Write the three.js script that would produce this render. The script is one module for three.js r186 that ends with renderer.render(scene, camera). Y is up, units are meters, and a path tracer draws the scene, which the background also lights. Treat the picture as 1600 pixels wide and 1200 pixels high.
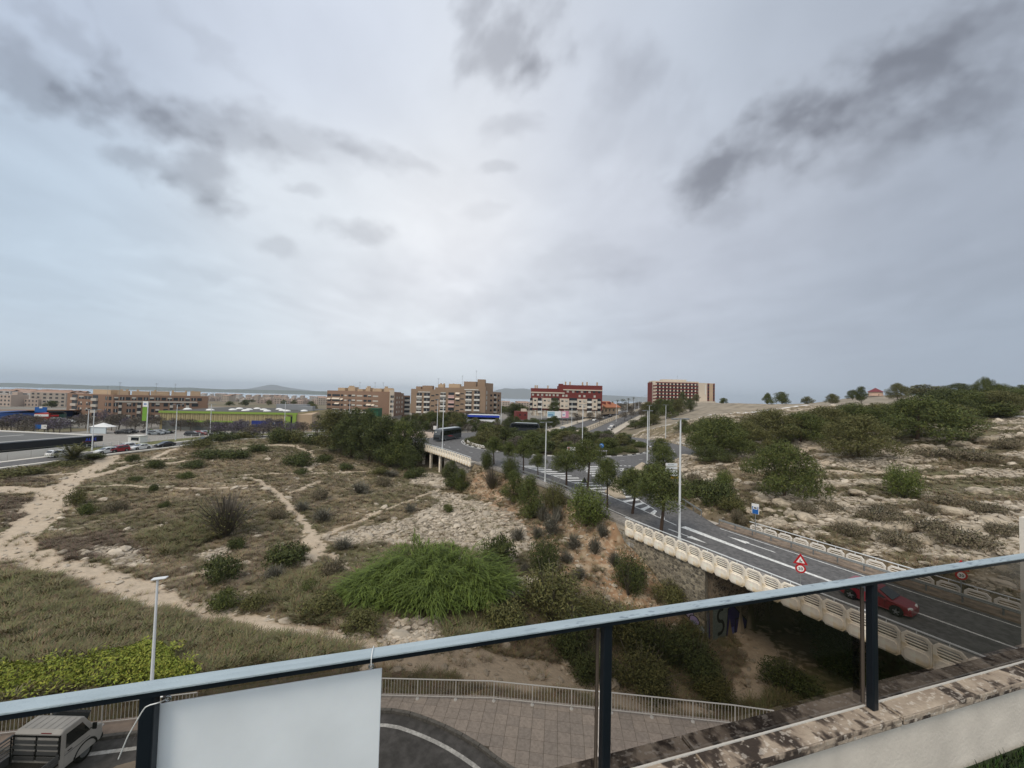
import * as THREE from 'three';
import { mergeGeometries, mergeVertices } from 'three/addons/utils/BufferGeometryUtils.js';
import { RoundedBoxGeometry } from 'three/addons/geometries/RoundedBoxGeometry.js';

// ---------- camera: ultra-wide lens, eye 24 m above the gully floor ----------
const EYE = 24;
const renderer = new THREE.WebGLRenderer({ antialias: true });
renderer.toneMapping = THREE.LinearToneMapping;
renderer.toneMappingExposure = 1.0;
renderer.shadowMap.enabled = true;
const scene = new THREE.Scene();
const camera = new THREE.PerspectiveCamera(90, 4 / 3, 0.1, 30000);
camera.position.set(0, EYE, 0);
camera.rotation.order = 'YXZ';
camera.rotation.set(THREE.MathUtils.degToRad(2.0), 0, THREE.MathUtils.degToRad(1.43));
camera.updateMatrixWorld(true);
camera.updateProjectionMatrix();

// ---------- small maths ----------
const { clamp, lerp, smoothstep } = THREE.MathUtils;
const V = (x, y, z) => new THREE.Vector3(x, y, z);
function rng(seed) { let s = seed | 0; return () => { s = (s + 0x6d2b79f5) | 0; let t = Math.imul(s ^ (s >>> 15), 1 | s); t = (t + Math.imul(t ^ (t >>> 7), 61 | t)) ^ t; return ((t ^ (t >>> 14)) >>> 0) / 4294967296; }; }
function hash2(ix, iy, s) { let h = Math.imul(ix, 374761393) + Math.imul(iy, 668265263) + Math.imul(s, 974634777); h = Math.imul(h ^ (h >>> 13), 1274126177); return ((h ^ (h >>> 16)) >>> 0) / 4294967296; }
function vnoise(x, y, s = 0, per = 0) {
  let ix = Math.floor(x), iy = Math.floor(y); const fx = x - ix, fy = y - iy, u = fx * fx * (3 - 2 * fx), v = fy * fy * (3 - 2 * fy);
  let jx = ix + 1, jy = iy + 1;
  if (per) { ix = ((ix % per) + per) % per; jx = ((jx % per) + per) % per; iy = ((iy % per) + per) % per; jy = ((jy % per) + per) % per; }
  const a = hash2(ix, iy, s), b = hash2(jx, iy, s), c = hash2(ix, jy, s), d = hash2(jx, jy, s);
  return a + (b - a) * u + (c - a) * v + (a - b - c + d) * u * v;
}
function fbm(x, y, oct = 4, s = 0, per = 0) { let a = 0.5, t = 0, n = 0; for (let i = 0; i < oct; i++) { t += a * vnoise(x, y, s + i * 17, per); n += a; a *= 0.5; x *= 2; y *= 2; per *= 2; } return t / n; }
const toLin = (c) => (c <= 0.04045 ? c / 12.92 : Math.pow((c + 0.055) / 1.055, 2.4));

// pixels of the photograph (1600 x 1200) to directions and points; F is the distance straight ahead, D the drop below the eye
const ndc = V();
function ray(px, py) { return ndc.set(px / 800 - 1, 1 - py / 600, 0.5).unproject(camera).sub(camera.position).normalize().clone(); }
function onD(px, py, D) { const d = ray(px, py), t = -D / d.y; return V(d.x * t, EYE - D, d.z * t); }
function atF(px, py, F) { const d = ray(px, py), t = F / -d.z; return V(d.x * t, EYE + d.y * t, -F); }

// ---------- sky: high broken overcast, brighter ahead where the sun stands behind it ----------
const SKY = [  // photo pixel, colour of the thin sheet there (sRGB)
  [40, 30, 180, 192, 213], [200, 60, 194, 205, 223], [420, 60, 206, 215, 231], [560, 110, 207, 215, 231], [620, 200, 224, 231, 241], [640, 300, 249, 251, 253], [720, 340, 249, 250, 253], [60, 250, 181, 199, 218], [150, 330, 192, 208, 224], [60, 400, 184, 203, 221], [250, 420, 208, 220, 232], [400, 350, 225, 232, 240], [480, 300, 232, 238, 244], [60, 520, 192, 210, 226], [300, 520, 210, 222, 232],
  [560, 470, 230, 234, 241], [650, 540, 230, 235, 240], [700, 440, 232, 233, 240], [800, 480, 212, 218, 228], [760, 250, 234, 238, 245], [900, 200, 216, 222, 233], [1000, 120, 206, 214, 228], [960, 330, 216, 221, 232], [1100, 60, 198, 208, 222], [1250, 60, 178, 188, 203], [1250, 210, 194, 200, 212], [1400, 60, 170, 179, 194], [1550, 150, 162, 171, 186], [1550, 300, 162, 171, 186], [1400, 400, 169, 178, 193],
  [1200, 420, 188, 195, 209], [1050, 450, 200, 206, 219], [1300, 520, 168, 177, 191], [1550, 520, 158, 169, 184], [1000, 560, 196, 204, 216], [1550, 590, 174, 187, 203], [60, 590, 228, 239, 248], [400, 590, 238, 246, 252], [700, 590, 236, 244, 250], [900, 595, 220, 230, 241], [1200, 595, 194, 205, 218],
].map(([x, y, r, g, b]) => [ray(x, y), toLin(r / 255), toLin(g / 255), toLin(b / 255)]);
// darker scud under the sheet: middle, half length, half breadth, slant and density of each shred
const SCUD = [[800, 55, 100, 80, -60, 0.34], [832, 112, 32, 40, -70, 0.30], [805, 205, 58, 24, -10, 0.17], [775, 265, 30, 12, 0, 0.14], [760, 330, 46, 12, 0, 0.08], [60, 120, 140, 52, 28, 0.30], [190, 160, 125, 46, 22, 0.36], [330, 190, 115, 34, 20, 0.24], [450, 212, 115, 30, 18, 0.17], [550, 232, 75, 26, 25, 0.17], [622, 245, 50, 16, 20, 0.13], [120, 55, 160, 22, 30, 0.15], [185, 90, 70, 18, 60, 0.14], [310, 60, 130, 18, 40, 0.09],
  [312, 265, 68, 42, 10, 0.32], [215, 250, 55, 24, 20, 0.26], [352, 325, 60, 24, 10, 0.24], [545, 358, 62, 22, 12, 0.22], [440, 385, 40, 18, 10, 0.15], [475, 298, 34, 12, 10, 0.15], [1480, 60, 260, 75, -22, 0.22], [1350, 150, 230, 60, -28, 0.29], [1200, 222, 150, 55, -35, 0.28], [1115, 275, 75, 40, -30, 0.26], [1130, 332, 66, 32, 0, 0.15], [1410, 205, 165, 52, -20, 0.20], [1520, 170, 150, 58, -20, 0.20], [1000, 200, 115, 100, -60, 0.10], [960, 110, 66, 60, -60, 0.11], [1005, 90, 55, 34, -60, 0.10], [940, 392, 115, 36, -5, 0.11], [930, 430, 75, 16, 0, 0.09], [760, 470, 130, 28, -10, 0.07], [1560, 420, 200, 60, -8, 0.06], [1300, 350, 200, 50, -20, 0.06], [880, 540, 200, 14, -4, 0.05], [230, 400, 160, 12, 8, -0.05], [330, 450, 190, 12, 6, -0.05], [700, 440, 90, 14, 12, -0.05], [150, 480, 160, 10, 5, -0.04], [660, 515, 140, 12, -4, -0.04]];
// overhead and behind the viewer, where the sun stands behind thin cloud, the sheet is as bright as at its brightest ahead
for (const [az, el, r, g, b] of [[0, 88, 238, 241, 247], [180, 60, 244, 246, 250], [180, 25, 240, 243, 248], [120, 45, 238, 241, 247], [240, 45, 238, 241, 247], [120, 8, 214, 222, 232], [180, 6, 220, 227, 236], [240, 8, 214, 222, 232], [90, 15, 200, 210, 224], [270, 25, 190, 198, 212], [0, 65, 216, 222, 233]]) { const a = az * Math.PI / 180, e = el * Math.PI / 180; SKY.push([V(-Math.sin(a) * Math.cos(e), Math.sin(e), -Math.cos(a) * Math.cos(e)), toLin(r / 255), toLin(g / 255), toLin(b / 255)]); }
{
  const W = 3072, H = 1536, data = new Float32Array(W * H * 4);
  const CR = V(), CU = V(), CF = V(); camera.matrixWorld.extractBasis(CR, CU, CF); CF.negate();
  // the smooth part of the sheet, on a coarse grid of directions
  const bw = 360, bh = 181, base = new Float32Array(bw * bh * 3);
  for (let j = 0; j < bh; j++) for (let i = 0; i < bw; i++) {
    const up = (j / (bh - 1) - 0.5) * Math.PI, a = (i / bw - 0.5) * 2 * Math.PI, x = Math.cos(a) * Math.cos(up), y = Math.sin(up), z = Math.sin(a) * Math.cos(up), c = [0, 0, 0]; let n = 0;
    for (const [d, cr, cg, cb] of SKY) { const dx = x - d.x, dy = y - d.y, dz = z - d.z, w = 1 / (0.0012 + Math.pow(dx * dx + dy * dy + dz * dz, 1.6)); c[0] += w * cr; c[1] += w * cg; c[2] += w * cb; n += w; }
    base.set(c.map((v) => v / n), (j * bw + i) * 3);
  }
  for (let j = 0; j < H; j++) {
    const up = ((j + 0.5) / H - 0.5) * Math.PI, y = Math.sin(up), cy = Math.cos(up), bj = (j + 0.5) / H * (bh - 1), j0 = Math.min(bh - 2, Math.floor(bj)), fj = bj - j0;
    for (let i = 0; i < W; i++) {
      const a = ((i + 0.5) / W - 0.5) * 2 * Math.PI, x = Math.cos(a) * cy, z = Math.sin(a) * cy, bi = (i + 0.5) / W * bw, i0 = Math.floor(bi) % bw, i1 = (i0 + 1) % bw, fi = bi - Math.floor(bi);
      const at = (k) => lerp(lerp(base[(j0 * bw + i0) * 3 + k], base[(j0 * bw + i1) * 3 + k], fi), lerp(base[((j0 + 1) * bw + i0) * 3 + k], base[((j0 + 1) * bw + i1) * 3 + k], fi), fj);
      let r = at(0), g = at(1), b = at(2);
      if (y > 0) {   // mottling of the sheet, seen in perspective as a plane overhead
        const k = 1 / (y + 0.12), u = x * k, v = z * k, fadeIn = smoothstep(y, 0.015, 0.22), wu = u + 0.5 * (fbm(u * 1.1 + 9, v * 0.9, 3, 41) - 0.5), wv = v + 0.6 * (fbm(u * 1.0, v * 0.9 + 4, 3, 47) - 0.5);
        let m = 1 + fadeIn * (0.16 * (fbm(wu * 1.5 + 3.3, wv * 1.2 + 1.7, 5, 11) - 0.5) + 0.16 * (fbm(wu * 5.2, wv * 3.6, 5, 23) - 0.5)), cover = 0;
        const fwd = x * CF.x + y * CF.y + z * CF.z;
        if (fwd > 0.2 && cover === 0) {
          const px = 800 + 600 * (x * CR.x + y * CR.y + z * CR.z) / fwd, py = 600 - 600 * (x * CU.x + y * CU.y + z * CU.z) / fwd;
          if (px < -250 || px > 1850 || py < -150 || py > 640) { /* no scud there */ } else {
          const jx = px + 46 * (fbm(px / 130, py / 130, 4, 201) - 0.5) + 30 * (fbm(px / 34, py / 34, 4, 203) - 0.5), jy = py + 40 * (fbm(px / 130 + 7, py / 130, 4, 205) - 0.5) + 26 * (fbm(px / 34, py / 34 + 5, 4, 207) - 0.5);
          for (const [cx, cy, rx, ry, deg, dk] of SCUD) {
            const dx = jx - cx, dy = jy - cy; if (Math.abs(dx) > 1.6 * rx + 60 || Math.abs(dy) > 1.6 * rx + 60) continue;
            const c = Math.cos(deg * 0.017453), s = Math.sin(deg * 0.017453), a_ = (dx * c + dy * s) / rx, b_ = (-dx * s + dy * c) / ry, q = Math.sqrt(a_ * a_ + b_ * b_); if (q > 1.6) continue;
            const n = fbm((px * c + py * s) / 62 + cx, (-px * s + py * c) / 34, 5, 211);
            cover += dk * smoothstep(1.35 - q + 1.5 * (n - 0.5), 0.1, 1.15);
          }
          }
        }
        cover = cover > 0.5 ? 0.5 + (cover - 0.5) * 0.3 : cover; m *= 1 - cover;
        const grey = (r + g + b) / 3, tg = 0.25 * clamp(cover, 0, 0.5); r = lerp(r, grey, tg) * m; g = lerp(g, grey, tg) * m; b = lerp(b, grey, tg) * Math.pow(m, 0.94);
      }
      const o = (j * W + i) * 4; data[o] = r; data[o + 1] = g; data[o + 2] = b; data[o + 3] = 1;
    }
  }
  const t = new THREE.DataTexture(data, W, H, THREE.RGBAFormat, THREE.FloatType);
  t.mapping = THREE.EquirectangularReflectionMapping; t.magFilter = THREE.LinearFilter; t.needsUpdate = true;
  scene.background = t; scene.environment = t;
}
// ---------- the sun, diffused by the cloud ----------
const sun = new THREE.DirectionalLight(0xfff3e2, 1.5);
{
  const d = V(-0.42, 0.80, 0.52).normalize();   // high behind the viewer: the faces towards us are the lit ones
  sun.position.copy(d).multiplyScalar(300); sun.target.position.set(0, 0, 0); sun.castShadow = true; sun.shadow.radius = 34; sun.shadow.mapSize.set(4096, 4096);
  Object.assign(sun.shadow.camera, { left: -150, right: 150, top: 150, bottom: -150, near: 1, far: 800 });
  scene.add(sun, sun.target);
}

// ---------- bookkeeping ----------
const taken = new Map();
function numbered(name) { const n = taken.get(name) ?? 0; taken.set(name, n + 1); return n ? name + '_' + String(n).padStart(3, '0') : name; }
function tag(o, label, category, group, kind) { o.userData = { ...o.userData }; if (label) o.userData.label = label; if (category) o.userData.category = category; if (group) o.userData.group = group; if (kind) o.userData.kind = kind; return o; }
function thing(name, label, category, group, at) { const o = new THREE.Group(); o.name = numbered(name); scene.add(o); if (at) o.position.copy(at); return tag(o, label, category, group); }
function copyOf(src, label, group) { const o = src.clone(); o.name = numbered(src.name.replace(/_\d{3}$/, '')); o.userData = { ...src.userData }; if (label) o.userData.label = label; if (group) o.userData.group = group; scene.add(o); return o; }
function mesh(name, geo, mat, parent) { const m = new THREE.Mesh(geo, mat); m.name = parent ? name : numbered(name); m.castShadow = m.receiveShadow = true; (parent ?? scene).add(m); return m; }
function structure(name, geo, mat, label) { const m = mesh(name, geo, mat); m.userData.kind = 'structure'; if (label) m.userData.label = label; return m; }

// ---------- geometry kit ----------
const M4 = new THREE.Matrix4(), Q = new THREE.Quaternion(), EU = new THREE.Euler(), ONE = V(1, 1, 1);
function planarUV(g) {   // texture coordinates in metres, laid on each face from the axis it faces
  const p = g.attributes.position, n = g.attributes.normal, uv = new Float32Array(p.count * 2);
  for (let i = 0; i < p.count; i++) {
    const ax = Math.abs(n.getX(i)), ay = Math.abs(n.getY(i)), az = Math.abs(n.getZ(i));
    if (ay > ax && ay > az) { uv[2 * i] = p.getX(i); uv[2 * i + 1] = p.getZ(i); } else if (ax > az) { uv[2 * i] = p.getZ(i); uv[2 * i + 1] = p.getY(i); } else { uv[2 * i] = p.getX(i); uv[2 * i + 1] = p.getY(i); }
  }
  g.setAttribute('uv', new THREE.BufferAttribute(uv, 2)); return g;
}
class Kit {
  constructor() { this.l = []; }
  add(g, m) { let q = g.index ? g.toNonIndexed() : g.clone(); for (const k of Object.keys(q.attributes)) if (!['position', 'normal'].includes(k)) q.deleteAttribute(k); if (m) q.applyMatrix4(m); this.l.push(q); return this; }
  box(x, y, z, w, h, d, ry = 0, rx = 0, rz = 0) { return this.add(new THREE.BoxGeometry(w, h, d), M4.compose(V(x, y, z), Q.setFromEuler(EU.set(rx, ry, rz)), ONE)); }
  rbox(x, y, z, w, h, d, r = 0.03, ry = 0, rx = 0, rz = 0) { return this.add(new RoundedBoxGeometry(w, h, d, 2, r), M4.compose(V(x, y, z), Q.setFromEuler(EU.set(rx, ry, rz)), ONE)); }
  tube(a, b, r0, r1 = r0, n = 8) { const d = b.clone().sub(a), L = d.length(); return this.add(new THREE.CylinderGeometry(r1, r0, L, n, 1), M4.compose(a.clone().addScaledVector(d, 0.5), Q.setFromUnitVectors(V(0, 1, 0), d.normalize()), ONE)); }
  path(pts, r, n = 6, seg = 0) { return this.add(new THREE.TubeGeometry(new THREE.CatmullRomCurve3(pts, false, 'catmullrom', 0.1), seg || pts.length * 3, r, n, false)); }
  geo() { const g = this.l.length === 1 ? this.l[0] : mergeGeometries(this.l); return planarUV(g); }
  to(name, mat, parent) { return mesh(name, this.geo(), mat, parent); }
}
const kit = () => new Kit();
const shapeOf = (pts) => { const s = new THREE.Shape(); pts.forEach(([x, y], i) => (i ? s.lineTo(x, y) : s.moveTo(x, y))); return s; };
const boxGeo = (w, h, d) => planarUV(new THREE.BoxGeometry(w, h, d));

// ---------- computed textures ----------
function dataTex(w, h, fn, srgb = true) {
  const a = new Uint8Array(w * h * 4);
  for (let j = 0; j < h; j++) for (let i = 0; i < w; i++) { const c = fn(i / w, j / h, i, j), o = (j * w + i) * 4; a[o] = clamp(c[0], 0, 1) * 255; a[o + 1] = clamp(c[1], 0, 1) * 255; a[o + 2] = clamp(c[2], 0, 1) * 255; a[o + 3] = 255; }
  const t = new THREE.DataTexture(a, w, h); t.magFilter = THREE.LinearFilter; t.minFilter = THREE.LinearMipmapLinearFilter; t.wrapS = t.wrapT = THREE.RepeatWrapping; if (srgb) t.colorSpace = THREE.SRGBColorSpace; t.needsUpdate = true; return t;
}
const grain = (r, g, b, amt, freq, size, metres, seed, extra) => { const t = dataTex(size, size, (u, v) => { let k = 1 + amt * (fbm(u * freq, v * freq, 5, seed, freq) - 0.5) * 2; if (extra) k *= extra(u, v); return [r * k, g * k, b * k]; }); t.repeat.set(1 / metres, 1 / metres); return t; };
const bumpTex = (freq, size, metres, seed, fn) => { const t = dataTex(size, size, (u, v) => { const k = fn ? fn(u, v) : fbm(u * freq, v * freq, 5, seed, freq); return [k, k, k]; }, false); t.repeat.set(1 / metres, 1 / metres); return t; };
const std = (color, roughness = 0.8, more = {}) => new THREE.MeshStandardMaterial({ color, roughness, ...more });
const T = {
  asphalt: grain(0.385, 0.38, 0.375, 0.26, 24, 512, 6, 3), asphaltBump: bumpTex(96, 512, 3, 4),
  concrete: grain(0.72, 0.69, 0.64, 0.16, 8, 512, 3, 7), concreteBump: bumpTex(32, 256, 1, 8),
  paint: grain(0.86, 0.86, 0.84, 0.22, 16, 256, 2, 9),
  white: grain(0.86, 0.85, 0.82, 0.10, 6, 256, 2.5, 13),
};
const M = {
  asphalt: std(0xffffff, 0.92, { map: T.asphalt, bumpMap: T.asphaltBump, bumpScale: 0.006 }),
  kerb: std(0xffffff, 0.9, { map: T.concrete, bumpMap: T.concreteBump, bumpScale: 0.006 }),
  paint: std(0xffffff, 0.75, { map: T.paint }),
  pole: std(0xd9dcdc, 0.45), metal: std(0x8b9092, 0.45, { metalness: 0.6 }), galv: std(0x9a9d9b, 0.5, { metalness: 0.45 }), dark: std(0x16181a, 0.6), black: std(0x08090a, 0.55), rubber: std(0x121212, 0.9),
  glassDark: new THREE.MeshPhysicalMaterial({ color: 0x10151a, roughness: 0.08, metalness: 0, clearcoat: 1, clearcoatRoughness: 0.05 }),
  chrome: std(0xb9bdc0, 0.25, { metalness: 0.9 }), lampGlass: std(0xe6e6df, 0.2), tail: std(0x8e1616, 0.3), plate: std(0xe8e8e4, 0.5), signBlue: std(0x1b5fa8, 0.45), white: std(0xe4e4e0, 0.6), signRed: std(0xb5161c, 0.45), signBack: std(0x9fa3a4, 0.5, { metalness: 0.4 }),
  trunk: std(0x4a3b30, 0.95), trunkGrey: std(0x6b6258, 0.95),
};
// ---------- lie of the land: D(x, F), drop below the eye ----------
const PTS = [  // x, F, D read from the photograph
  [-45, 18, 17.2], [-24, 22, 17.6], [-18, 22, 17.7], [-7, 24, 18.2], [0, 24.5, 18.9], [8, 23, 20], [13, 23, 21.2], [20, 15, 22.8], [28, 5, 23], [10, 30, 22.3], [12, 34, 22.4], [19, 37, 23], [26, 25, 23], [33, 10, 23],
  [6, 36, 21.5], [4.5, 38.4, 20.4], [10.8, 40, 20.6], [15.2, 38.5, 22.2], [17.5, 34, 23], [21, 30, 23.1], [5.9, 44, 19], [11.4, 48.7, 17.4], [13, 48, 16.2], [15.2, 44, 17.8], [16.8, 41, 20.4], [0, 53, 18.6], [2.7, 59, 17.9], [-6.4, 77, 18], [-3, 70, 17.8], [-16.7, 91, 19.3], [-24, 98, 19.3], [-13, 84, 18.8],
  [-36, 98, 18.3], [-52, 111, 17], [-72, 117, 15.6], [-83, 106, 16.2], [-85, 92, 16.7], [-81, 75, 17], [-95, 72, 16.6], [-69, 52, 17.3], [-54, 40, 18], [-35, 32, 17.9], [-34, 26, 17.4], [-26, 31, 18.2], [-18, 30, 18.4], [-10.6, 29, 18.8], [-5.4, 32, 19.4],
  [-46, 56, 17.7], [-34, 58, 18.2], [-22, 68, 18.6], [-18, 44, 18.8], [-10, 40, 19], [-60, 80, 17.0], [-45, 85, 17.4], [-110, 90, 16.3], [-120, 60, 16.4], [-100, 40, 17], [-80, 25, 17], [-130, 120, 16.2], [-100, 125, 15.9], [-50, 130, 16], [-30, 120, 17.5],
];
const TPS = (() => {
  const n = PTS.length, N = n + 3, A = Array.from({ length: N }, () => new Float64Array(N + 1)), U = (r2) => (r2 > 1e-9 ? 0.5 * r2 * Math.log(r2) : 0), S = 0.02;
  for (let i = 0; i < n; i++) {
    for (let j = 0; j < n; j++) A[i][j] = U(((PTS[i][0] - PTS[j][0]) ** 2 + (PTS[i][1] - PTS[j][1]) ** 2) * S * S) + (i === j ? 0.01 : 0);
    A[i][n] = A[n][i] = 1; A[i][n + 1] = A[n + 1][i] = PTS[i][0] * S; A[i][n + 2] = A[n + 2][i] = PTS[i][1] * S; A[i][N] = PTS[i][2];
  }
  for (let c = 0; c < N; c++) {
    let p = c; for (let r = c + 1; r < N; r++) if (Math.abs(A[r][c]) > Math.abs(A[p][c])) p = r;
    [A[c], A[p]] = [A[p], A[c]];
    for (let r = 0; r < N; r++) if (r !== c) { const f = A[r][c] / A[c][c]; if (f) for (let k = c; k <= N; k++) A[r][k] -= f * A[c][k]; }
  }
  const w = A.map((row, i) => row[N] / row[i]);
  return (x, F) => { let s = w[n] + w[n + 1] * x * S + w[n + 2] * F * S; for (let i = 0; i < n; i++) { const dx = (x - PTS[i][0]) * S, dF = (F - PTS[i][1]) * S; s += w[i] * U(dx * dx + dF * dF); } return s; };
})();

// the upper road: near parapet line runs from N0 towards DIR, NRM points across the deck
const N0 = [13.96, 46.5], DIR = [0.477, -0.879], NRM = [0.879, 0.477], DECK = 12.6;
const br = (t, p) => [N0[0] + DIR[0] * t + NRM[0] * p, N0[1] + DIR[1] * t + NRM[1] * p];
const roadD = (F) => (F < 47 ? 15 : F < 82 ? lerp(15, 13.95, (F - 47) / 35) : 13.95);
const RC = [14, 122], RIN = 28.7, ROUT = 40.5;
const ring = (deg, r) => [RC[0] + r * Math.cos(deg * Math.PI / 180), RC[1] + r * Math.sin(deg * Math.PI / 180)];
const EDGE = [br(-1.3, 0), [10.4, 54], [7.0, 61.5], [3.9, 66.5], [0.5, 71], [-3.2, 75.6], [-8.3, 82]];   // outer edge of the pavement from the bridge to the viaduct
const VIA = [[-8.3, 82], [-11.7, 87.7], [-14.6, 92.2], [-17.7, 96.6], [-21.6, 102], [-26, 107.4], [-33, 115]];  // outer edge of the viaduct
const RIGHT = [br(4.5, 10.4), [24.9, 55.3], [24.2, 66], [24.2, 75], [26.5, 82]];
const cutAt = (line, F) => { for (let i = 0; i + 1 < line.length; i++) { const [a, b] = [line[i], line[i + 1]]; if ((a[1] - F) * (b[1] - F) <= 0) return [lerp(a[0], b[0], (F - a[1]) / (b[1] - a[1] || 1)), F]; } return line.at(-1); };
function polyDist(poly, x, y) {   // negative inside
  let d = 1e9, inside = false;
  for (let i = 0, j = poly.length - 1; i < poly.length; j = i++) {
    const [ax, ay] = poly[j], [bx, by] = poly[i], ex = bx - ax, ey = by - ay, t = clamp(((x - ax) * ex + (y - ay) * ey) / (ex * ex + ey * ey || 1), 0, 1), px = x - ax - t * ex, py = y - ay - t * ey;
    d = Math.min(d, px * px + py * py);
    if ((by > y) !== (ay > y) && x < ((ax - bx) * (y - by)) / (ay - by) + bx) inside = !inside;
  }
  return (inside ? -1 : 1) * Math.sqrt(d);
}
function lineDist(line, x, y) {   // [distance, D there]
  let best = 1e9, D = 0;
  for (let i = 0; i + 1 < line.length; i++) {
    const [ax, ay, ad] = line[i], [bx, by, bd] = line[i + 1], ex = bx - ax, ey = by - ay, t = clamp(((x - ax) * ex + (y - ay) * ey) / (ex * ex + ey * ey || 1), 0, 1), d = Math.hypot(x - ax - t * ex, y - ay - t * ey);
    if (d < best) { best = d; D = lerp(ad, bd, t); }
  }
  return [best, D];
}
const RAMP = [...EDGE, ...[[-2, 90], [2, 94], [14, 92], [34, 86]], ...[...RIGHT].reverse(), br(8.8, 12.2), br(8.8, 1.4), br(-0.8, 1.4)];
const SIDE_ROAD = [[-110, 40, 16.3], [-104, 62, 16.2], [-101.3, 78, 16.1], [-99.5, 92.5, 16], [-96.5, 108, 16], [-95, 118, 15.9], [-90, 128, 15.8], [-78, 136, 15.6], [-60, 139, 15], [-44, 129.5, 14.2]];
const AVENUE = [[26, 156, 13.97], [33, 172, 13.8], [48, 205, 12.6], [72, 255, 10.6], [110, 330, 7.7], [150, 412, 4.4], [205, 520, 0.5]];
const RAIL = [[-48, 14], [-36, 15.8], [-23.6, 17.9], [-18.1, 18.9], [-12, 20.2], [-6.9, 20.8], [-0.7, 20.8], [5.5, 20.2], [11.3, 19.6], [17, 18.6]];
const STREET = [[-60, -30], ...[[-60, 12]], ...RAIL, [20, 14], [24, -30]];
const UNDER = [br(10.2, -1), br(60, -1), br(60, 13.3), br(10.2, 13.3)];
const PLAT = [[-150, 76], [-128, 60], [-112, 70], [-107, 92], [-104, 130], [-60, 150], [-40, 190], [-260, 260], [-300, 150]];

function baseD(x, F) {
  const s = (x - 27.4) * 0.9 + (F - 48.5) * 0.43;   // metres beyond the far parapet
  const hill = s < 125 ? 14.6 - 0.112 * s - 0.5 * Math.sin(s * 0.11) : 0.6 - Math.min(s - 125, 260) * 0.040 * smoothstep(x / (F + 1), 0.72, 0.95) ;
  const bump = 0.55 * (fbm(x * 0.07, F * 0.07, 3, 71) - 0.5) * 2;
  const city = 15.4 + Math.max(0, F - 260) * 0.0118 + clamp((-x - 40) / 80, 0, 1) * 0.8 - clamp((x + 20) / 60, 0, 1) * clamp((F - 160) / 120, 0, 1) * 4;
  const axis = F < 60 ? 6.3 : 0, far = smoothstep(F, 112, 140);
  let left = lerp(TPS(x, clamp(F, -20, 150)), Math.min(city, 60), clamp(far + smoothstep(-x, 125, 160), 0, 1)) + bump * (1 - far) * 0.5;
  const side = F < 60 ? (x - N0[0]) * NRM[0] + (F - N0[1]) * NRM[1] - 12.7 : F < 160 ? x - lerp(20, 46, (F - 60) / 100) : (() => { const q = AVENUE, t = lineDist(q, x, F); let near = q[0]; for (const p of q) if (Math.abs(p[1] - F) < Math.abs(near[1] - F)) near = p; return x - near[0] - (F > 520 ? 20 : 0); })();
  const w = smoothstep(side, -0.5, F < 60 ? 1.2 : 16);
  let D = lerp(left, Math.max(-16, hill) + bump * 1.2, w);
  if (F > 600) D = lerp(D, Math.min(city + 6, 60), smoothstep(F, 600, 1300) * (1 - smoothstep(x / F, 0.55, 0.9)));
  return D;
}
function groundD(x, F) {
  let D = baseD(x, F);
  const fit = (d, R, up, down, give = 0.3) => { if (d < 60) { const k = Math.max(0, d); D = clamp(D, R + give - up * k, R + give + down * k); } };
  const inDeck = F < 45 && polyDist(UNDER, x, F) < 0;
  if (F < 60 && F > -30 && x > 10) { const u = polyDist(UNDER, x, F); if (u < 0.4) D = Math.max(D, 22.9); }
  if (F > 36 && F < 130 && x > -40 && x < 70) { const d = polyDist(RAMP, x, F), t = (x - N0[0]) * DIR[0] + (F - N0[1]) * DIR[1], p = (x - N0[0]) * NRM[0] + (F - N0[1]) * NRM[1]; if (!inDeck) fit(d, roadD(F), 0.5, t > -1.2 && t < 14 && p < 1.5 || F > 79.5 && x < -5 ? 9 : 0.66); }
  if (F > 60 && F < 200 && x > -60 && x < 90) {
    const r = Math.hypot(x - RC[0], F - RC[1]), ang = Math.atan2(F - RC[1], x - RC[0]) * 180 / Math.PI;
    const via = x < 0 && ang < -95 && ang > -178 || ang > 176;   // the part that stands on columns
    fit(r - (via ? 28.0 : 40), 13.95, 0.5, via ? 1.4 : 0.6, r < 27 ? 0.0 : 0.3);
  }
  if (F < 260 && x < -20) { const [d, R] = lineDist(SIDE_ROAD, x, F); fit(d - 4.5, R, 0.35, 0.4, 0.25); if (F > 40) fit(polyDist(PLAT, x, F), 16.1, 0.3, 0.3, 0.12); }
  if (F > 140 && F < 560 && x > 0) { const [d, R] = lineDist(AVENUE, x, F); fit(d - 17, R, 0.28, 0.35); }
  if (F < 50 && x < 40) { const d = polyDist(STREET, x, F); if (!(x > 14 && d > 0)) fit(d, 16, 1.3, 1.15, d < 0 ? 0.3 : 0.25); }
  return D;
}
const rough = (x, F) => {   // small relief: hummocks and ledges, kept off the roads
  const d = Math.min(polyDist(RAMP, x, F), polyDist(STREET, x, F) * 1.2, F < 140 && x < -60 ? lineDist(SIDE_ROAD, x, F)[0] - 4.2 : 99);
  const k = smoothstep(d, 0.3, 4) * (F < 300 ? 1 : 0);
  if (k <= 0) return 0;
  const right = smoothstep((x - 27.4) * 0.9 + (F - 48.5) * 0.43, 2, 8);
  const n = fbm(x * 0.55, F * 0.55, 3, 81) - 0.5, led = fbm(x * 0.10 + 3, F * 0.32, 4, 83), st = led * 7, step = (Math.floor(st) + smoothstep(st % 1, 0.35, 0.65)) / 7 - led;
  return k * (0.22 * n + right * (step * 3.2 + 0.30 * (fbm(x * 0.9, F * 1.3, 2, 87) - 0.5)) + (1 - right) * step * 0.9);
};
const gridCache = new Map();
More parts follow.
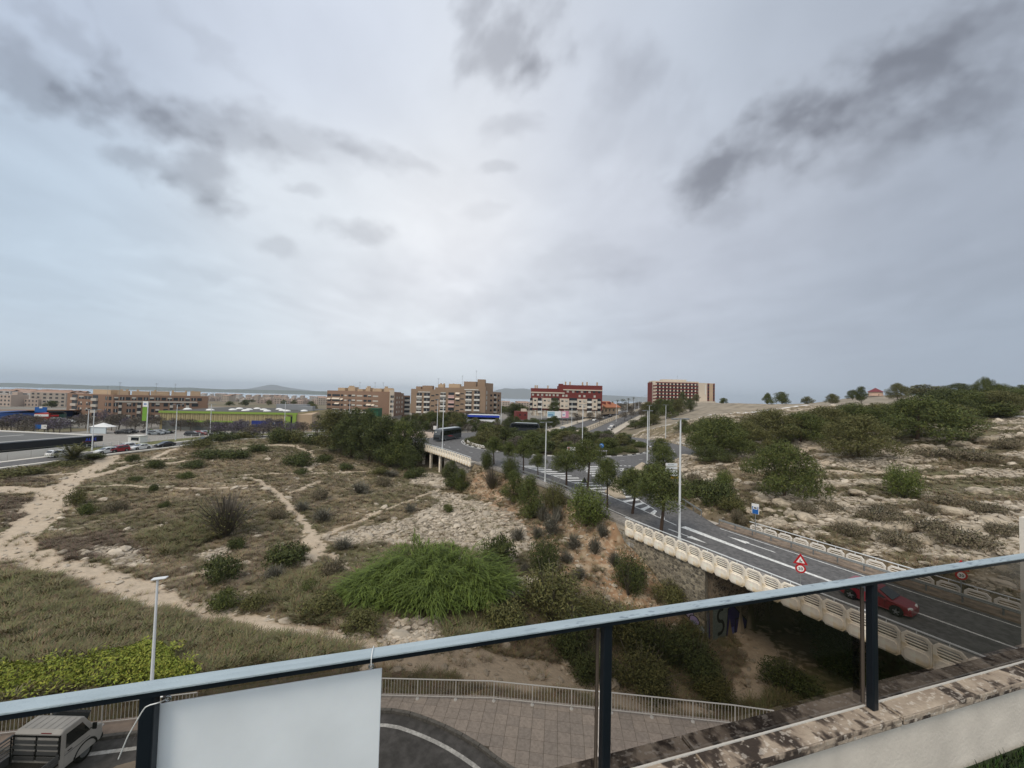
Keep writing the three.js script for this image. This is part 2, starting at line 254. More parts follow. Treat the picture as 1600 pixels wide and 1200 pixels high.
function GD(x, F) { return groundD(x, F) - rough(x, F); }
function groundY(x, z) { return EYE - GD(x, -z); }
function onG(px, py) {   // where a pixel's ray meets the ground
  const d = ray(px, py); let t = 4, step = 0.5, prev = 0;
  for (let i = 0; i < 900; i++) { const x = d.x * t, y = EYE + d.y * t, F = -d.z * t; if (y < EYE - GD(x, F)) break; prev = t; t += step; step = Math.max(0.4, t * 0.012); if (t > 2500) break; }
  for (let k = 0; k < 12; k++) { const m = (prev + t) / 2; if (EYE + d.y * m < EYE - GD(d.x * m, -d.z * m)) t = m; else prev = m; }
  return V(d.x * t, EYE + d.y * t, d.z * t);
}

// ---------- what the ground is made of, painted in plan ----------
const GX0 = -132, GX1 = 132, GF0 = 3, GF1 = 151, CW = 1536, CH = 1024;
function planMask(draw) {
  const c = document.createElement('canvas'); c.width = CW; c.height = CH; const g = c.getContext('2d'); g.fillStyle = '#000'; g.fillRect(0, 0, CW, CH); g.strokeStyle = g.fillStyle = '#fff'; g.lineJoin = g.lineCap = 'round';
  const sx = CW / (GX1 - GX0), sy = CH / (GF1 - GF0);
  const pt = (px, py) => { const p = onG(px, py); return [(p.x - GX0) * sx, (-p.z - GF0) * sy]; };
  g.save(); draw(g, pt, sx, sy); g.restore();
  const a = g.getImageData(0, 0, CW, CH).data, m = new Float32Array(CW * CH); for (let i = 0; i < CW * CH; i++) m[i] = a[4 * i] / 255;
  const out = new Float32Array(CW * CH), R = 2;   // soften by a few decimetres
  for (let pass = 0; pass < 2; pass++) { const src = pass ? out.slice() : m; for (let y = 0; y < CH; y++) for (let x = 0; x < CW; x++) { let s = 0, n = 0; for (let k = -R; k <= R; k++) { const xx = pass ? x : x + k, yy = pass ? y + k : y; if (xx >= 0 && xx < CW && yy >= 0 && yy < CH) { s += src[yy * CW + xx]; n++; } } out[y * CW + x] = s / n; } }
  return (x, F) => { const u = (x - GX0) * sx - 0.5, v = (F - GF0) * sy - 0.5, i = Math.floor(u), j = Math.floor(v); if (i < 0 || j < 0 || i >= CW - 1 || j >= CH - 1) return 0; const a = u - i, b = v - j, o = j * CW + i; return (out[o] * (1 - a) + out[o + 1] * a) * (1 - b) + (out[o + CW] * (1 - a) + out[o + CW + 1] * a) * b; };
}
const stroke = (g, pt, sx, width, pts) => { g.lineWidth = width * sx; g.beginPath(); pts.forEach(([x, y], i) => { const [a, b] = pt(x, y); if (i) g.lineTo(a, b); else g.moveTo(a, b); }); g.stroke(); };
const fill = (g, pt, pts) => { g.beginPath(); pts.forEach(([x, y], i) => { const [a, b] = pt(x, y); if (i) g.lineTo(a, b); else g.moveTo(a, b); }); g.closePath(); g.fill(); };
const MASK = {
  path: planMask((g, pt, sx) => {
    const s = (w, ...p) => stroke(g, pt, sx, w, p);
    s(3.6, [2, 868], [30, 866], [80, 884], [130, 892]); s(3.6, [130, 892], [200, 915], [245, 940]); s(2.6, [245, 940], [330, 962], [420, 982], [500, 997]); s(2.2, [500, 997], [590, 1004], [640, 1012]);
    s(4.0, [20, 862], [18, 845], [50, 818], [80, 798], [92, 772], [98, 760]); s(5.5, [75, 795], [92, 770]); s(4.5, [2, 764], [40, 768], [90, 766]); s(3.4, [96, 762], [125, 745], [150, 732], [165, 720], [175, 712]);
    s(2.6, [165, 726], [200, 722], [240, 718], [262, 716]); s(1.6, [110, 752], [160, 742], [205, 727], [240, 722]); s(1.3, [240, 716], [262, 705], [285, 697]); s(1.6, [262, 724], [330, 715], [372, 705], [400, 698]); s(3.0, [385, 700], [430, 695], [462, 697]);
    s(1.4, [385, 742], [430, 740], [500, 739], [560, 737], [600, 734]); s(1.1, [385, 745], [412, 756], [432, 770], [452, 790], [475, 818], [490, 842], [498, 858], [520, 876], [540, 890]); s(2.2, [484, 838], [492, 850]);
    s(0.8, [496, 842], [540, 824], [580, 805], [620, 790], [655, 776], [690, 764]); s(0.9, [492, 856], [484, 880], [472, 900]); s(1.0, [455, 770], [470, 764], [500, 752]); s(1.0, [262, 908], [300, 898], [340, 888], [380, 880]);
    s(0.9, [120, 760], [190, 758], [280, 762], [320, 764], [400, 757]); s(1.4, [462, 697], [480, 705], [500, 722], [470, 738]); s(2.0, [20, 746], [60, 743], [110, 740]);
    s(5, [620, 1018], [720, 1032], [800, 1050], [900, 1062], [960, 1088]); s(2.5, [960, 1088], [1020, 1105], [1080, 1110]); s(3, [1165, 1090], [1190, 1040], [1180, 1000], [1150, 985]);
    s(2.2, [1062, 733], [1120, 727], [1180, 722], [1230, 714], [1262, 702], [1290, 692]); s(1.6, [1290, 692], [1330, 690], [1270, 735], [1330, 742], [1420, 738]); s(1.3, [1020, 665], [1060, 658], [1100, 652]); s(4, [1150, 643], [1195, 640], [1215, 646]); s(1.4, [1420, 745], [1500, 742], [1590, 738]);
  }),
  rock: planMask((g, pt) => {
    fill(g, pt, [[512, 842], [560, 828], [630, 812], [690, 784], [750, 782], [800, 800], [838, 850], [800, 880], [760, 860], [700, 850], [640, 850], [560, 852]]);
    fill(g, pt, [[660, 765], [740, 775], [700, 790]]); fill(g, pt, [[600, 975], [690, 965], [720, 995], [600, 1004]]); fill(g, pt, [[640, 735], [690, 740], [700, 762], [640, 755]]); fill(g, pt, [[300, 870], [360, 850], [340, 880]]); fill(g, pt, [[140, 855], [210, 860], [250, 885], [180, 885]]); fill(g, pt, [[780, 905], [830, 900], [830, 930], [790, 930]]);
  }),
  earth: planMask((g, pt) => { fill(g, pt, [[748, 735], [800, 752], [860, 785], [940, 805], [985, 820], [1030, 880], [1075, 950], [1100, 990], [1010, 985], [930, 960], [880, 900], [830, 870], [800, 830], [760, 790], [730, 765]]); }),
  lush: planMask((g, pt) => { fill(g, pt, [[0, 900], [60, 898], [150, 950], [300, 975], [430, 1000], [560, 1022], [480, 1050], [300, 1060], [0, 1095]]); fill(g, pt, [[690, 972], [800, 965], [790, 1000], [700, 1004]]); fill(g, pt, [[420, 920], [520, 880], [560, 960], [470, 985]]); fill(g, pt, [[220, 840], [330, 800], [350, 840], [260, 870]]); fill(g, pt, [[1160, 1090], [1300, 1040], [1440, 1060], [1180, 1130]]); }),
  brown: planMask((g, pt) => { fill(g, pt, [[0, 775], [55, 785], [62, 815], [0, 842]]); fill(g, pt, [[60, 850], [180, 830], [230, 870], [110, 880]]); fill(g, pt, [[0, 745], [80, 750], [100, 752], [0, 758]]); fill(g, pt, [[120, 690], [200, 700], [150, 725], [60, 735]]); }),
};
// colours of earth, straw, scrub and limestone, linear
const C = { tan: [0.52, 0.415, 0.295], straw: [0.235, 0.18, 0.108], scrub: [0.155, 0.128, 0.070], green: [0.115, 0.120, 0.048], rock: [0.47, 0.415, 0.335], rockDark: [0.22, 0.188, 0.145], earth: [0.36, 0.225, 0.13], brown: [0.125, 0.098, 0.066] };
const mix3 = (a, b, t) => [a[0] + (b[0] - a[0]) * t, a[1] + (b[1] - a[1]) * t, a[2] + (b[2] - a[2]) * t];
function soil(x, F) {   // what lies at a place: how much path, rock, earth, lush
  const wx = x + 1.3 * (fbm(x * 0.5, F * 0.5, 3, 91) - 0.5) + 0.5 * (vnoise(x * 3, F * 3, 93) - 0.5), wF = F + 1.6 * (fbm(x * 0.5 + 7, F * 0.5, 3, 95) - 0.5) + 0.5 * (vnoise(x * 3, F * 3, 97) - 0.5);
  const right = smoothstep((x - 27.4) * 0.9 + (F - 48.5) * 0.43, -1, 4) * smoothstep(F - (x - 20) * 0.2, 3, 12);
  const rn = fbm(x * 0.16, F * 0.36, 4, 101);
  return { path: MASK.path(wx, wF), rock: Math.max(MASK.rock(wx, wF), right * smoothstep(rn, 0.41, 0.64)), earth: MASK.earth(wx, wF), lush: MASK.lush(wx, wF), brown: MASK.brown(wx, wF), right };
}
function soilColor(x, F, s = soil(x, F), fine = true) {
  const n1 = fbm(x * 0.06, F * 0.09, 4, 111), n2 = fbm(x * 0.35, F * 0.45, 4, 113), n3 = fine ? fbm(x * 2.1, F * 2.6, 3, 117) : 0.5, n4 = fine ? vnoise(x * 7, F * 7, 119) : 0.5;
  let c = mix3(C.straw, C.scrub, smoothstep(n2 * 0.6 + n1 * 0.4, 0.38, 0.60));
  c = mix3(c, C.green, 0.55 * smoothstep(n1 + 0.3 * (n2 - 0.5), 0.52, 0.66));
  c = mix3(c, C.brown, Math.max(0.8 * s.brown, 0.55 * smoothstep(fbm(x * 0.13 + 5, F * 0.2, 3, 121), 0.56, 0.70)));
  c = mix3(c, C.green, 0.65 * s.lush);
  const bare = smoothstep(n3 * 0.5 + n2 * 0.5, 0.585, 0.70) * (1 - 0.7 * s.lush);   // stony bare spots between the tufts
  c = mix3(c, C.tan, 0.7 * bare);
  c = mix3(c, mix3(C.earth, C.tan, smoothstep(n3, 0.42, 0.66) * 0.7), s.earth * (0.55 + 0.45 * smoothstep(n2, 0.35, 0.6)));
  const led = smoothstep(fbm(x * 0.8, F * 2.2, 4, 123), 0.36, 0.60);
  const rk = mix3(C.rockDark, mix3(C.rock, C.tan, n2 * 0.8), led);
  c = mix3(c, rk, clamp(s.rock * (0.35 + 1.1 * smoothstep(n3, 0.30, 0.55)), 0, 1));
  if (s.path > 0.02) { const e = smoothstep(s.path + 0.6 * (n3 - 0.5), 0.30, 0.62); c = mix3(c, mix3(C.tan, C.rock, n2 * 0.4), e); }
  const k = 0.80 + 0.26 * n3 + 0.16 * n4;
  return [c[0] * k, c[1] * k, c[2] * k];
}
const TW = 2048;
const groundTex = (() => {
  const a = new Uint8Array(TW * TW * 4), enc = (v) => 255 * (v <= 0.0031308 ? v * 12.92 : 1.055 * Math.pow(v, 1 / 2.4) - 0.055);
  for (let j = 0; j < TW; j++) for (let i = 0; i < TW; i++) {
    const x = GX0 + (i + 0.5) / TW * (GX1 - GX0), F = GF0 + (j + 0.5) / TW * (GF1 - GF0), o = (j * TW + i) * 4;
    if (Math.abs(x) > F * 1.5 + 12) { a[o] = 110; a[o + 1] = 98; a[o + 2] = 75; a[o + 3] = 255; continue; }   // well outside any view over the rail
    const c = soilColor(x, F); a[o] = enc(c[0]); a[o + 1] = enc(c[1]); a[o + 2] = enc(c[2]); a[o + 3] = 255;
  }
  const t = new THREE.DataTexture(a, TW, TW); t.magFilter = THREE.LinearFilter; t.minFilter = THREE.LinearMipmapLinearFilter; t.colorSpace = THREE.SRGBColorSpace; t.needsUpdate = true; return t;
})();
{
  const xs = [], fs = [];
  for (let x = GX0; x < GX1 + 0.01; x += (GX1 - GX0) / 320) xs.push(x);
  for (let s = 2, x = GX1; x < 11000; s *= 1.16) { x += s; xs.push(x); xs.unshift(-x); }
  fs.push(-40, -20, -6); for (let f = GF0, i = 0; i <= 196; i++) fs.push(GF0 + (GF1 - GF0) * i / 196);
  for (let s = 1.2, f = GF1; f < 12000; s *= 1.075) { f += s; fs.push(f); }
  const nx = xs.length, nf = fs.length, P = new Float32Array(nx * nf * 3), UVs = new Float32Array(nx * nf * 2), COL = new Float32Array(nx * nf * 3);
  for (let j = 0; j < nf; j++) for (let i = 0; i < nx; i++) {
    const o = j * nx + i, x = xs[i], F = fs[j];
    P[3 * o] = x; P[3 * o + 1] = EYE - GD(x, F); P[3 * o + 2] = -F; UVs[2 * o] = (x - GX0) / (GX1 - GX0); UVs[2 * o + 1] = (F - GF0) / (GF1 - GF0);
    const inNear = x >= GX0 - 0.1 && x <= GX1 + 0.1 && F >= GF0 - 0.1 && F <= GF1 + 0.1;
    let c = inNear ? [1, 1, 1] : soilColor(x * 0.5, F * 0.35, { path: 0, rock: smoothstep(x / (F + 1), 0.3, 0.5) * (F < 500) * 0.7, earth: 0, lush: 0.1, brown: 0.2 }, false);
    if (!inNear && x > 0 && F > 60) c = mix3(c, [0.22, 0.185, 0.13], 0.55);
    if (!inNear && x / F < 0.2 && F > 150 && F < 420) c = mix3(c, [0.24, 0.225, 0.2], 0.75);   // town ground, paved
    COL.set(c, 3 * o);
  }
  const near = [], far = [];
  for (let j = 0; j < nf - 1; j++) for (let i = 0; i < nx - 1; i++) {
    const a = j * nx + i, b = a + 1, c = a + nx, d = c + 1, inN = xs[i] >= GX0 - 0.1 && xs[i + 1] <= GX1 + 0.1 && fs[j] >= GF0 - 0.1 && fs[j + 1] <= GF1 + 0.1;
    (inN ? near : far).push(a, b, c, b, d, c);
  }
  const make = (idx, cols) => { const g = new THREE.BufferGeometry(); g.setAttribute('position', new THREE.BufferAttribute(P.slice(), 3)); g.setAttribute('uv', new THREE.BufferAttribute(UVs.slice(), 2)); if (cols) g.setAttribute('color', new THREE.BufferAttribute(COL.slice(), 3)); g.setIndex(idx); g.computeVertexNormals(); return g; };
  const bump = bumpTex(24, 512, 1, 131); bump.repeat.set(70, 40);
  structure('ground', make(near, false), std(0xffffff, 0.97, { map: groundTex, bumpMap: bump, bumpScale: 0.07 }), 'dry scrubby open ground with pale dirt tracks and limestone ledges');
  structure('terrain', make(far, true), std(0xffffff, 0.97, { vertexColors: true }), 'town ground and dry hills running back to the horizon');
  // the salt lagoon and sea behind the town
  const sea = new THREE.PlaneGeometry(30000, 16000); sea.rotateX(-Math.PI / 2); sea.translate(0, EYE - 41, -9800);
  structure('lagoon_water', sea, std(0x9fb2bf, 0.18), 'pale grey lagoon beyond the far town');
}
// ---------- roads of the upper level ----------
const onRoad = (x, F, up = 0) => V(x, EYE - roadD(F) + up, -F);
function flat(poly, holes = [], up = 0, Df = roadD) {   // a plane polygon laid at road level, uv in metres
  const s = shapeOf(poly); for (const h of holes) s.holes.push(new THREE.Path(h.map(([x, y]) => new THREE.Vector2(x, y))));
  const g = new THREE.ShapeGeometry(s), p = g.attributes.position, uv = g.attributes.uv;
  for (let i = 0; i < p.count; i++) { const x = p.getX(i), F = p.getY(i); uv.setXY(i, x, F); p.setXYZ(i, x, EYE - Df(F, x) + up, -F); }
  const ix = g.index.array; for (let i = 0; i < ix.length; i += 3) { const a = ix[i], b = ix[i + 1], c = ix[i + 2], ny = -((p.getX(b) - p.getX(a)) * (p.getZ(c) - p.getZ(a)) - (p.getZ(b) - p.getZ(a)) * (p.getX(c) - p.getX(a))); if (ny < 0) { ix[i + 1] = c; ix[i + 2] = b; } }
  g.computeVertexNormals(); return g;
}
const perpOf = (line, i) => { const a = line[Math.max(0, i - 1)], b = line[Math.min(line.length - 1, i + 1)], dx = b[0] - a[0], dy = b[1] - a[1], L = Math.hypot(dx, dy) || 1; return [dy / L, -dx / L]; };
const shift = (line, d) => line.map((p, i) => { const n = perpOf(line, i); return [p[0] + n[0] * d, p[1] + n[1] * d, p[2]]; });
function dense(line, step = 1) { const out = []; for (let i = 0; i + 1 < line.length; i++) { const [a, b] = [line[i], line[i + 1]], n = Math.max(1, Math.round(Math.hypot(b[0] - a[0], b[1] - a[1]) / step)); for (let k = 0; k < n; k++) out.push(a.map((v, j) => lerp(v, b[j] ?? v, k / n))); } out.push(line.at(-1)); return out; }
function smoothLine(line, n) { const c = new THREE.CatmullRomCurve3(line.map((p) => V(p[0], p[2] ?? 0, p[1])), false, 'centripetal'); return c.getSpacedPoints(n).map((v) => [v.x, v.z, v.y]); }
// a strip along a line, left edge a, right edge b, at height up over D; with thick > 0 it gets side faces
function strip(line, a, b, up, Df, thick = 0) {
  const L = shift(line, a), R = shift(line, b), pos = [], uv = [], idx = []; let run = 0;
  const Y = (p, i) => EYE - (Df ? Df(p[1], p[0]) : line[i][2]) + up;
  for (let i = 0; i < line.length; i++) {
    if (i) run += Math.hypot(line[i][0] - line[i - 1][0], line[i][1] - line[i - 1][1]);
    pos.push(L[i][0], Y(L[i], i), -L[i][1], R[i][0], Y(R[i], i), -R[i][1]); uv.push(a, run, b, run);
  }
  for (let i = 0; i + 1 < line.length; i++) { const o = 2 * i; idx.push(o, o + 1, o + 2, o + 1, o + 3, o + 2); }
  const fix = () => { const g = new THREE.BufferGeometry(); g.setAttribute('position', new THREE.Float32BufferAttribute(pos, 3)); g.setAttribute('uv', new THREE.Float32BufferAttribute(uv, 2)); g.setIndex(idx); g.computeVertexNormals(); return g; };
  if (!thick) return fix();
  const n = line.length; let o = pos.length / 3; const P = pos.slice();
  for (const side of [0, 1]) { const s = o; for (let i = 0; i < n; i++) { const k = 3 * (2 * i + side); pos.push(P[k], P[k + 1], P[k + 2], P[k], P[k + 1] - thick, P[k + 2]); uv.push(0, uv[4 * i + 1], thick, uv[4 * i + 1]); } for (let i = 0; i + 1 < n; i++) { const q = s + 2 * i; if (side) idx.push(q, q + 1, q + 2, q + 1, q + 3, q + 2); else idx.push(q, q + 2, q + 1, q + 1, q + 2, q + 3); } o = pos.length / 3; }
  for (const i of [0, n - 1]) { const k = 6 * i, s = o; for (const j of [0, 3]) { pos.push(P[k + j], P[k + j + 1], P[k + j + 2], P[k + j], P[k + j + 1] - thick, P[k + j + 2]); uv.push(j, 0, j, thick); } if (i) idx.push(s, s + 2, s + 1, s + 1, s + 2, s + 3); else idx.push(s, s + 1, s + 2, s + 1, s + 3, s + 2); o = pos.length / 3; }
  return fix();
}
const perpAt = (p, F) => { const t = (N0[1] + NRM[1] * p - F) / -DIR[1]; return br(t, p); };
const EDGEIN = shift(EDGE, 2.0), VIAIN = shift(VIA, 0.5);
{
  const e47 = perpAt(1.7, 47), e82 = cutAt(EDGEIN, 81.2);
  structure('road_bridge_surface', flat([e47, br(62, 1.7), br(62, 10.3), perpAt(10.3, 47)]), M.asphalt, 'grey asphalt road over the bridge');
  const l = EDGEIN.filter((p) => p[1] > 47.5 && p[1] < 81), right = [...RIGHT].reverse();
  structure('road_ramp_surface', flat([e47, ...l, [e82[0] - 0.9, 82], [26.5, 82], ...right.slice(1, -1), perpAt(10.3, 47)]), M.asphalt, 'grey asphalt where the road fans out to the roundabout');
  const arc = []; for (let a = 174; a >= -61; a -= 3) arc.push(ring(a, ROUT));
  const hole = []; for (let a = 0; a < 360; a += 4) hole.push(ring(a, RIN));
  structure('roundabout_road', flat([[e82[0] - 0.9, 82], ...VIAIN.slice(1, -1), [-33.5, 116], [-44, 125.5], [-44, 133], [-33, 127], ...arc, [26.5, 82]], [hole]), M.asphalt, 'grey asphalt ring of the roundabout');
  // raised pavement between road and parapet
  const walk = std(0xffffff, 0.92, { map: grain(0.56, 0.54, 0.51, 0.2, 10, 256, 4, 33), bumpMap: T.concreteBump, bumpScale: 0.008 });
  const lineN = dense([br(62, 0), br(1, 0), ...EDGE.slice(1, -1), [-7.6, 81.4]], 1.2).reverse();
  structure('pavement', strip(lineN, -0.16, -1.75, 0.13, roadD, 0.34), walk, 'narrow grey pavement along the road edge');
  structure('shoulder_path', strip(dense([br(4.6, 10.4), br(62, 10.4)], 2), 0, -2.05, 0.11, roadD, 0.25), std(0xffffff, 0.95, { map: grain(0.52, 0.46, 0.40, 0.25, 12, 256, 4, 35) }), 'dusty brown verge path along the parapet');
  // splitter islands in pale paving
  const beige = std(0xffffff, 0.9, { map: grain(0.70, 0.64, 0.55, 0.12, 16, 256, 3, 37), bumpMap: T.concreteBump, bumpScale: 0.006 });
  const island = (px, name, label) => { const pts = px.map(([x, y]) => { let p = onD(x, y, 14.3); p = onD(x, y, roadD(-p.z) - 0.12); return [p.x, -p.z]; }); const g = new THREE.ExtrudeGeometry(shapeOf(pts), { depth: 0.13, bevelEnabled: false }); g.rotateX(-Math.PI / 2); const P = g.attributes.position; for (let i = 0; i < P.count; i++) P.setY(i, EYE - roadD(-P.getZ(i)) + P.getY(i)); g.computeVertexNormals(); structure(name, planarUV(g), beige, label); };
  island([[988, 737], [992, 729], [1003, 722], [1008, 724], [1008, 745], [1003, 743]], 'splitter_island', 'small beige paved island beside the entry lane');
  island([[945, 768], [957, 752], [963, 742], [965, 748], [968, 760], [978, 778], [962, 778]], 'splitter_island', 'beige paved triangle between the two lanes');
}
// ---------- painted markings ----------
{
  const up = 0.005, line = (name, l, a, b, label) => structure(name, strip(l, a, b, up, roadD), M.paint, label);
  const seg = (p0, p1, a, b, step = 1.5) => strip(dense([p0, p1], step), a, b, up, roadD);
  line('edge_line', dense([br(5.5, 9.75), br(62, 9.35)], 3), 0, -0.13, 'thin white line along the far side of the bridge road');
  line('near_edge_line', dense([...EDGEIN.filter((p) => p[1] < 80.5 && p[1] > 50).reverse(), br(2, 2.25), br(62, 2.25)], 2), -0.25, -0.38, 'thin white line along the near lane');
  // centre line: a wide painted wedge that narrows along the bridge
  { const g = flat([br(3.2, 6.65), br(12, 6.05), br(24, 5.75), br(62, 5.62), br(62, 5.5), br(24, 5.53), br(12, 5.5), br(3.2, 5.75)], [], up); structure('centre_line', g, M.paint, 'white centre line that starts as a wide wedge on the bridge'); }
  // hatched area between the lanes, a chevron bar each
  const hl = smoothLine([br(2.5, 5.85), [16.4, 56.5], [11.9, 65], [6.9, 73], [1.5, 80.5]], 40), hr = smoothLine([br(2.5, 6.5), [19.2, 57], [18.0, 66], [17.8, 73], [18.6, 80.5]], 40);
  structure('hatch_border', mergeGeometries([strip(hl, 0, 0.16, up, roadD), strip(hr.filter((p) => p[1] > 53), 0, 0.16, up, roadD)]), M.paint, 'white border lines of the hatched area');
  const hatch = new THREE.Group(); hatch.name = 'hatched_marking'; hatch.userData = { kind: 'structure', label: 'white hatch bars painted between the lanes' }; scene.add(hatch);
  for (let i = 2, k = 0; i < 39; i += 2, k++) {
    const a = hl[Math.floor(i)], b = hr[Math.min(40, Math.floor(i) + 2)], wl = 0.62;
    const e = Math.min(1, 3.4 / Math.hypot(b[0] - a[0], b[1] - a[1]));
    const q = [lerp(a[0], b[0], e), lerp(a[1], b[1], e)]; if (Math.hypot(q[0] - a[0], q[1] - a[1]) < 0.5) continue;
    mesh('hatch_bar', flat([[a[0] + 0.1, a[1]], [q[0], q[1]], [q[0] - 0.1, q[1] + wl], [a[0] - 0.28, a[1] + wl]], [], up), M.paint, hatch);
    if (e < 0.55 && i > 18) { const r = [lerp(b[0], a[0], 0.26), lerp(b[1], a[1], 0.26)]; mesh('hatch_bar', flat([[r[0], r[1]], [b[0] - 0.15, b[1]], [b[0] - 0.15, b[1] + wl], [r[0], r[1] + wl]], [], up), M.paint, hatch); }
  }
  // lane arrows
  const arrow = (o, dir, len, label) => { const n = [dir[1], -dir[0]], P = (a, b) => [o[0] + dir[0] * a + n[0] * b, o[1] + dir[1] * a + n[1] * b]; structure('lane_arrow', flat([P(0, -0.09), P(len * 0.55, -0.09), P(len * 0.55, -0.4), P(len, 0), P(len * 0.55, 0.4), P(len * 0.55, 0.09), P(0, 0.09)], [], up), M.paint, label); };
  arrow(br(12.5, 8.1), [-DIR[0], -DIR[1]], 5, 'white arrow painted on the lane beside the blue sign'); arrow(br(3, 3.9), DIR, 5, 'white arrow painted on the lane beside the near parapet');
  // give-way triangle and dashes at the ring, ring lines
  structure('give_way_triangle', flat([[23.4, 79.5], [21.6, 79.5], [22.5, 76.2]], [[[22.95, 79.1], [22.5, 77.2], [22.05, 79.1]]], up), M.paint, 'white give way triangle on the entry lane');
  for (let i = 0; i < 8; i++) structure('give_way_dash', flat([[18.6 + i * 0.95, 82.1], [19.1 + i * 0.95, 82.1], [19.1 + i * 0.95, 82.6], [18.6 + i * 0.95, 82.6]], [], up), M.paint, 'short white dash of the give way line');
  const arcL = (r, a0, a1) => { const o = []; for (let a = a0; a <= a1; a += 2) o.push(ring(a, r)); return o; };
  structure('ring_inner_line', strip(arcL(29.3, -182, 40), 0, -0.16, up, roadD), M.paint, 'white line around the inside of the ring road');
  for (let a = -170; a < 20; a += 9) structure('ring_dash', strip(arcL(35, a, a + 3), 0, -0.12, up, roadD), M.paint, 'short white lane dash on the ring road');
  { const v = shift(VIA.slice(1), 1.6); structure('viaduct_edge_line', strip(dense(v, 2), 0, -0.13, up, roadD), M.paint, 'white line along the viaduct edge'); }
}
// roundabout kerb: alternating white and grey stones
{
  const k = new THREE.Group(); k.name = 'roundabout_kerb'; k.userData = { kind: 'structure', label: 'ring of white and dark kerb stones around the wooded island' }; scene.add(k);
  const wh = std(0xffffff, 0.8, { map: T.white }), gr = std(0x4a4846, 0.9);
  for (let i = 0; i < 72; i++) { const a0 = -190 + i * 3.6, l = []; for (let q = 0; q <= 3; q++) l.push(ring(a0 + q * 1.17, 28.55)); mesh('kerb_stone', strip(l, 0.28, -0.02, 0.17, roadD, 0.5), i % 2 ? wh : gr, k); }
  const soilG = new THREE.CircleGeometry(28.2, 72); soilG.rotateX(-Math.PI / 2); soilG.translate(RC[0], EYE - 13.85, -RC[1]);
  structure('island_soil', planarUV(soilG), std(0xffffff, 0.97, { map: grain(0.36, 0.33, 0.25, 0.4, 20, 256, 8, 39) }), 'brown soil of the roundabout island');
}
// ---------- parapet panels ----------
T.cast = dataTex(512, 512, (u, v) => { const st = fbm(u * 16, v * 3, 4, 141, 0), n = fbm(u * 8, v * 8, 5, 143, 8), rust = smoothstep(fbm(u * 6 + 2, v * 4, 4, 145), 0.55, 0.75); const k = 0.97 + 0.26 * (n - 0.5) + 0.18 * (st - 0.5); return [k * (0.97 - 0.03 * rust), k * (0.93 - 0.07 * rust), k * (0.86 - 0.14 * rust)]; }); T.cast.repeat.set(0.13, 0.23);
M.cast = std(0xffffff, 0.9, { map: T.cast, bumpMap: T.concreteBump, bumpScale: 0.008 });
M.castWhite = std(0xffffff, 0.85, { map: grain(0.90, 0.88, 0.84, 0.10, 8, 256, 2, 147) });
const PANEL = (() => {
  const s = shapeOf([[-0.68, -0.86], [-0.50, -1.06], [0.50, -1.06], [0.68, -0.86], [0.68, 0.50], [0.46, 0.74], [-0.46, 0.74], [-0.68, 0.50]]);
  const h = new THREE.Path(); [[-0.55, 0.02], [-0.42, -0.10], [0.42, -0.10], [0.55, 0.02], [0.55, 0.44], [0.38, 0.60], [-0.38, 0.60], [-0.55, 0.44]].forEach(([x, y], i) => (i ? h.lineTo(x, y) : h.moveTo(x, y))); s.holes.push(h);
  const g = new THREE.ExtrudeGeometry(s, { depth: 0.12, bevelEnabled: true, bevelThickness: 0.02, bevelSize: 0.02, bevelSegments: 1, steps: 1 }); g.translate(0, 0, -0.06);
  const low = new THREE.ExtrudeGeometry(shapeOf([[-0.54, -0.82], [-0.44, -0.94], [0.44, -0.94], [0.54, -0.82], [0.54, -0.34], [0.42, -0.22], [-0.42, -0.22], [-0.54, -0.34]]), { depth: 0.05, bevelEnabled: true, bevelThickness: 0.025, bevelSize: 0.03, bevelSegments: 1, steps: 1 }); low.translate(0, 0, 0.085);
  return kit().add(g).add(low).geo();
})();
const LOUVRE = (() => { const k = kit(); for (const y of [0.08, 0.25, 0.42]) k.box(0, y, 0, 1.1, 0.07, 0.05, 0, 0.5); return k.geo(); })();
function parapet(name, label, line, Df, side, pitch = 1.42, rail = true, mat = M.cast) {   // side +1: smooth face towards the right of the line's direction
  const t = thing(name, label, 'parapet'); let L = 0; const cum = [0];
  for (let i = 1; i < line.length; i++) { L += Math.hypot(line[i][0] - line[i - 1][0], line[i][1] - line[i - 1][1]); cum.push(L); }
  const at = (d) => { let i = 1; while (i < line.length - 1 && cum[i] < d) i++; const k = (d - cum[i - 1]) / (cum[i] - cum[i - 1]); return [lerp(line[i - 1][0], line[i][0], k), lerp(line[i - 1][1], line[i][1], k), Math.atan2(line[i][1] - line[i - 1][1], line[i][0] - line[i - 1][0])]; };
  const n = Math.floor(L / pitch), pts = [], stub = kit();
  for (let i = 0; i < n; i++) {
    const [x, F, a] = at((i + 0.5) * pitch), m = mesh('panel', PANEL, mat, t); m.position.set(x, EYE - Df(F) , -F); m.rotation.y = a + (side > 0 ? 0 : Math.PI);
    const l = mesh('louvre', LOUVRE, mat, m);
    if (rail) stub.tube(V(x, EYE - Df(F) + 0.74, -F), V(x, EYE - Df(F) + 1.0, -F), 0.03);
  }
  if (rail) { for (let i = 0; i <= n; i++) { const [x, F] = at(Math.min(L, i * pitch)); pts.push(V(x, EYE - Df(F) + 1.0, -F)); } for (let i = 0; i + 1 < pts.length; i++) stub.tube(pts[i], pts[i + 1], 0.05, 0.05, 8); stub.to('handrail', M.pole, t); }
  return t;
}
parapet('bridge_parapet', 'long row of stained concrete panels with white top rail above the underpass', dense([br(0, 0), br(58, 0)], 60), roadD, 1);
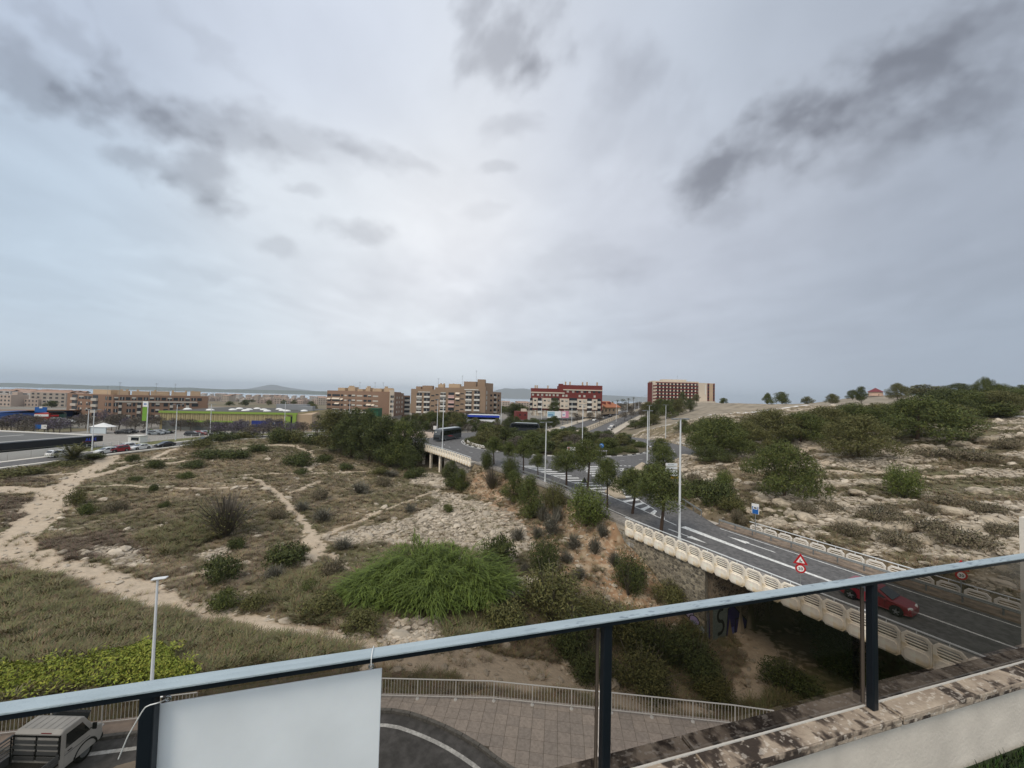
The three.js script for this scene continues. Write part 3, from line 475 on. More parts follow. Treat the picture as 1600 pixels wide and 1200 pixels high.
parapet('bridge_parapet', 'white concrete parapet with open arches on the rocky hillside side of the bridge', dense([br(7.4, 12.6), br(58, 12.6)], 60), roadD, -1, 1.9 / 1.25, true, M.castWhite);
parapet('viaduct_parapet', 'curved row of cream concrete panels above the viaduct columns', dense(VIA, 1).slice(0, -7), roadD, -1, 1.42);
{ const l = []; for (let a = 182; a <= 222; a += 3) l.push(ring(a, 27.6)); parapet('island_parapet', 'curved cream parapet on the island side behind the coach', l, () => 13.95, 1, 1.42, false, M.castWhite); }
{ const l = []; for (let a = -8; a <= 22; a += 3) l.push(ring(a, 27.6)); parapet('island_parapet', 'white parapet on the wooded island near the far lamp posts', l, () => 13.95, 1, 1.42, false, M.castWhite); }
{ const l = []; for (let a = -22; a <= 8; a += 3) l.push(ring(a, 41.2)); parapet('outer_parapet', 'white arched parapet at the foot of the dry hillside', l, () => 13.95, -1, 1.42, false, M.castWhite); }

// ---------- stone walls with graffiti ----------
function rubble(w, h, metresW, metresH, seed, tone) {   // irregular stones in pale mortar 
  const c = document.createElement('canvas'); c.width = w; c.height = h; const g = c.getContext('2d'), im = g.createImageData(w, h), cell = 0.34;
  const bump = new Uint8Array(w * h * 4);
  for (let j = 0; j < h; j++) for (let i = 0; i < w; i++) {
    const x = i / w * metresW / cell, y = j / h * metresH / (cell * 0.75), ix = Math.floor(x), iy = Math.floor(y); let d1 = 9, d2 = 9, id = 0;
    for (let a = -1; a <= 1; a++) for (let b = -1; b <= 1; b++) { const px = ix + a + hash2(ix + a, iy + b, seed), py = iy + b + hash2(ix + a, iy + b, seed + 1), d = Math.hypot(px - x, py - y); if (d < d1) { d2 = d1; d1 = d; id = hash2(ix + a, iy + b, seed + 2); } else if (d < d2) d2 = d; }
    const e = smoothstep(d2 - d1, 0.04, 0.18), n = fbm(x * 3, y * 3, 3, seed + 5), k = (0.62 + 0.5 * id) * (0.8 + 0.4 * n), o = (j * w + i) * 4;
    const st = [tone[0] * k, tone[1] * k, tone[2] * k], mo = [0.60 * (0.8 + 0.4 * n), 0.57 * (0.8 + 0.4 * n), 0.51 * (0.8 + 0.4 * n)];
    for (let q = 0; q < 3; q++) { im.data[o + q] = 255 * clamp(lerp(mo[q], st[q], e), 0, 1); bump[o + q] = 255 * clamp(e * (0.7 + 0.3 * n), 0, 1); } im.data[o + 3] = bump[o + 3] = 255;
  }
  g.putImageData(im, 0, 0);
  const bt = new THREE.DataTexture(bump, w, h); bt.flipY = true; bt.magFilter = THREE.LinearFilter; bt.needsUpdate = true;
  return { c, g, bt };
}
const blob = (g, x, y, rx, ry, fillS, strokeS, lw) => { g.beginPath(); g.ellipse(x, y, rx, ry, 0, 0, 7); g.fillStyle = fillS; g.fill(); if (strokeS) { g.strokeStyle = strokeS; g.lineWidth = lw; g.stroke(); } };
function wallMesh(name, a, b, Dtop, Dbot, thick, tex, parent) {   // upright slab from a to b (x, F); the picture spans its outer face
  const L = Math.hypot(b[0] - a[0], b[1] - a[1]), H = Dbot - Dtop, g = new THREE.BoxGeometry(L, H, thick), m = mesh(name, g, new THREE.MeshStandardMaterial({ map: Object.assign(new THREE.CanvasTexture(tex.c), { colorSpace: THREE.SRGBColorSpace }), bumpMap: tex.bt, bumpScale: 0.04, roughness: 0.95 }), parent);
  m.position.set((a[0] + b[0]) / 2, EYE - (Dtop + Dbot) / 2, -(a[1] + b[1]) / 2); m.rotation.y = Math.atan2(b[1] - a[1], b[0] - a[0]); return m;
}
{
  const t = thing('road_bridge', 'concrete road bridge with rubble stone abutment over the dark underpass', 'bridge');
  const R = rng(5);
  const f = rubble(1024, 640, 11.6, 7.4, 201, [0.60, 0.56, 0.48]), g = f.g, s = 1024 / 11.6;
  for (let i = 0; i < 60; i++) { g.globalAlpha = 0.12 + 0.2 * R(); const x = R() * 7.4 * s, lo = (0.6 + x / s * 0.62) * s; blob(g, x, lo - R() * R() * 150, 12 + 34 * R(), 5 + 16 * R(), ['#c9d3dc', '#aebccb', '#dfe5e8', '#9fb0a8'][i % 4]); } g.globalAlpha = 1;
  const bub = [[7.3, 5.2, '#6f8f5e'], [7.9, 4.75, '#c9d6c4'], [8.6, 4.5, '#b9aed0'], [9.3, 4.7, '#a99cc8'], [9.9, 5.1, '#b9aed0'], [10.5, 5.5, '#a99cc8']];
  for (const [x, y, c] of bub) blob(g, x * s, y * s, 0.55 * s, 0.42 * s, c, '#15131a', 7);
  g.globalAlpha = 0.55; for (let i = 0; i < 26; i++) blob(g, (8.6 + 3 * R()) * s, (5.7 + 1.6 * R()) * s, 20 + 30 * R(), 12 + 20 * R(), ['#8fa3ac', '#b6c3c6', '#7d9099'][i % 3]); g.globalAlpha = 1;
  wallMesh('abutment_wall', br(-1.3, 0.45), br(10.25, 0.45), 15.7, 23.3, 0.5, f, t);
  const q = rubble(1024, 640, 11.6, 7.4, 221, [0.52, 0.46, 0.38]), h = q.g;
  h.fillStyle = 'rgba(120,140,140,0.75)'; h.fillRect(0, 3.7 * s, 2.3 * s, 3.7 * s); h.strokeStyle = '#14161a'; h.lineWidth = 26; h.lineCap = 'round';
  h.beginPath(); h.moveTo(1.5 * s, 4.2 * s); h.bezierCurveTo(0.6 * s, 4.0 * s, 0.6 * s, 5.2 * s, 1.2 * s, 5.2 * s); h.bezierCurveTo(1.9 * s, 5.3 * s, 1.9 * s, 6.4 * s, 0.9 * s, 6.3 * s); h.stroke();
  h.fillStyle = '#352a6e'; h.beginPath(); h.moveTo(2.1 * s, 7.2 * s); h.lineTo(2.4 * s, 4.4 * s); h.lineTo(3.2 * s, 4.2 * s); h.lineTo(5.6 * s, 6.2 * s); h.lineTo(5.2 * s, 7.2 * s); h.closePath(); h.fill(); h.lineWidth = 9; h.stroke(); h.fillStyle = '#5c63a8'; h.fillRect(2.5 * s, 6.2 * s, 0.9 * s, 0.8 * s); h.strokeRect(3.6 * s, 5.6 * s, 0.8 * s, 1.4 * s);
  wallMesh('abutment_wall', br(10.5, 0.72), br(10.5, 12.3), 15.7, 23.3, 0.5, q, t);
  wallMesh('abutment_wall', br(0, 12.3), br(10.2, 12.3), 15.7, 23.3, 0.4, rubble(256, 256, 6, 6, 231, [0.45, 0.41, 0.35]), t);
  // deck slab, edge beams and pier under the road
  const k = kit(), mid = br(29, 6.3), ang = Math.atan2(DIR[1], DIR[0]); k.box(mid[0], EYE - 15.6, -mid[1], 66, 0.75, 12.0, ang); for (const p of [1.6, 4.0, 6.4, 8.8, 11.2]) { const m = br(35.2, p); k.box(m[0], EYE - 16.3, -m[1], 49, 0.66, 0.5, ang); } k.to('deck_slab', std(0xffffff, 0.9, { map: T.concrete }), t);
  const pier = kit(); { const m = br(27, 6.3); pier.box(m[0], EYE - 19.8, -m[1], 0.9, 6.9, 11, ang); } pier.to('pier', std(0xffffff, 0.9, { map: T.concrete }), t);
}
{
  const t = thing('viaduct', 'low concrete viaduct on thin columns carrying the ring road', 'viaduct');
  const arc = []; for (let a = 184; a <= 252; a += 4) arc.push(ring(a, 28.2));
  const poly = [...VIA.map((p) => p), ...arc], s = new THREE.ExtrudeGeometry(shapeOf(poly), { depth: 0.8, bevelEnabled: false }); s.rotateX(-Math.PI / 2); s.translate(0, EYE - 14.85, 0); mesh('deck_slab', planarUV(s), std(0xffffff, 0.9, { map: T.concrete }), t);
  const v = shift(VIA, 0.8), cut = (px) => { let best = v[0], d = 1e9; for (const p of dense(v, 0.2)) { const x = 800 + 600 * p[0] / p[1]; if (Math.abs(x - px) < d) { d = Math.abs(x - px); best = p; } } return best; };
  for (const px of [657.5, 666, 677, 692]) { const p = cut(px), k = kit(); k.box(p[0], EYE - 17.2, -p[1], 0.55, 5.4, 0.55, 0.9); k.to('column', M.cast, t); }
  for (const px of [662, 671, 684]) { const p = cut(px), k = kit(); k.box(p[0] + 5.5, EYE - 17.2, -p[1] - 3.6, 0.55, 5.4, 0.55, 0.9); k.to('column', M.kerb, t); }
  const a = cut(699), b = cut(752), f = rubble(512, 320, 12, 6, 241, [0.56, 0.54, 0.50]), g = f.g, R = rng(9);
  for (let i = 0; i < 90; i++) { g.globalAlpha = 0.5; const w = 4 + 16 * R(); g.fillStyle = ['#e3e8ea', '#8fb0c8', '#5f7f97', '#c7d0d2'][i % 4]; g.fillRect(150 + R() * 340, 90 + R() * 200, w, w * (0.5 + R())); } g.globalAlpha = 1;
  wallMesh('abutment_wall', b.slice(0, 2), a.slice(0, 2), 14.6, 20.4, 0.4, f, t).rotation.y += Math.PI;
  const q = rubble(512, 256, 20, 6, 251, [0.40, 0.40, 0.38]), h = q.g; h.fillStyle = '#7d1420'; h.fillRect(330, 60, 95, 190); h.strokeStyle = '#8b8f92'; h.lineWidth = 9; h.beginPath(); h.moveTo(330, 235); h.lineTo(425, 150); h.stroke(); h.fillStyle = '#4d5f66'; h.fillRect(120, 110, 90, 120); h.strokeStyle = '#c3ccd0'; h.lineWidth = 6; h.beginPath(); h.arc(150, 170, 34, 0, 5); h.stroke();
  const w0 = ring(178, 33.5), w1 = ring(222, 33.5); wallMesh('back_wall', w0, w1, 14.6, 20.6, 0.4, q, t).rotation.y += 0;
}
// ---------- crash barriers ----------
function guardrail(label, line, Df, lift = 0.62) {
  const t = thing('guardrail', label, 'guardrail'), d = dense(line, 2), k = kit();
  for (let i = 0; i + 1 < d.length; i++) { const y = (p) => EYE - Df(p[1]) + lift; for (const [o, r] of [[0.06, 0.055], [-0.06, 0.055], [0, 0.035]]) k.tube(V(d[i][0], y(d[i]) + o, -d[i][1]), V(d[i + 1][0], y(d[i + 1]) + o, -d[i + 1][1]), r, r, 6); }
  k.to('beam', M.galv, t);
  for (let i = 0; i < d.length; i += 1) { const p = kit(); p.box(d[i][0], EYE - Df(d[i][1]) + lift / 2 - 0.06, -d[i][1], 0.1, lift + 0.1, 0.06); p.to('post', M.metal, t); }
}
guardrail('grey steel crash barrier between the pavement and the near lane', shift(EDGE, 1.85).slice(1, -1).filter((p) => p[1] > 50), (F) => roadD(F) - 0.06);
guardrail('long grey crash barrier in front of the hillside parapet', [br(4.8, 10.75), br(56, 10.75)], (F) => roadD(F) - 0.05);
guardrail('grey crash barrier curving past the dark shrubs to the roundabout entry', [[25.3, 51], [25.2, 55.3], [24.7, 66], [24.7, 72]], roadD);
// ---------- the terrace the picture is taken from ----------
const HR = 0.68;   // rail below the eye
const railA = onD(0, 1105.5, HR), railB = onD(1600, 867.7, HR), railL = Math.hypot(railB.x - railA.x, railB.z - railA.z);
const RU = [(railB.x - railA.x) / railL, -(railB.z - railA.z) / railL], RN = [-RU[1], RU[0]];   // along the rail, and outwards
const RLx = (s, q) => [s * RU[0] + q * RN[0], s * RU[1] + q * RN[1]];
const rl = (s, q, D) => { const p = RLx(s, q); return V(p[0], EYE - D, -p[1]); };
const RA = Math.atan2(RU[1], RU[0]);
const sOf = (px, py, q) => { const d = ray(px, py), x = d.x, f = -d.z, k = q / (x * RN[0] + f * RN[1]); return k * (x * RU[0] + f * RU[1]); };   // place along the rail seen at a pixel
const QP = railA.x * RN[0] - railA.z * RN[1], QG = QP + 0.034, DCOP = 1.195, DFLOOR = 1.51;
{
  const S0 = -2.6, S1 = sOf(1660, 900, QP);
  // parapet wall with stained coping slabs
  const wall = thing('terrace_wall', 'cream rendered terrace wall with stained stone coping', 'wall');
  const render_ = std(0xffffff, 0.92, { map: grain(0.89, 0.855, 0.80, 0.08, 10, 512, 1.2, 301), bumpMap: bumpTex(64, 512, 0.6, 302), bumpScale: 0.0012 });
  const k = kit(); k.box(0, 0, 0, S1 - S0 + 1.4, 2.2, 0.10); const w = k.to('wall', render_, wall); w.position.copy(rl((S0 + S1) / 2 + 0.6, QP + 0.030, DCOP + 0.03 + 1.1)); w.rotation.y = RA;
  T.coping = dataTex(1024, 512, (u, v) => {   // weathered stone: lichen black, rust and pale scuffs in grain
    const n = fbm(u * 18, v * 9, 5, 311), m = fbm(u * 60, v * 14, 4, 313), d = smoothstep(fbm(u * 14 + 2, v * 4, 6, 315) * 0.6 + m * 0.4, 0.46, 0.60), sc = smoothstep(fbm(u * 120, v * 60, 4, 317), 0.60, 0.72);
    let c = [0.66 + 0.3 * (n - 0.5), 0.60 + 0.3 * (n - 0.5), 0.53 + 0.28 * (n - 0.5)]; c = mix3(c, [0.20, 0.165, 0.14], d * 0.9); return mix3(c, [0.86, 0.83, 0.78], sc * 0.6);
  }); T.coping.repeat.set(0.55, 1.5);
  const cop = std(0xffffff, 0.9, { map: T.coping, bumpMap: bumpTex(48, 512, 0.5, 319), bumpScale: 0.004 });
  for (let s = S0, i = 0; s < S1 + 1; s += 0.9, i++) { const q = kit(); q.rbox(0, 0, 0, 0.893, 0.035, 0.152, 0.007); const m = q.to('coping_slab', cop, wall); m.position.copy(rl(s + 0.45, QP + 0.026, DCOP + 0.0175)); m.rotation.y = RA; m.geometry.attributes.uv.array.forEach((v, j, a) => { a[j] = v + (j % 2 ? 0 : i * 0.9); }); }
  // balustrade: weathered flat rail, dark posts, smoked panes
  const b = thing('glass_balustrade', 'terrace balustrade with pale grey flat rail, dark posts and smoked glass panes', 'balustrade');
  const railMat = std(0xffffff, 0.5, { metalness: 0.15, map: (() => { const t = dataTex(1024, 128, (u, v) => { const n = fbm(u * 40, v * 5, 4, 331), p = smoothstep(fbm(u * 160, v * 20, 4, 333), 0.62, 0.72) * smoothstep(fbm(u * 6, v, 2, 335), 0.42, 0.6); let c = [0.66 + 0.1 * (n - 0.5), 0.715 + 0.1 * (n - 0.5), 0.735 + 0.1 * (n - 0.5)]; return mix3(c, [0.42, 0.47, 0.51], p * 0.75); }); t.repeat.set(0.25, 8); return t; })(), bumpMap: bumpTex(60, 256, 0.2, 337), bumpScale: 0.0012 });
  const darkMetal = std(0x1a222a, 0.42, { metalness: 0.35 });
  { const q = kit(); q.rbox(0, 0, 0, S1 - S0, 0.006, 0.038, 0.002); const m = q.to('handrail', railMat, b); m.position.copy(rl((S0 + S1) / 2, QP, HR + 0.003)); m.rotation.y = RA;
    const c = kit(); c.box(0, 0, 0, S1 - S0, 0.014, 0.028); const n = c.to('rail_channel', darkMetal, b); n.position.copy(rl((S0 + S1) / 2, QP + 0.002, HR + 0.0135)); n.rotation.y = RA; }
  const posts = [sOf(228, 1130, QP) - 1.16, sOf(228, 1130, QP), sOf(949, 1060, QP), sOf(1367, 1000, QP)];
  for (const s of posts) {
    const q = kit(); q.rbox(0, 0, 0, 0.03, DCOP - HR - 0.02, 0.028, 0.005); const m = q.to('post', darkMetal, b); m.position.copy(rl(s, QP + 0.010, (DCOP + HR + 0.02) / 2)); m.rotation.y = RA;
    const gsk = kit(); for (const e of [-1, 1]) gsk.box(e * 0.018, 0, 0.0, 0.006, DCOP - HR - 0.06, 0.012); const n = gsk.to('gasket', std(0x5b5147, 0.6), m); n.position.set(0, -0.01, -0.022);
  }
  const smokes = [0xb2aeaa, 0xb0aca8, 0xa8a4a1, 0x8a8785].map((color) => new THREE.MeshPhysicalMaterial({ color, roughness: 0.02, transmission: 1, thickness: 0, ior: 1.45 }));   // panes of slightly different smoke
  const ends = [posts[0], posts[1], posts[2], posts[3], sOf(1604, 900, QG)];
  for (let i = 0; i < 4; i++) {
    const a = ends[i] + 0.015, e = ends[i + 1] - (i < 3 ? 0.015 : 0.0), L = e - a, top = HR + 0.032, g = new THREE.PlaneGeometry(L, DCOP - top - 0.004), m = mesh('glass_pane', g, smokes[i], b); m.position.copy(rl((a + e) / 2, QG, (DCOP + top) / 2)); m.rotation.y = RA;
    const trim = kit(); trim.box(0, 0, 0, L, 0.009, 0.012); const t = trim.to('glass_clamp', M.galv, b); t.position.copy(rl((a + e) / 2, QG - 0.010, HR + 0.026)); t.rotation.y = RA;
    const sl = kit(); sl.box(0, 0, 0, L, 0.004, 0.006); const u = sl.to('sealant', std(0xc9c6be, 0.6), b); u.position.copy(rl((a + e) / 2, QG - 0.006, DCOP - 0.002)); u.rotation.y = RA;
  }
  // the board hung on the inside of the glass
  const q0 = QP + 0.026, a = sOf(238, 1130, q0), e = sOf(595, 1100, q0), bd = thing('notice_board', 'blank pale grey board tied to the balustrade over the glass', 'board');
  const bt = kit(); bt.rbox(0, 0, 0, e - a, 0.52, 0.005, 0.002); const bm = bt.to('panel', std(0xffffff, 0.55, { map: grain(0.92, 0.94, 0.945, 0.03, 6, 256, 0.6, 341) }), bd); bm.position.copy(rl((a + e) / 2, q0, HR + 0.062 + 0.26)); bm.rotation.y = RA;
  for (const [px, py] of [[263, 1091], [580, 1041]]) { const s = sOf(px, py, q0 - 0.004), d = ray(px, py), kk = (q0 - 0.004) / (d.x * RN[0] - d.z * RN[1]), D = -d.y * kk, r = kit(); r.add(new THREE.TorusGeometry(0.0055, 0.002, 6, 16)); const m = r.to('grommet', M.chrome, bd); m.position.copy(rl(s, q0 - 0.0045, D)); m.rotation.y = RA; }
  const P = (px, py, q) => { const d = ray(px, py), kk = q / (d.x * RN[0] - d.z * RN[1]); return V(d.x * kk, EYE + d.y * kk, d.z * kk); };
  const tieMat = std(0xe9e9e4, 0.45), tie = (label, pts, r = 0.0013) => tag(kit().path(pts, r, 6, 24).to('cable_tie', tieMat), label, 'cable tie');
  tie('white cable tie looped over the rail at the corner of the board', [P(580, 1040, q0 - 0.008), rl(sOf(581, 1034, QP), QP - 0.025, HR + 0.02), rl(sOf(581, 1028, QP), QP - 0.024, HR - 0.002), rl(sOf(582, 1020, QP), QP, HR - 0.004), rl(sOf(583, 1016, QP), QP + 0.024, HR - 0.001), rl(sOf(583, 1016, QP), QP + 0.025, HR + 0.04)]);
  tie('white cable tie around the dark post with its long loose end hanging', [P(263, 1091, q0 - 0.008), P(248, 1098, QP - 0.03), P(229, 1103, QP - 0.036), P(222, 1112, QP - 0.03), P(200, 1150, QP - 0.01), P(185, 1186, QP + 0.01)]);
  // white pier where the balustrade ends
  const pier = thing('wall_pier', 'white rendered pier at the end of the balustrade', 'pier'); const pk = kit(); pk.box(0, 0, 0, 0.5, 2.4, 0.12); const pm = pk.to('pier', render_, pier); pm.position.copy(rl(sOf(1594, 900, QP + 0.22) + 0.25, QP + 0.16, 0.60 + 1.2)); pm.rotation.y = RA;
  // floor of the terrace and the storeys below it
  const fl = kit(); fl.box(0, 0, 0, 9, 0.2, 6); const fm = fl.to('terrace_floor', std(0x27331a, 0.95)); fm.userData = { kind: 'structure', label: 'green turf covered terrace floor' }; fm.position.copy(rl(0.5, QP - 0.02 - 3.0, DFLOOR + 0.1)); fm.rotation.y = RA;
  const hs = kit(); hs.box(0, 0, 0, 9, 14.2, 6); const hm = hs.to('apartment_house', std(0xffffff, 0.92, { map: grain(0.76, 0.72, 0.65, 0.1, 10, 256, 3, 343) })); tag(hm, 'cream rendered house under the terrace', 'house'); hm.position.copy(rl(0.5, QP - 0.02 - 3.0, DFLOOR + 0.21 + 7.1)); hm.rotation.y = RA;
  // blades of turf by the wall
  const bg = new THREE.BufferGeometry(); bg.setAttribute('position', new THREE.Float32BufferAttribute([-0.0016, 0, 0, 0.0016, 0, 0, 0.003, 0.026, 0.006], 3)); bg.setAttribute('normal', new THREE.Float32BufferAttribute([0, 1, 0.4, 0, 1, 0.4, 0, 1, 0.4], 3));
  const R = rng(77), N = 15000, im = new THREE.InstancedMesh(bg, std(0x3f5a24, 0.8, { side: THREE.DoubleSide }), N); im.name = 'turf_grass'; im.userData = { kind: 'stuff', label: 'short green artificial turf at the foot of the terrace wall', category: 'grass' };
  for (let i = 0; i < N; i++) { const s = 1.3 + R() * 1.6, q = QP - 0.03 - R() * 0.55, p = rl(s, q, DFLOOR - 0.001); im.setMatrixAt(i, M4.compose(p, Q.setFromEuler(EU.set((R() - 0.5) * 0.9, R() * 7, (R() - 0.5) * 0.9)), V(1, 0.7 + R() * 0.7, 1))); im.setColorAt(i, new THREE.Color().setRGB(0.35 + R() * 0.6, 0.5 + R() * 0.6, 0.25 + R() * 0.3)); }
  scene.add(im);
}
// ---------- the lower street ----------
const KERB = [[-48, 13.0], [-36, 14.9], [-23, 17.15], [-18.5, 18.1], [-12, 19.3], [-6.7, 20.0], [-5.2, 19.95], [-3.9, 19.55], [-2.4, 18.9], [-0.9, 18.0], [0, 17.3], [0.5, 17.0], [1.1, 16.85], [2.2, 16.95], [3.75, 17.25], [6, 17.5], [9, 17.3], [14, 16.2], [18, 14.8]];
const D16 = () => 16;
{
  const k = smoothLine(KERB, 90);
  structure('street_surface', flat([[-48, -6], ...k.map((p) => [p[0], p[1] - 0.02]), [22, -6]], [], -0.12, D16), M.asphalt, 'dark asphalt of the lower street');
  structure('street_edge_line', strip(k, 0.62, 0.82, -0.115, D16), M.paint, 'white line painted along the lower kerb');
  // kerb stones
  const kb = new THREE.Group(); kb.name = 'street_kerb'; kb.userData = { kind: 'structure', label: 'grey kerb stones curving along the lower street' }; scene.add(kb);
  const L = k.reduce((s, p, i) => s + (i ? Math.hypot(p[0] - k[i - 1][0], p[1] - k[i - 1][1]) : 0), 0), sp = smoothLine(KERB, Math.round(L));
  const grey = std(0xffffff, 0.9, { map: grain(0.47, 0.46, 0.44, 0.2, 12, 256, 1.5, 351) });
  for (let i = 12; i + 1 < sp.length; i++) { const a = sp[i], b = sp[i + 1], m = 0.012, q = [[lerp(a[0], b[0], m), lerp(a[1], b[1], m)], [lerp(a[0], b[0], 1 - m), lerp(a[1], b[1], 1 - m)]]; mesh('kerb_stone', strip(q, -0.17, 0.0, 0.005, D16, 0.3), grey, kb); }
  // paving slabs, each cut to the pavement's outline
  const bed = [...k.filter((p) => p[0] > -30 && p[0] < 16).map((p, i, a) => { const n = perpOf(a, i); return [p[0] - n[0] * 0.18, p[1] - n[1] * 0.18]; }), ...RAIL.filter((p) => p[0] > -30 && p[0] < 16).reverse().map((p) => [p[0], p[1] + 0.35])];
  structure('pavement_bed', flat(bed, [], -0.012, D16), std(0x6d655a, 0.95), 'joints between the paving slabs of the lower pavement');
  const clip = (poly, axis, v, keepLess) => { const o = []; for (let i = 0; i < poly.length; i++) { const a = poly[i], b = poly[(i + 1) % poly.length], ia = keepLess ? a[axis] <= v : a[axis] >= v, ib = keepLess ? b[axis] <= v : b[axis] >= v; if (ia) o.push(a); if (ia !== ib) { const t = (v - a[axis]) / (b[axis] - a[axis]); o.push([lerp(a[0], b[0], t), lerp(a[1], b[1], t)]); } } return o; };
  const pv = new THREE.Group(); pv.name = 'paved_footway'; pv.userData = { kind: 'structure', label: 'pinkish grey paving slabs of the lower pavement' }; scene.add(pv);
  const tones = [0, 1, 2, 3].map((i) => std(new THREE.Color().setRGB(0.50 + 0.03 * i, 0.44 + 0.024 * i, 0.385 + 0.018 * i), 0.9, { map: grain(0.93, 0.93, 0.93, 0.12, 10, 128, 0.9, 360 + i) })), R = rng(3), c0 = Math.cos(0.12), s0 = Math.sin(0.12);
  const rot = ([x, y]) => [x * c0 - y * s0, x * s0 + y * c0], inv = ([x, y]) => [x * c0 + y * s0, -x * s0 + y * c0], rb = bed.map(rot), W = 0.62;
  for (let x = -9; x < 13; x += W) for (let y = 13; y < 25; y += W) {
    let q = clip(clip(clip(clip(rb, 0, x + 0.008, false), 0, x + W - 0.008, true), 1, y + 0.008, false), 1, y + W - 0.008, true); if (q.length < 3) continue;
    let A = 0; for (let i = 0; i < q.length; i++) { const a = q[i], b = q[(i + 1) % q.length]; A += a[0] * b[1] - b[0] * a[1]; } if (Math.abs(A) < 0.03) continue;
    const g = new THREE.ExtrudeGeometry(shapeOf(q.map(inv)), { depth: 0.012 + 0.004 * R(), bevelEnabled: false }); g.rotateX(-Math.PI / 2); g.translate(0, EYE - 16.012, 0); mesh('paving_slab', planarUV(g), tones[Math.floor(R() * 4)], pv);
  }
  structure('footway_strip', flat([...k.filter((p) => p[0] < -8.5).map((p, i, a) => { const n = perpOf(a, i); return [p[0] - n[0] * 0.18, p[1] - n[1] * 0.18]; }), ...RAIL.filter((p) => p[0] < -8).reverse().map((p) => [p[0], p[1] + 0.35])], [], 0.002, D16), std(0xffffff, 0.92, { map: grain(0.66, 0.60, 0.55, 0.14, 10, 256, 3, 371) }), 'pinkish concrete pavement behind the parked truck');
  structure('paved_island', flat([[-17.6, 10], [-17.2, 15.4], [-16.4, 16.9], [-15, 17.5], [-13, 17.6], [-12.5, 10]], [], -0.06, D16), std(0xffffff, 0.92, { map: grain(0.66, 0.61, 0.54, 0.18, 10, 256, 3, 373) }), 'beige paved patch beside the parked truck');
  // drain grate
  const gt = thing('drain_grate', 'rusty iron drain grate by the lower kerb', 'grate', null, V(2.35, EYE - 16.11, -16.5)); const gk = kit(); gk.box(0, 0, 0, 0.62, 0.02, 0.36); gk.to('frame', std(0x4a3a2c, 0.8, { metalness: 0.4 }), gt); for (let i = 0; i < 7; i++) { const z = kit(); z.box(-0.24 + i * 0.08, 0.018, 0, 0.03, 0.02, 0.3); z.to('bar', std(0x6a4a2e, 0.8, { metalness: 0.4 }), gt); }
}
// pedestrian railing, bar by bar
function footRail(label, line) {
  const t = thing('pedestrian_railing', label, 'railing'), d = dense(line, 0.155), Y = EYE - 16, top = kit(), bot = kit(), bar = new THREE.CylinderGeometry(0.011, 0.011, 0.84, 6); planarUV(bar);
  for (let i = 0; i + 1 < line.length; i++) { const A = (y) => V(line[i][0], y, -line[i][1]), B = (y) => V(line[i + 1][0], y, -line[i + 1][1]); top.tube(A(Y + 1.02), B(Y + 1.02), 0.03, 0.03, 8); bot.tube(A(Y + 0.16), B(Y + 0.16), 0.022, 0.022, 8); }
  top.to('top_rail', M.white, t); bot.to('bottom_rail', M.white, t);
  d.forEach((p, i) => { const m = mesh('bar', bar, M.white, t); m.position.set(p[0], Y + 0.59, -p[1]); if (i % 13 === 0) { const k = kit(); k.tube(V(p[0], Y - 0.02, -p[1]), V(p[0], Y + 1.0, -p[1]), 0.03, 0.03, 8); k.add(new THREE.CylinderGeometry(0.09, 0.1, 0.05, 10), new THREE.Matrix4().makeTranslation(p[0], Y + 0.02, -p[1])); k.to('post', M.white, t); } });
}
footRail('white steel railing behind the parked flatbed truck', [[-27, 17.45], [-23.6, 17.9], [-18.1, 18.9], [-15.2, 19.55]]);
footRail('long white steel railing curving around the paved footway', [[-8.6, 20.55], [-6.9, 20.8], [-0.7, 20.8], [5.5, 20.2], [11.3, 19.6], [13.2, 19.3]]);

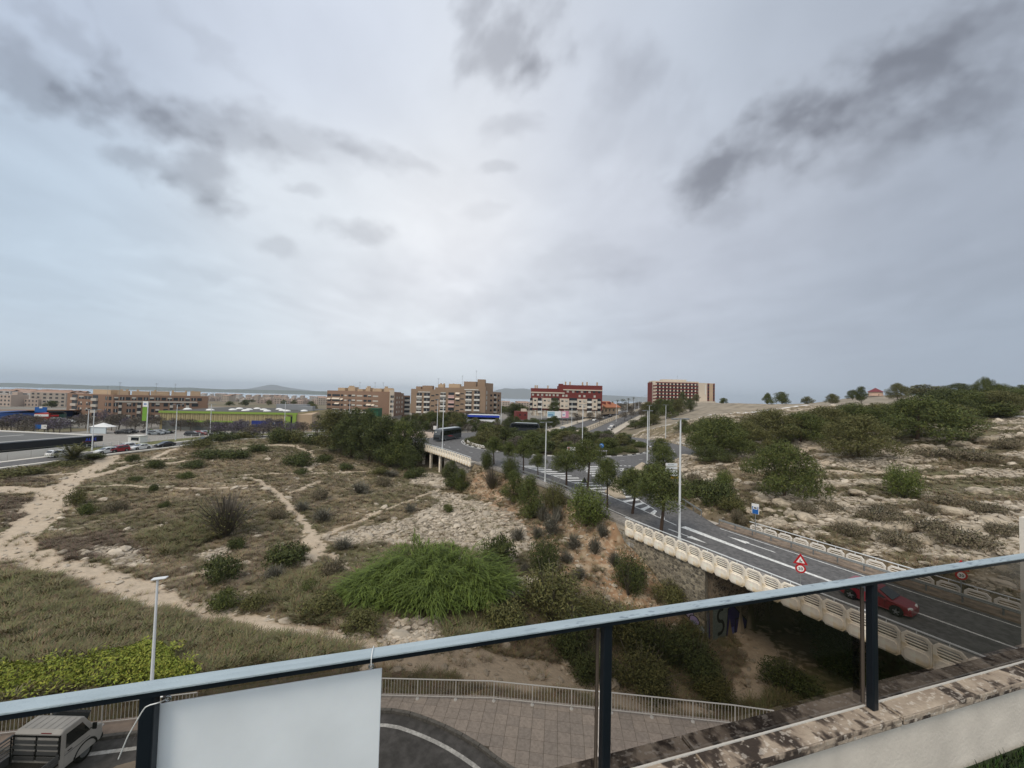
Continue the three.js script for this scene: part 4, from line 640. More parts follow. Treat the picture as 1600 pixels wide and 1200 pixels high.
// ---------- flatbed truck with tube sides, under the balustrade ----------
{
  const t = thing('flatbed_truck', 'white flatbed truck with tubular side rails parked on the lower street', 'truck', null, V(-18.98, EYE - 16.12, -15.0)), W = 1.92;
  const white = std(0xffffff, 0.45, { map: grain(0.80, 0.80, 0.78, 0.08, 6, 256, 2, 381) }), grey = std(0x7d8082, 0.5, { metalness: 0.5 });
  const cab = new THREE.ExtrudeGeometry(shapeOf([[1.2, 0.45], [2.72, 0.45], [2.80, 0.62], [2.76, 1.02], [2.42, 1.2], [2.02, 1.90], [1.9, 1.97], [1.3, 1.97], [1.2, 1.9]]), { depth: W - 0.16, bevelEnabled: true, bevelThickness: 0.08, bevelSize: 0.05, bevelSegments: 3, steps: 1 }); cab.rotateY(Math.PI / 2); cab.translate(-(W - 0.16) / 2, 0, 0); mesh('cab', planarUV(cab), white, t);
  const rf = kit(); for (let i = 0; i < 6; i++) rf.rbox(-0.75 + i * 0.3, 2.03, -1.6, 0.1, 0.025, 0.6, 0.01); rf.to('roof_rib', white, t);
  for (const s of [-1, 1]) {
    const wd = new THREE.ExtrudeGeometry(shapeOf([[1.36, 1.2], [2.28, 1.2], [1.95, 1.78], [1.36, 1.78]]), { depth: 0.012, bevelEnabled: false }); wd.rotateY(Math.PI / 2); wd.translate(s * (W / 2) - 0.006, 0, 0); mesh('side_window', planarUV(wd), M.glassDark, t);
    const dr = kit(); dr.box(s * (W / 2 + 0.004), 0.85, -1.8, 0.012, 0.6, 0.95); const d = dr.to('door', white, t); const h = kit(); h.rbox(s * (W / 2 + 0.03), 1.05, -1.5, 0.03, 0.03, 0.16, 0.01); h.to('handle', M.dark, d); const tr = kit(); tr.box(s * (W / 2 + 0.012), 0.95, -1.8, 0.012, 0.03, 0.95); tr.to('trim_strip', M.metal, d);
    const mi = kit(); mi.rbox(s * (W / 2 + 0.17), 1.35, -2.3, 0.16, 0.26, 0.07, 0.02); mi.tube(V(s * W / 2, 1.25, -2.28), V(s * (W / 2 + 0.15), 1.3, -2.29), 0.015); mi.to('wing_mirror', M.dark, t);
    for (const z of [-2.15, 1.25]) { const w = kit(); w.add(new THREE.TorusGeometry(0.27, 0.1, 10, 24), new THREE.Matrix4().makeRotationY(Math.PI / 2)); w.add(new THREE.CylinderGeometry(0.24, 0.24, 0.16, 20), new THREE.Matrix4().makeRotationZ(Math.PI / 2)); const m = w.to('wheel', M.rubber, t); m.position.set(s * (W / 2 - 0.12), 0.37, z); const r = kit(); r.add(new THREE.CylinderGeometry(0.19, 0.19, 0.02, 18), new THREE.Matrix4().makeRotationZ(Math.PI / 2)); r.to('rim', M.metal, m).position.x = s * 0.09; }
    const sd = kit(); sd.box(s * (W / 2 - 0.02), 0.99, 0.75, 0.03, 0.36, 3.75); for (const y of [0.87, 0.99, 1.11]) sd.box(s * (W / 2), y, 0.75, 0.03, 0.04, 3.75); sd.to('side_board', grey, t);
    const ar = kit(); ar.add(new THREE.TorusGeometry(0.44, 0.05, 6, 16, Math.PI), M4.makeRotationY(Math.PI / 2)); const am = ar.to('wheel_arch', M.dark, t); am.position.set(s * (W / 2 - 0.02), 0.4, -2.15);
  }
  const ws = kit(); ws.box(0, 1.57, -2.26, W - 0.3, 0.02, 0.74, 0, 0.0); const wq = new THREE.BoxGeometry(W - 0.34, 0.74, 0.015); wq.rotateX(-0.52); wq.translate(0, 1.56, -2.27); mesh('windscreen', planarUV(wq), M.glassDark, t);
  const fl = kit(); fl.box(0, 0.78, 0.78, W, 0.08, 3.8); fl.box(-0.45, 0.6, 0.2, 0.12, 0.2, 5); fl.box(0.45, 0.6, 0.2, 0.12, 0.2, 5); fl.to('bed_floor', std(0x33312e, 0.85), t);
  const hb = kit(); hb.box(0, 1.1, -1.15, W, 0.06, 0.05); hb.box(0, 1.85, -1.15, W, 0.06, 0.05); for (const x of [-0.93, 0, 0.93]) hb.box(x, 1.4, -1.15, 0.05, 0.95, 0.05); hb.to('headboard_frame', M.dark, t);
  for (let r = 0; r < 4; r++) for (const x of [-0.47, 0.47]) { const s = kit(); s.box(x, 0.98 + r * 0.22, -1.12, 0.84, 0.13, 0.025); s.to('headboard_slat', grey, t); }
  { const s = kit(); s.box(0.35, 1.93, -1.17, 0.42, 0.06, 0.02); s.to('brake_light', M.tail, t); }
  // tubular rack leaning over the far side of the bed
  for (let i = 0; i < 6; i++) { const k = kit(); k.tube(V(-0.92, 1.15 + i * 0.15, -1.1), V(-0.92, 1.15 + i * 0.15, 2.7), i === 5 ? 0.04 : 0.022, i === 5 ? 0.04 : 0.022, 8); k.to('side_tube', grey, t); }
  for (const z of [-1.05, 0.2, 1.45, 2.65]) { const k = kit(); k.tube(V(-0.92, 0.8, z), V(-0.92, 1.92, z), 0.025); k.to('upright', M.dark, t); }
  for (const s of [-1, 1]) { const k = kit(); k.rbox(s * 0.72, 0.78, -2.83, 0.34, 0.17, 0.05, 0.02); k.to('headlight', M.lampGlass, t); }
  const bp = kit(); bp.rbox(0, 0.48, -2.84, W - 0.05, 0.2, 0.12, 0.04); bp.to('bumper', M.dark, t);
  // odds and ends lying on the bed
  const R = rng(12); for (const [x, z, c, nm] of [[-0.3, 0.9, 0x8d8f8c, 'rubble_bag'], [0.1, 1.5, 0xa39c8e, 'rubble_bag']]) { const g = new THREE.IcosahedronGeometry(0.28, 3), p = g.attributes.position; for (let i = 0; i < p.count; i++) { const k = 0.8 + 0.4 * vnoise(p.getX(i) * 6 + x * 9, p.getZ(i) * 6 + p.getY(i) * 4, 7); p.setXYZ(i, p.getX(i) * k * 1.2, p.getY(i) * k * 0.6, p.getZ(i) * k); } g.computeVertexNormals(); const m = mesh(nm, planarUV(g), std(c, 0.9)); m.position.set(-18.98 + x, EYE - 16.12 + 0.97, -15 + z); tag(m, z > 1 ? 'beige rubble sack on the truck bed further from the cab' : 'grey rubble sack on the truck bed near the cab', 'sack'); }
}
// ---------- foliage kit ----------
class Leaves {
  constructor(seed) { this.p = []; this.n = []; this.c = []; this.R = rng(seed); }
  dir() { const R = this.R, z = R() * 2 - 1, a = R() * 6.2832, r = Math.sqrt(1 - z * z); return V(r * Math.cos(a), z, r * Math.sin(a)); }
  leaf(pos, nrm, len, wid, col, along) {   // one small blade: a bent pair of triangles
    const R = this.R, t = along ?? this.dir(); t.addScaledVector(nrm, -0.4 * t.dot(nrm)).normalize(); const s = V().crossVectors(nrm, t).normalize().multiplyScalar(wid / 2), e = pos.clone().addScaledVector(t, len), a = pos.clone().add(s), b = pos.clone().sub(s);
    for (const v of [a, b, e]) { this.p.push(v.x, v.y, v.z); this.n.push(nrm.x, nrm.y, nrm.z); this.c.push(col[0], col[1], col[2]); }
  }
  tint(pal) { const R = this.R, c = pal[Math.floor(R() * pal.length)], k = 0.72 + 0.56 * R(); return [c[0] * k, c[1] * k, c[2] * k]; }
  blob(c, r, n, len, wid, pal, shell = 0.5) { for (let i = 0; i < n; i++) { const d = this.dir(), k = shell + (1 - shell) * Math.sqrt(this.R()), pos = V(c.x + d.x * r.x * k, c.y + d.y * r.y * k, c.z + d.z * r.z * k), nn = d.clone().addScaledVector(this.dir(), 0.75).normalize(); this.leaf(pos, nn, len * (0.6 + 0.8 * this.R()), wid * (0.6 + 0.8 * this.R()), this.tint(pal)); } }
  strand(pts, w, col) { for (let i = 0; i + 1 < pts.length; i++) { const a = pts[i], b = pts[i + 1], d = b.clone().sub(a), k = 1 - i / pts.length * 0.7, s = V(d.z, 0.2 * d.y, -d.x).normalize().multiplyScalar(w * k / 2), n = V().crossVectors(d, s).normalize(); if (n.y < 0) n.negate(); for (const v of [a.clone().add(s), a.clone().sub(s), b.clone().add(s), b.clone().add(s), a.clone().sub(s), b.clone().sub(s)]) { this.p.push(v.x, v.y, v.z); this.n.push(n.x, n.y, n.z); this.c.push(col[0], col[1], col[2]); } } }
  geo() { const g = new THREE.BufferGeometry(); g.setAttribute('position', new THREE.Float32BufferAttribute(this.p, 3)); g.setAttribute('normal', new THREE.Float32BufferAttribute(this.n, 3)); g.setAttribute('color', new THREE.Float32BufferAttribute(this.c, 3)); return g; }
}
const leafMat = std(0xffffff, 0.85, { vertexColors: true, side: THREE.DoubleSide });
const PAL = {
  pine: [[0.070, 0.092, 0.019], [0.092, 0.112, 0.022], [0.059, 0.076, 0.017], [0.115, 0.125, 0.027]], deep: [[0.046, 0.063, 0.015], [0.064, 0.078, 0.019], [0.083, 0.095, 0.021]], olive: [[0.109, 0.110, 0.031], [0.087, 0.090, 0.025], [0.134, 0.123, 0.038]],
  fresh: [[0.109, 0.140, 0.025], [0.128, 0.157, 0.030], [0.083, 0.112, 0.022]], grey: [[0.130, 0.125, 0.095], [0.100, 0.097, 0.072], [0.160, 0.145, 0.110]], jac: [[0.125, 0.100, 0.140], [0.150, 0.120, 0.175], [0.100, 0.090, 0.100], [0.085, 0.078, 0.066]], twig: [[0.105, 0.090, 0.068], [0.085, 0.072, 0.055], [0.130, 0.110, 0.085]],
  dry: [[0.19, 0.155, 0.10], [0.15, 0.125, 0.075], [0.13, 0.12, 0.06], [0.23, 0.185, 0.125]], lime: [[0.230, 0.263, 0.030], [0.166, 0.213, 0.025], [0.282, 0.291, 0.043]], broom: [[0.096, 0.140, 0.019], [0.122, 0.168, 0.025], [0.077, 0.112, 0.017]],
};
const extent = (L) => { const xs = [], ys = []; for (let i = 0; i < L.p.length; i += 9) { xs.push(Math.hypot(L.p[i], L.p[i + 2])); ys.push(L.p[i + 1]); } xs.sort((a, b) => a - b); ys.sort((a, b) => a - b); return { w: 2 * xs[Math.floor(xs.length * 0.95)] * 0.97, h: ys[Math.floor(ys.length * 0.985)] }; };   // how far the leaves really reach
function pine(o) {   // > trunk, crown; stands at the origin
  const L = new Leaves(o.seed), R = L.R, g = new THREE.Group(), tk = kit(), blobs = [], rad = o.w / 2, y0 = o.h * o.from;
  for (let i = 0; i < o.blobs; i++) {
    const t = (i + 0.5) / o.blobs, a = i * 2.399963 + R() * 0.9, prof = o.shape === 'umbrella' ? Math.sqrt(Math.max(0.05, 1 - Math.pow(t, 2.2))) * (0.55 + 0.45 * Math.min(1, t * 3 + 0.5)) : o.shape === 'cone' ? 1 - 0.82 * t : Math.sqrt(Math.max(0.04, 1 - Math.pow(Math.abs(t * 1.15 - 0.22), 2.0) * 1.2));
    const rr = rad * prof * (0.45 + 0.45 * R()) * (i % 5 === 0 ? 0.25 : 0.82), br_ = rad * (o.lump ?? 0.34) * (0.7 + 0.6 * R()) * (0.65 + 0.35 * prof);
    blobs.push([V(Math.cos(a) * rr, y0 + (o.h - y0) * (0.08 + 0.84 * t) , Math.sin(a) * rr), V(br_, br_ * (o.squash ?? 0.72), br_)]);
  }
  const vol = blobs.reduce((s, b) => s + b[1].x ** 2, 0);
  for (const [c, r] of blobs) L.blob(c, r, Math.round(o.leaves * r.x * r.x / vol), o.leaf, o.leaf * (o.thin ?? 0.42), PAL[o.pal], 0.35);
  const lean = V((R() - 0.5) * o.h * 0.12, 0, (R() - 0.5) * o.h * 0.12), top = lean.clone().setY(y0 + (o.h - y0) * 0.6), mid = lean.clone().multiplyScalar(0.4).setY(y0 * 0.6), r = o.r ?? o.h * 0.022;
  tk.tube(V(0, -0.25, 0), mid, r * 1.25, r, 7); tk.tube(mid, top, r, r * 0.45, 7);
  blobs.forEach(([c], i) => { if (i % Math.ceil(o.blobs / 9) === 0) { const s = mid.clone().lerp(top, clamp((c.y - mid.y) / (top.y - mid.y) * 0.7, 0.1, 0.9)); tk.tube(s, c, r * 0.4, r * 0.15, 5); } });
  tk.to('trunk', o.bark ?? M.trunk, g); mesh('crown', L.geo(), o.mat ?? leafMat, g); g.userData = extent(L); return g;
}
function shrub(o) {   // > stem, foliage
  const L = new Leaves(o.seed), R = L.R, g = new THREE.Group(), tk = kit();
  for (let i = 0; i < o.blobs; i++) { const a = R() * 6.28, q = Math.sqrt(R()) * 0.62, b = o.w / 2 * (0.3 + 0.25 * R()), hh = o.h * (1 - 0.55 * q * q); L.blob(V(Math.cos(a) * q * o.w / 2, hh * (0.28 + 0.30 * R()), Math.sin(a) * q * o.w / 2), V(b, hh * 0.40, b), Math.round(o.leaves / o.blobs), o.leaf, o.leaf * (o.thin ?? 0.45), PAL[o.pal], 0.25); if (i % 2 === 0) tk.tube(V(0, -0.1, 0), V(Math.cos(a) * q * o.w / 2.4, hh * 0.5, Math.sin(a) * q * o.w / 2.4), 0.035, 0.012, 5); }
  if (o.twigs) for (let i = 0; i < o.twigs; i++) { const a = R() * 6.28, e = 0.5 + R() * 0.9, l = o.h * (0.6 + 0.5 * R()), tip = V(Math.cos(a) * l * Math.cos(e) * o.w / o.h * 0.62, l * Math.sin(e), Math.sin(a) * l * Math.cos(e) * o.w / o.h * 0.62); L.strand([V(tip.x * 0.05, 0, tip.z * 0.05), tip.clone().multiplyScalar(0.55).setY(tip.y * 0.62), tip], 0.035, L.tint(PAL[o.twigPal ?? 'twig'])); }
  tk.to('stem', M.trunk, g); mesh('foliage', L.geo(), leafMat, g); g.userData = extent(L); return g;
}
const protos = {}, P_ = (key, f) => (protos[key] ??= f());
const KINDS = {
  street: (i) => pine({ seed: 400 + i, h: 6.4, w: 5.2, from: 0.42, blobs: 22, shape: 'umbrella', leaves: 8500, leaf: 0.24, thin: 0.26, pal: 'pine', r: 0.12, lump: 0.36 }),
  round: (i) => pine({ seed: 420 + i, h: 9, w: 8.4, from: 0.06, blobs: 34, shape: 'dome', leaves: 10000, leaf: 0.36, thin: 0.26, pal: ['deep', 'pine', 'olive'][i % 3], lump: 0.30, r: 0.18 }),
  small: (i) => pine({ seed: 440 + i, h: 4.6, w: 4.6, from: 0.12, blobs: 18, shape: 'dome', leaves: 3600, leaf: 0.32, thin: 0.3, pal: ['deep', 'pine', 'olive'][i % 3], lump: 0.38, r: 0.09 }),
  spread: (i) => pine({ seed: 460 + i, h: 5.6, w: 11, from: 0.10, blobs: 38, shape: 'dome', leaves: 14000, leaf: 0.32, thin: 0.24, pal: ['pine', 'olive', 'deep'][i % 3], lump: 0.25, squash: 0.62, r: 0.16 }),
  cone: (i) => pine({ seed: 480 + i, h: 6, w: 4.4, from: 0.02, blobs: 26, shape: 'cone', leaves: 9000, leaf: 0.24, thin: 0.24, pal: 'pine', lump: 0.42, squash: 1, r: 0.1 }),
  bush: (i) => shrub({ seed: 500 + i, h: 1.5, w: 2.8, blobs: 12, leaves: 2600, leaf: 0.14, pal: ['deep', 'olive', 'pine'][i % 3] }),
  tall: (i) => shrub({ seed: 520 + i, h: 3.4, w: 3.6, blobs: 16, leaves: 5200, leaf: 0.17, thin: 0.34, pal: ['deep', 'olive', 'fresh'][i % 3], twigs: 30 }),
  grey: (i) => shrub({ seed: 540 + i, h: 1.1, w: 1.8, blobs: 8, leaves: 700, leaf: 0.10, pal: 'grey', twigs: 170, twigPal: 'grey' }),
  twiggy: (i) => shrub({ seed: 560 + i, h: 2.4, w: 3.8, blobs: 10, leaves: 700, leaf: 0.12, pal: 'olive', twigs: 420 }),
  mat: (i) => shrub({ seed: 550 + i, h: 0.6, w: 2.4, blobs: 14, leaves: 2200, leaf: 0.09, pal: 'dry', twigs: 60, twigPal: 'grey' }),
  jac: (i) => pine({ seed: 580 + i, h: 5.4, w: 5.4, from: 0.36, blobs: 22, shape: 'umbrella', leaves: 1500, leaf: 0.30, pal: i % 3 === 0 ? 'jac' : 'twig', lump: 0.34, r: 0.10, bark: M.trunkGrey }),
};
const R5 = rng(1234); let turn = 0;
function plant(kind, i, name, label, category, group, pos, w, h) {   // a copy of a kind, w wide and h tall
  const src = P_(kind + i, () => KINDS[kind](i)), o = src.clone(); o.name = numbered(name); o.userData = { label, category, ...(group ? { group } : {}) };
  o.position.copy(pos); o.rotation.y = (turn += 2.4); o.scale.set(w / src.userData.w, h / src.userData.h, w / src.userData.w); scene.add(o); return o;
}
const planted = [];
const byPx = (px, py, wpx, hpx, D) => { const p = D === undefined ? onG(px, py) : onD(px, py, D), F = -p.z; planted.push([p.x, F, wpx * F / 1200]); return [p, wpx * F / 600, hpx * F / 600]; };
const PX = (kind, i, name, label, category, group, px, py, wpx, hpx, D) => { const [p, w, h] = byPx(px, py, wpx, hpx, D); p.y = D === undefined ? p.y - 0.05 : p.y; return plant(kind, i, name, label, category, group, p, w, h); };

// big dark pines on the field behind the viaduct
const gp = 'dark pines clumped beside the viaduct';
[[522, 706, 62, 64, 2], [551, 716, 66, 74, 0], [575, 722, 56, 78, 0], [600, 726, 62, 74, 0], [624, 730, 58, 70, 1], [645, 726, 46, 66, 0], [535, 700, 50, 56, 0], [640, 738, 34, 40, 0]].forEach(([x, y, w, h, k]) => PX('round', k, 'pine_tree', 'large dark dense pine in the clump beside the viaduct', 'tree', gp, x, y, w, h));
// trees by the viaduct and on the bank
PX('round', 0, 'pine_tree', 'dark pine in front of the viaduct abutment, taller of the pair', 'tree', null, 705, 764, 30, 42);
PX('cone', 1, 'pine_tree', 'narrow dark pine in front of the viaduct abutment, lower of the pair', 'tree', null, 721, 768, 24, 34);
PX('round', 1, 'pine_tree', 'rounded pine on the bank beside the cone shaped conifer', 'tree', null, 803, 784, 46, 46);
PX('cone', 0, 'conifer', 'dense cone shaped conifer on the stony bank', 'tree', null, 828, 808, 46, 62);
PX('tall', 1, 'shrub', 'dusty green shrub close behind the cone shaped conifer', 'shrub', null, 866, 800, 36, 44);
PX('tall', 2, 'shrub', 'large leafy bush at the top of the bank below the pavement', 'shrub', null, 916, 822, 62, 62);
PX('tall', 0, 'shrub', 'dark bush against the pavement edge near the viaduct', 'shrub', null, 800, 745, 30, 30); PX('tall', 0, 'shrub', 'dark bush at the end of the viaduct parapet', 'shrub', null, 757, 733, 26, 28);
PX('twiggy', 0, 'shrub', 'brown twiggy shrub on the orange bank near the viaduct', 'shrub', null, 768, 764, 32, 34);
PX('tall', 0, 'shrub', 'dark evergreen shrub standing alone on the stony bank', 'shrub', null, 851, 892, 44, 52); PX('tall', 0, 'shrub', 'dark evergreen shrub below the stone abutment', 'shrub', null, 981, 930, 48, 62); PX('tall', 1, 'shrub', 'olive green shrub against the graffiti at the abutment foot', 'shrub', null, 1046, 946, 52, 36);
PX('tall', 1, 'shrub', 'wide olive bush at the foot of the bank beside the broom', 'shrub', null, 862, 972, 100, 78); PX('tall', 1, 'shrub', 'olive bush low on the bank above the rail', 'shrub', null, 930, 975, 60, 44); PX('bush', 1, 'shrub', 'grey green shrub at the edge of the broom thicket', 'shrub', null, 790, 985, 70, 44); PX('bush', 0, 'shrub', 'dark green shrub between the broom and the limestone', 'shrub', null, 778, 882, 52, 44);
[[905, 1030, 84, 52, 0], [975, 1012, 80, 60, 1], [1030, 1040, 90, 60, 0], [1000, 1078, 90, 50, 1], [1085, 1062, 76, 50, 0], [930, 1068, 70, 40, 0], [1075, 1010, 50, 36, 1], [1230, 1085, 80, 40, 0], [1330, 1050, 90, 46, 0], [1290, 1000, 70, 36, 1], [1120, 1095, 60, 36, 1]].forEach(([x, y, w, h, k]) => PX('tall', k, 'gully_shrub', 'dark shrub in the gully seen through the smoked glass', 'shrub', 'dark shrubs in the gully', x, y, w, h));
for (const [x, y, w, h] of [[895, 858, 24, 24], [940, 840, 18, 22], [930, 866, 22, 26], [860, 835, 30, 34], [838, 842, 18, 20], [810, 845, 24, 20], [885, 880, 20, 18], [960, 885, 22, 22], [820, 895, 16, 18], [905, 905, 24, 18], [1000, 905, 18, 16], [870, 815, 22, 24], [846, 815, 22, 26]]) PX('grey', (x % 2), 'shrublet', 'small grey green shrublet on the orange bank', 'shrub', 'shrublets on the bank', x, y, w, h);
// low shrubs over the field
const fs_ = 'low evergreen shrubs scattered over the field';
[[345, 908, 52, 36, 0], [447, 882, 62, 32, 0], [465, 728, 46, 20, 0], [455, 690, 44, 18, 1], [490, 694, 32, 16, 0], [436, 692, 36, 22, 0], [350, 690, 44, 14, 0], [385, 686, 40, 12, 1], [330, 716, 48, 14, 0], [370, 716, 44, 14, 0], [300, 732, 36, 12, 0], [405, 706, 30, 12, 0], [310, 700, 40, 14, 1], [290, 748, 26, 10, 2], [243, 732, 22, 14, 0], [205, 722, 18, 12, 0], [212, 752, 20, 8, 0], [20, 744, 70, 12, 1], [104, 728, 50, 8, 1], [150, 716, 26, 8, 0], [118, 790, 26, 24, 1], [135, 805, 24, 18, 2], [240, 768, 12, 12, 0], [256, 794, 16, 10, 0], [370, 860, 24, 20, 0], [505, 722, 26, 12, 0], [540, 734, 24, 10, 0], [590, 742, 30, 12, 1], [650, 745, 30, 14, 0], [700, 800, 16, 12, 2], [480, 925, 30, 16, 2], [400, 950, 40, 22, 1], [500, 960, 60, 30, 1], [565, 985, 60, 26, 1], [350, 950, 46, 26, 2], [640, 748, 20, 12, 0], [470, 742, 22, 10, 0], [335, 680, 16, 10, 0]].forEach(([x, y, w, h, k]) => PX('bush', k, 'shrub', 'low evergreen shrub on the dry open field', 'shrub', fs_, x, y, w, h));
PX('twiggy', 1, 'shrub', 'large bare twiggy bush standing alone on the field', 'shrub', null, 352, 838, 76, 62);
[[505, 815, 30, 20], [600, 760, 26, 14], [470, 800, 24, 16], [180, 800, 30, 16], [560, 770, 30, 16], [430, 810, 26, 14], [640, 800, 20, 14], [520, 900, 36, 24], [430, 905, 30, 20], [700, 745, 20, 14], [535, 860, 30, 18], [500, 780, 28, 14], [610, 745, 24, 10]].forEach(([x, y, w, h], i) => PX(i % 2 ? 'mat' : 'grey', i % 2, 'shrublet', 'small dry greyish shrublet among the straw on the field', 'shrub', 'dry shrublets on the field', x, y, w, h));

// the great broom bush: arching green switches in uneven sheaves
{
  const p = onG(645, 978), L = new Leaves(700), R = L.R, cz = p.z - 5.6, o = thing('broom_bush', 'huge spreading green broom bush in the middle of the field', 'bush', null, V(p.x, groundY(p.x, cz) - 0.1, cz)), tk = kit();
  for (let i = 0; i < 760; i++) {
    const heart = [[0, 0, 0.95], [-2.6, 0.9, 0.72], [2.4, -0.6, 1.05], [0.8, 2.0, 0.7], [-4.5, 1.7, 0.5], [4.4, 1.0, 0.55], [-1.0, -1.8, 1.02]][i % 7], a = R() * 6.283, reach = (1.6 + 3.9 * Math.sqrt(R())) * heart[2] * (0.75 + 0.5 * vnoise(a * 1.6, i % 7, 31)), hgt = 3.9 * heart[2] * Math.sqrt(Math.max(0.05, 1 - (reach / 6.2) ** 2)) * (0.5 + 0.6 * R()) + 0.3, c = V(Math.cos(a), 0, Math.sin(a) * 0.85), base = V(heart[0] + 0.7 * (R() - 0.5), 0, heart[1] + 0.7 * (R() - 0.5)), pts = [];
    for (let k = 0; k <= 6; k++) { const t = k / 6; pts.push(V(base.x + c.x * reach * t, hgt * Math.sin(Math.min(1, t * 1.2) * Math.PI / 2) * (1 - 0.5 * Math.max(0, t - 0.65) / 0.35) + 0.16 * (R() - 0.5), base.z + c.z * reach * t).add(V((R() - 0.5) * 0.4, 0, (R() - 0.5) * 0.4))); }
    L.strand(pts, 0.075, L.tint(PAL.broom));
    for (let k = 2; k <= 6; k++) for (let q = 0; q < 9; q++) { const s = pts[k - 1].clone().lerp(pts[k], R()), d = c.clone().multiplyScalar(0.5 + 0.7 * R()).add(V((R() - 0.5) * 1.4, 0.5 - 1.1 * R(), (R() - 0.5) * 1.4)).multiplyScalar(0.35 + 0.7 * R()); L.strand([s, s.clone().addScaledVector(d, 0.55).add(V(0, 0.06, 0)), s.clone().add(d).add(V(0, -0.12 * R(), 0))], 0.05, L.tint(PAL.broom)); }
    if (i % 12 === 0) tk.tube(V(base.x * 0.8, 0, base.z * 0.8), pts[2], 0.05, 0.02, 5);
  }
  tk.to('stem', M.trunk, o); mesh('switches', L.geo(), leafMat, o); planted.push([p.x, -cz, 6]); o.scale.set(1.16, 1.12, 1.12);
}
// lime green creeper over the near bank
{
  const p = onG(170, 1058), L = new Leaves(720), R = L.R, o = thing('creeper_bush', 'bright lime green leafy creeper sprawling beside the lower street', 'bush', null, p), tk = kit();
  for (const [dx, dz, rx, ry] of [[0, 0, 2.2, 0.8], [2.0, -0.2, 1.8, 1.0], [3.2, 0.1, 1.3, 0.9], [-2.3, 0.9, 1.8, 0.7], [-4.4, 1.6, 1.8, 0.6], [-6.0, 2.0, 1.5, 0.55], [1.0, -1.1, 1.4, 0.9], [4.3, 0.2, 0.9, 0.7]]) { const gy = groundY(p.x + dx, p.z + dz) - p.y; L.blob(V(dx, gy + 0.55, dz), V(rx, ry * 1.1, rx * 0.7), 3600, 0.15, 0.085, PAL.lime, 0.6); tk.tube(V(dx, gy - 0.1, dz), V(dx + 0.4, gy + 0.5, dz), 0.03, 0.02, 5); for (let i = 0; i < 26; i++) { const a = R() * 6.28, e = V(dx + Math.cos(a) * rx * 1.25, gy + 0.3 + ry * R(), dz + Math.sin(a) * rx); for (let k = 0; k < 9; k++) L.leaf(e.clone().add(V((R() - 0.5) * 0.4, (R() - 0.5) * 0.3, (R() - 0.5) * 0.4)), V(0, 1, 0).addScaledVector(L.dir(), 0.6).normalize(), 0.2, 0.1, L.tint(PAL.lime)); } }
  tk.to('stem', M.trunk, o); mesh('leaves', L.geo(), leafMat, o);
}
// street pines on the narrow pavement
const sp_ = [[772, 724, 30, 40, 'street pine by the crash barrier nearest the viaduct'], [796, 730, 20, 38, 'slim street pine second from the viaduct'], [818, 737, 32, 50, 'street pine third from the viaduct'], [841, 745, 24, 36, 'small street pine beside a tall lamp post'], [885, 761, 44, 56, 'street pine in front of the hatched road markings'], [918, 760, 50, 70, 'tall street pine beside the black bell shaped sign'], [949, 791, 40, 72, 'street pine with leaning bare trunk by the crash barrier'], [988, 801, 56, 66, 'street pine next to the first concrete panel'], [1032, 834, 76, 102, 'broad street pine behind the concrete panels beside the lamp post']];
sp_.forEach(([x, y, w, h, label], i) => { let p = onD(x, y, 14.5); p = onD(x, y, roadD(-p.z) - 0.13); const F = -p.z; plant('street', i % 3, 'street_pine', label.replace('street pine', 'umbrella shaped street pine'), 'tree', 'umbrella pines along the road', p, w * 1.08 * F / 600, h * F / 600); });
PX('round', 1, 'pine_tree', 'dense rounded pine at the roundabout entry by the direction signs', 'tree', null, 1036, 764, 56, 64, 14.0); PX('small', 1, 'pine_tree', 'small pine behind the rounded roundabout pine', 'tree', null, 1030, 716, 34, 30, 13.9);
// the wooded island of the roundabout
{
  const R = rng(55); let n = 0;
  for (let tries = 0; n < 46 && tries < 900; tries++) {
    const a = R() * 6.283, r = 25.4 * Math.sqrt(R()), x = RC[0] + r * Math.cos(a), F = RC[1] + r * Math.sin(a); if (planted.some(([X, f, q]) => q < 0 && Math.hypot(X - x, f - F) < 4.1)) continue; planted.push([x, F, -1]); n++;
    const left = smoothstep(-x + 10, -10, 20), sight = 800 + 600 * x / F, h = (2.6 + 1.2 * R() + 1.5 * left) * (sight > 795 && sight < 866 && F > 108 ? 0.62 : 1); plant(n % 7 === 3 ? 'jac' : 'small', n % 7 === 3 ? 1 : n % 3, 'island_pine', n % 7 === 3 ? 'bare greyish tree among the island pines' : 'bushy pine on the roundabout island', 'tree', n % 7 === 3 ? 'bare trees on the roundabout island' : 'pines on the roundabout island', V(x, EYE - 13.97, -F), 4.6 + 2 * R(), h);
  }
  for (let i = 0; i < 60; i++) { const a = (R() * 200 - 190) * Math.PI / 180, r = 23 + 4 * R(); plant('bush', i % 3, 'island_shrub', 'low shrub along the rim of the roundabout island', 'shrub', 'shrubs on the island rim', V(RC[0] + r * Math.cos(a), EYE - 13.95, -RC[1] - r * Math.sin(a)), 2.4 + 1.2 * R(), 0.9 + 0.7 * R()); }
}
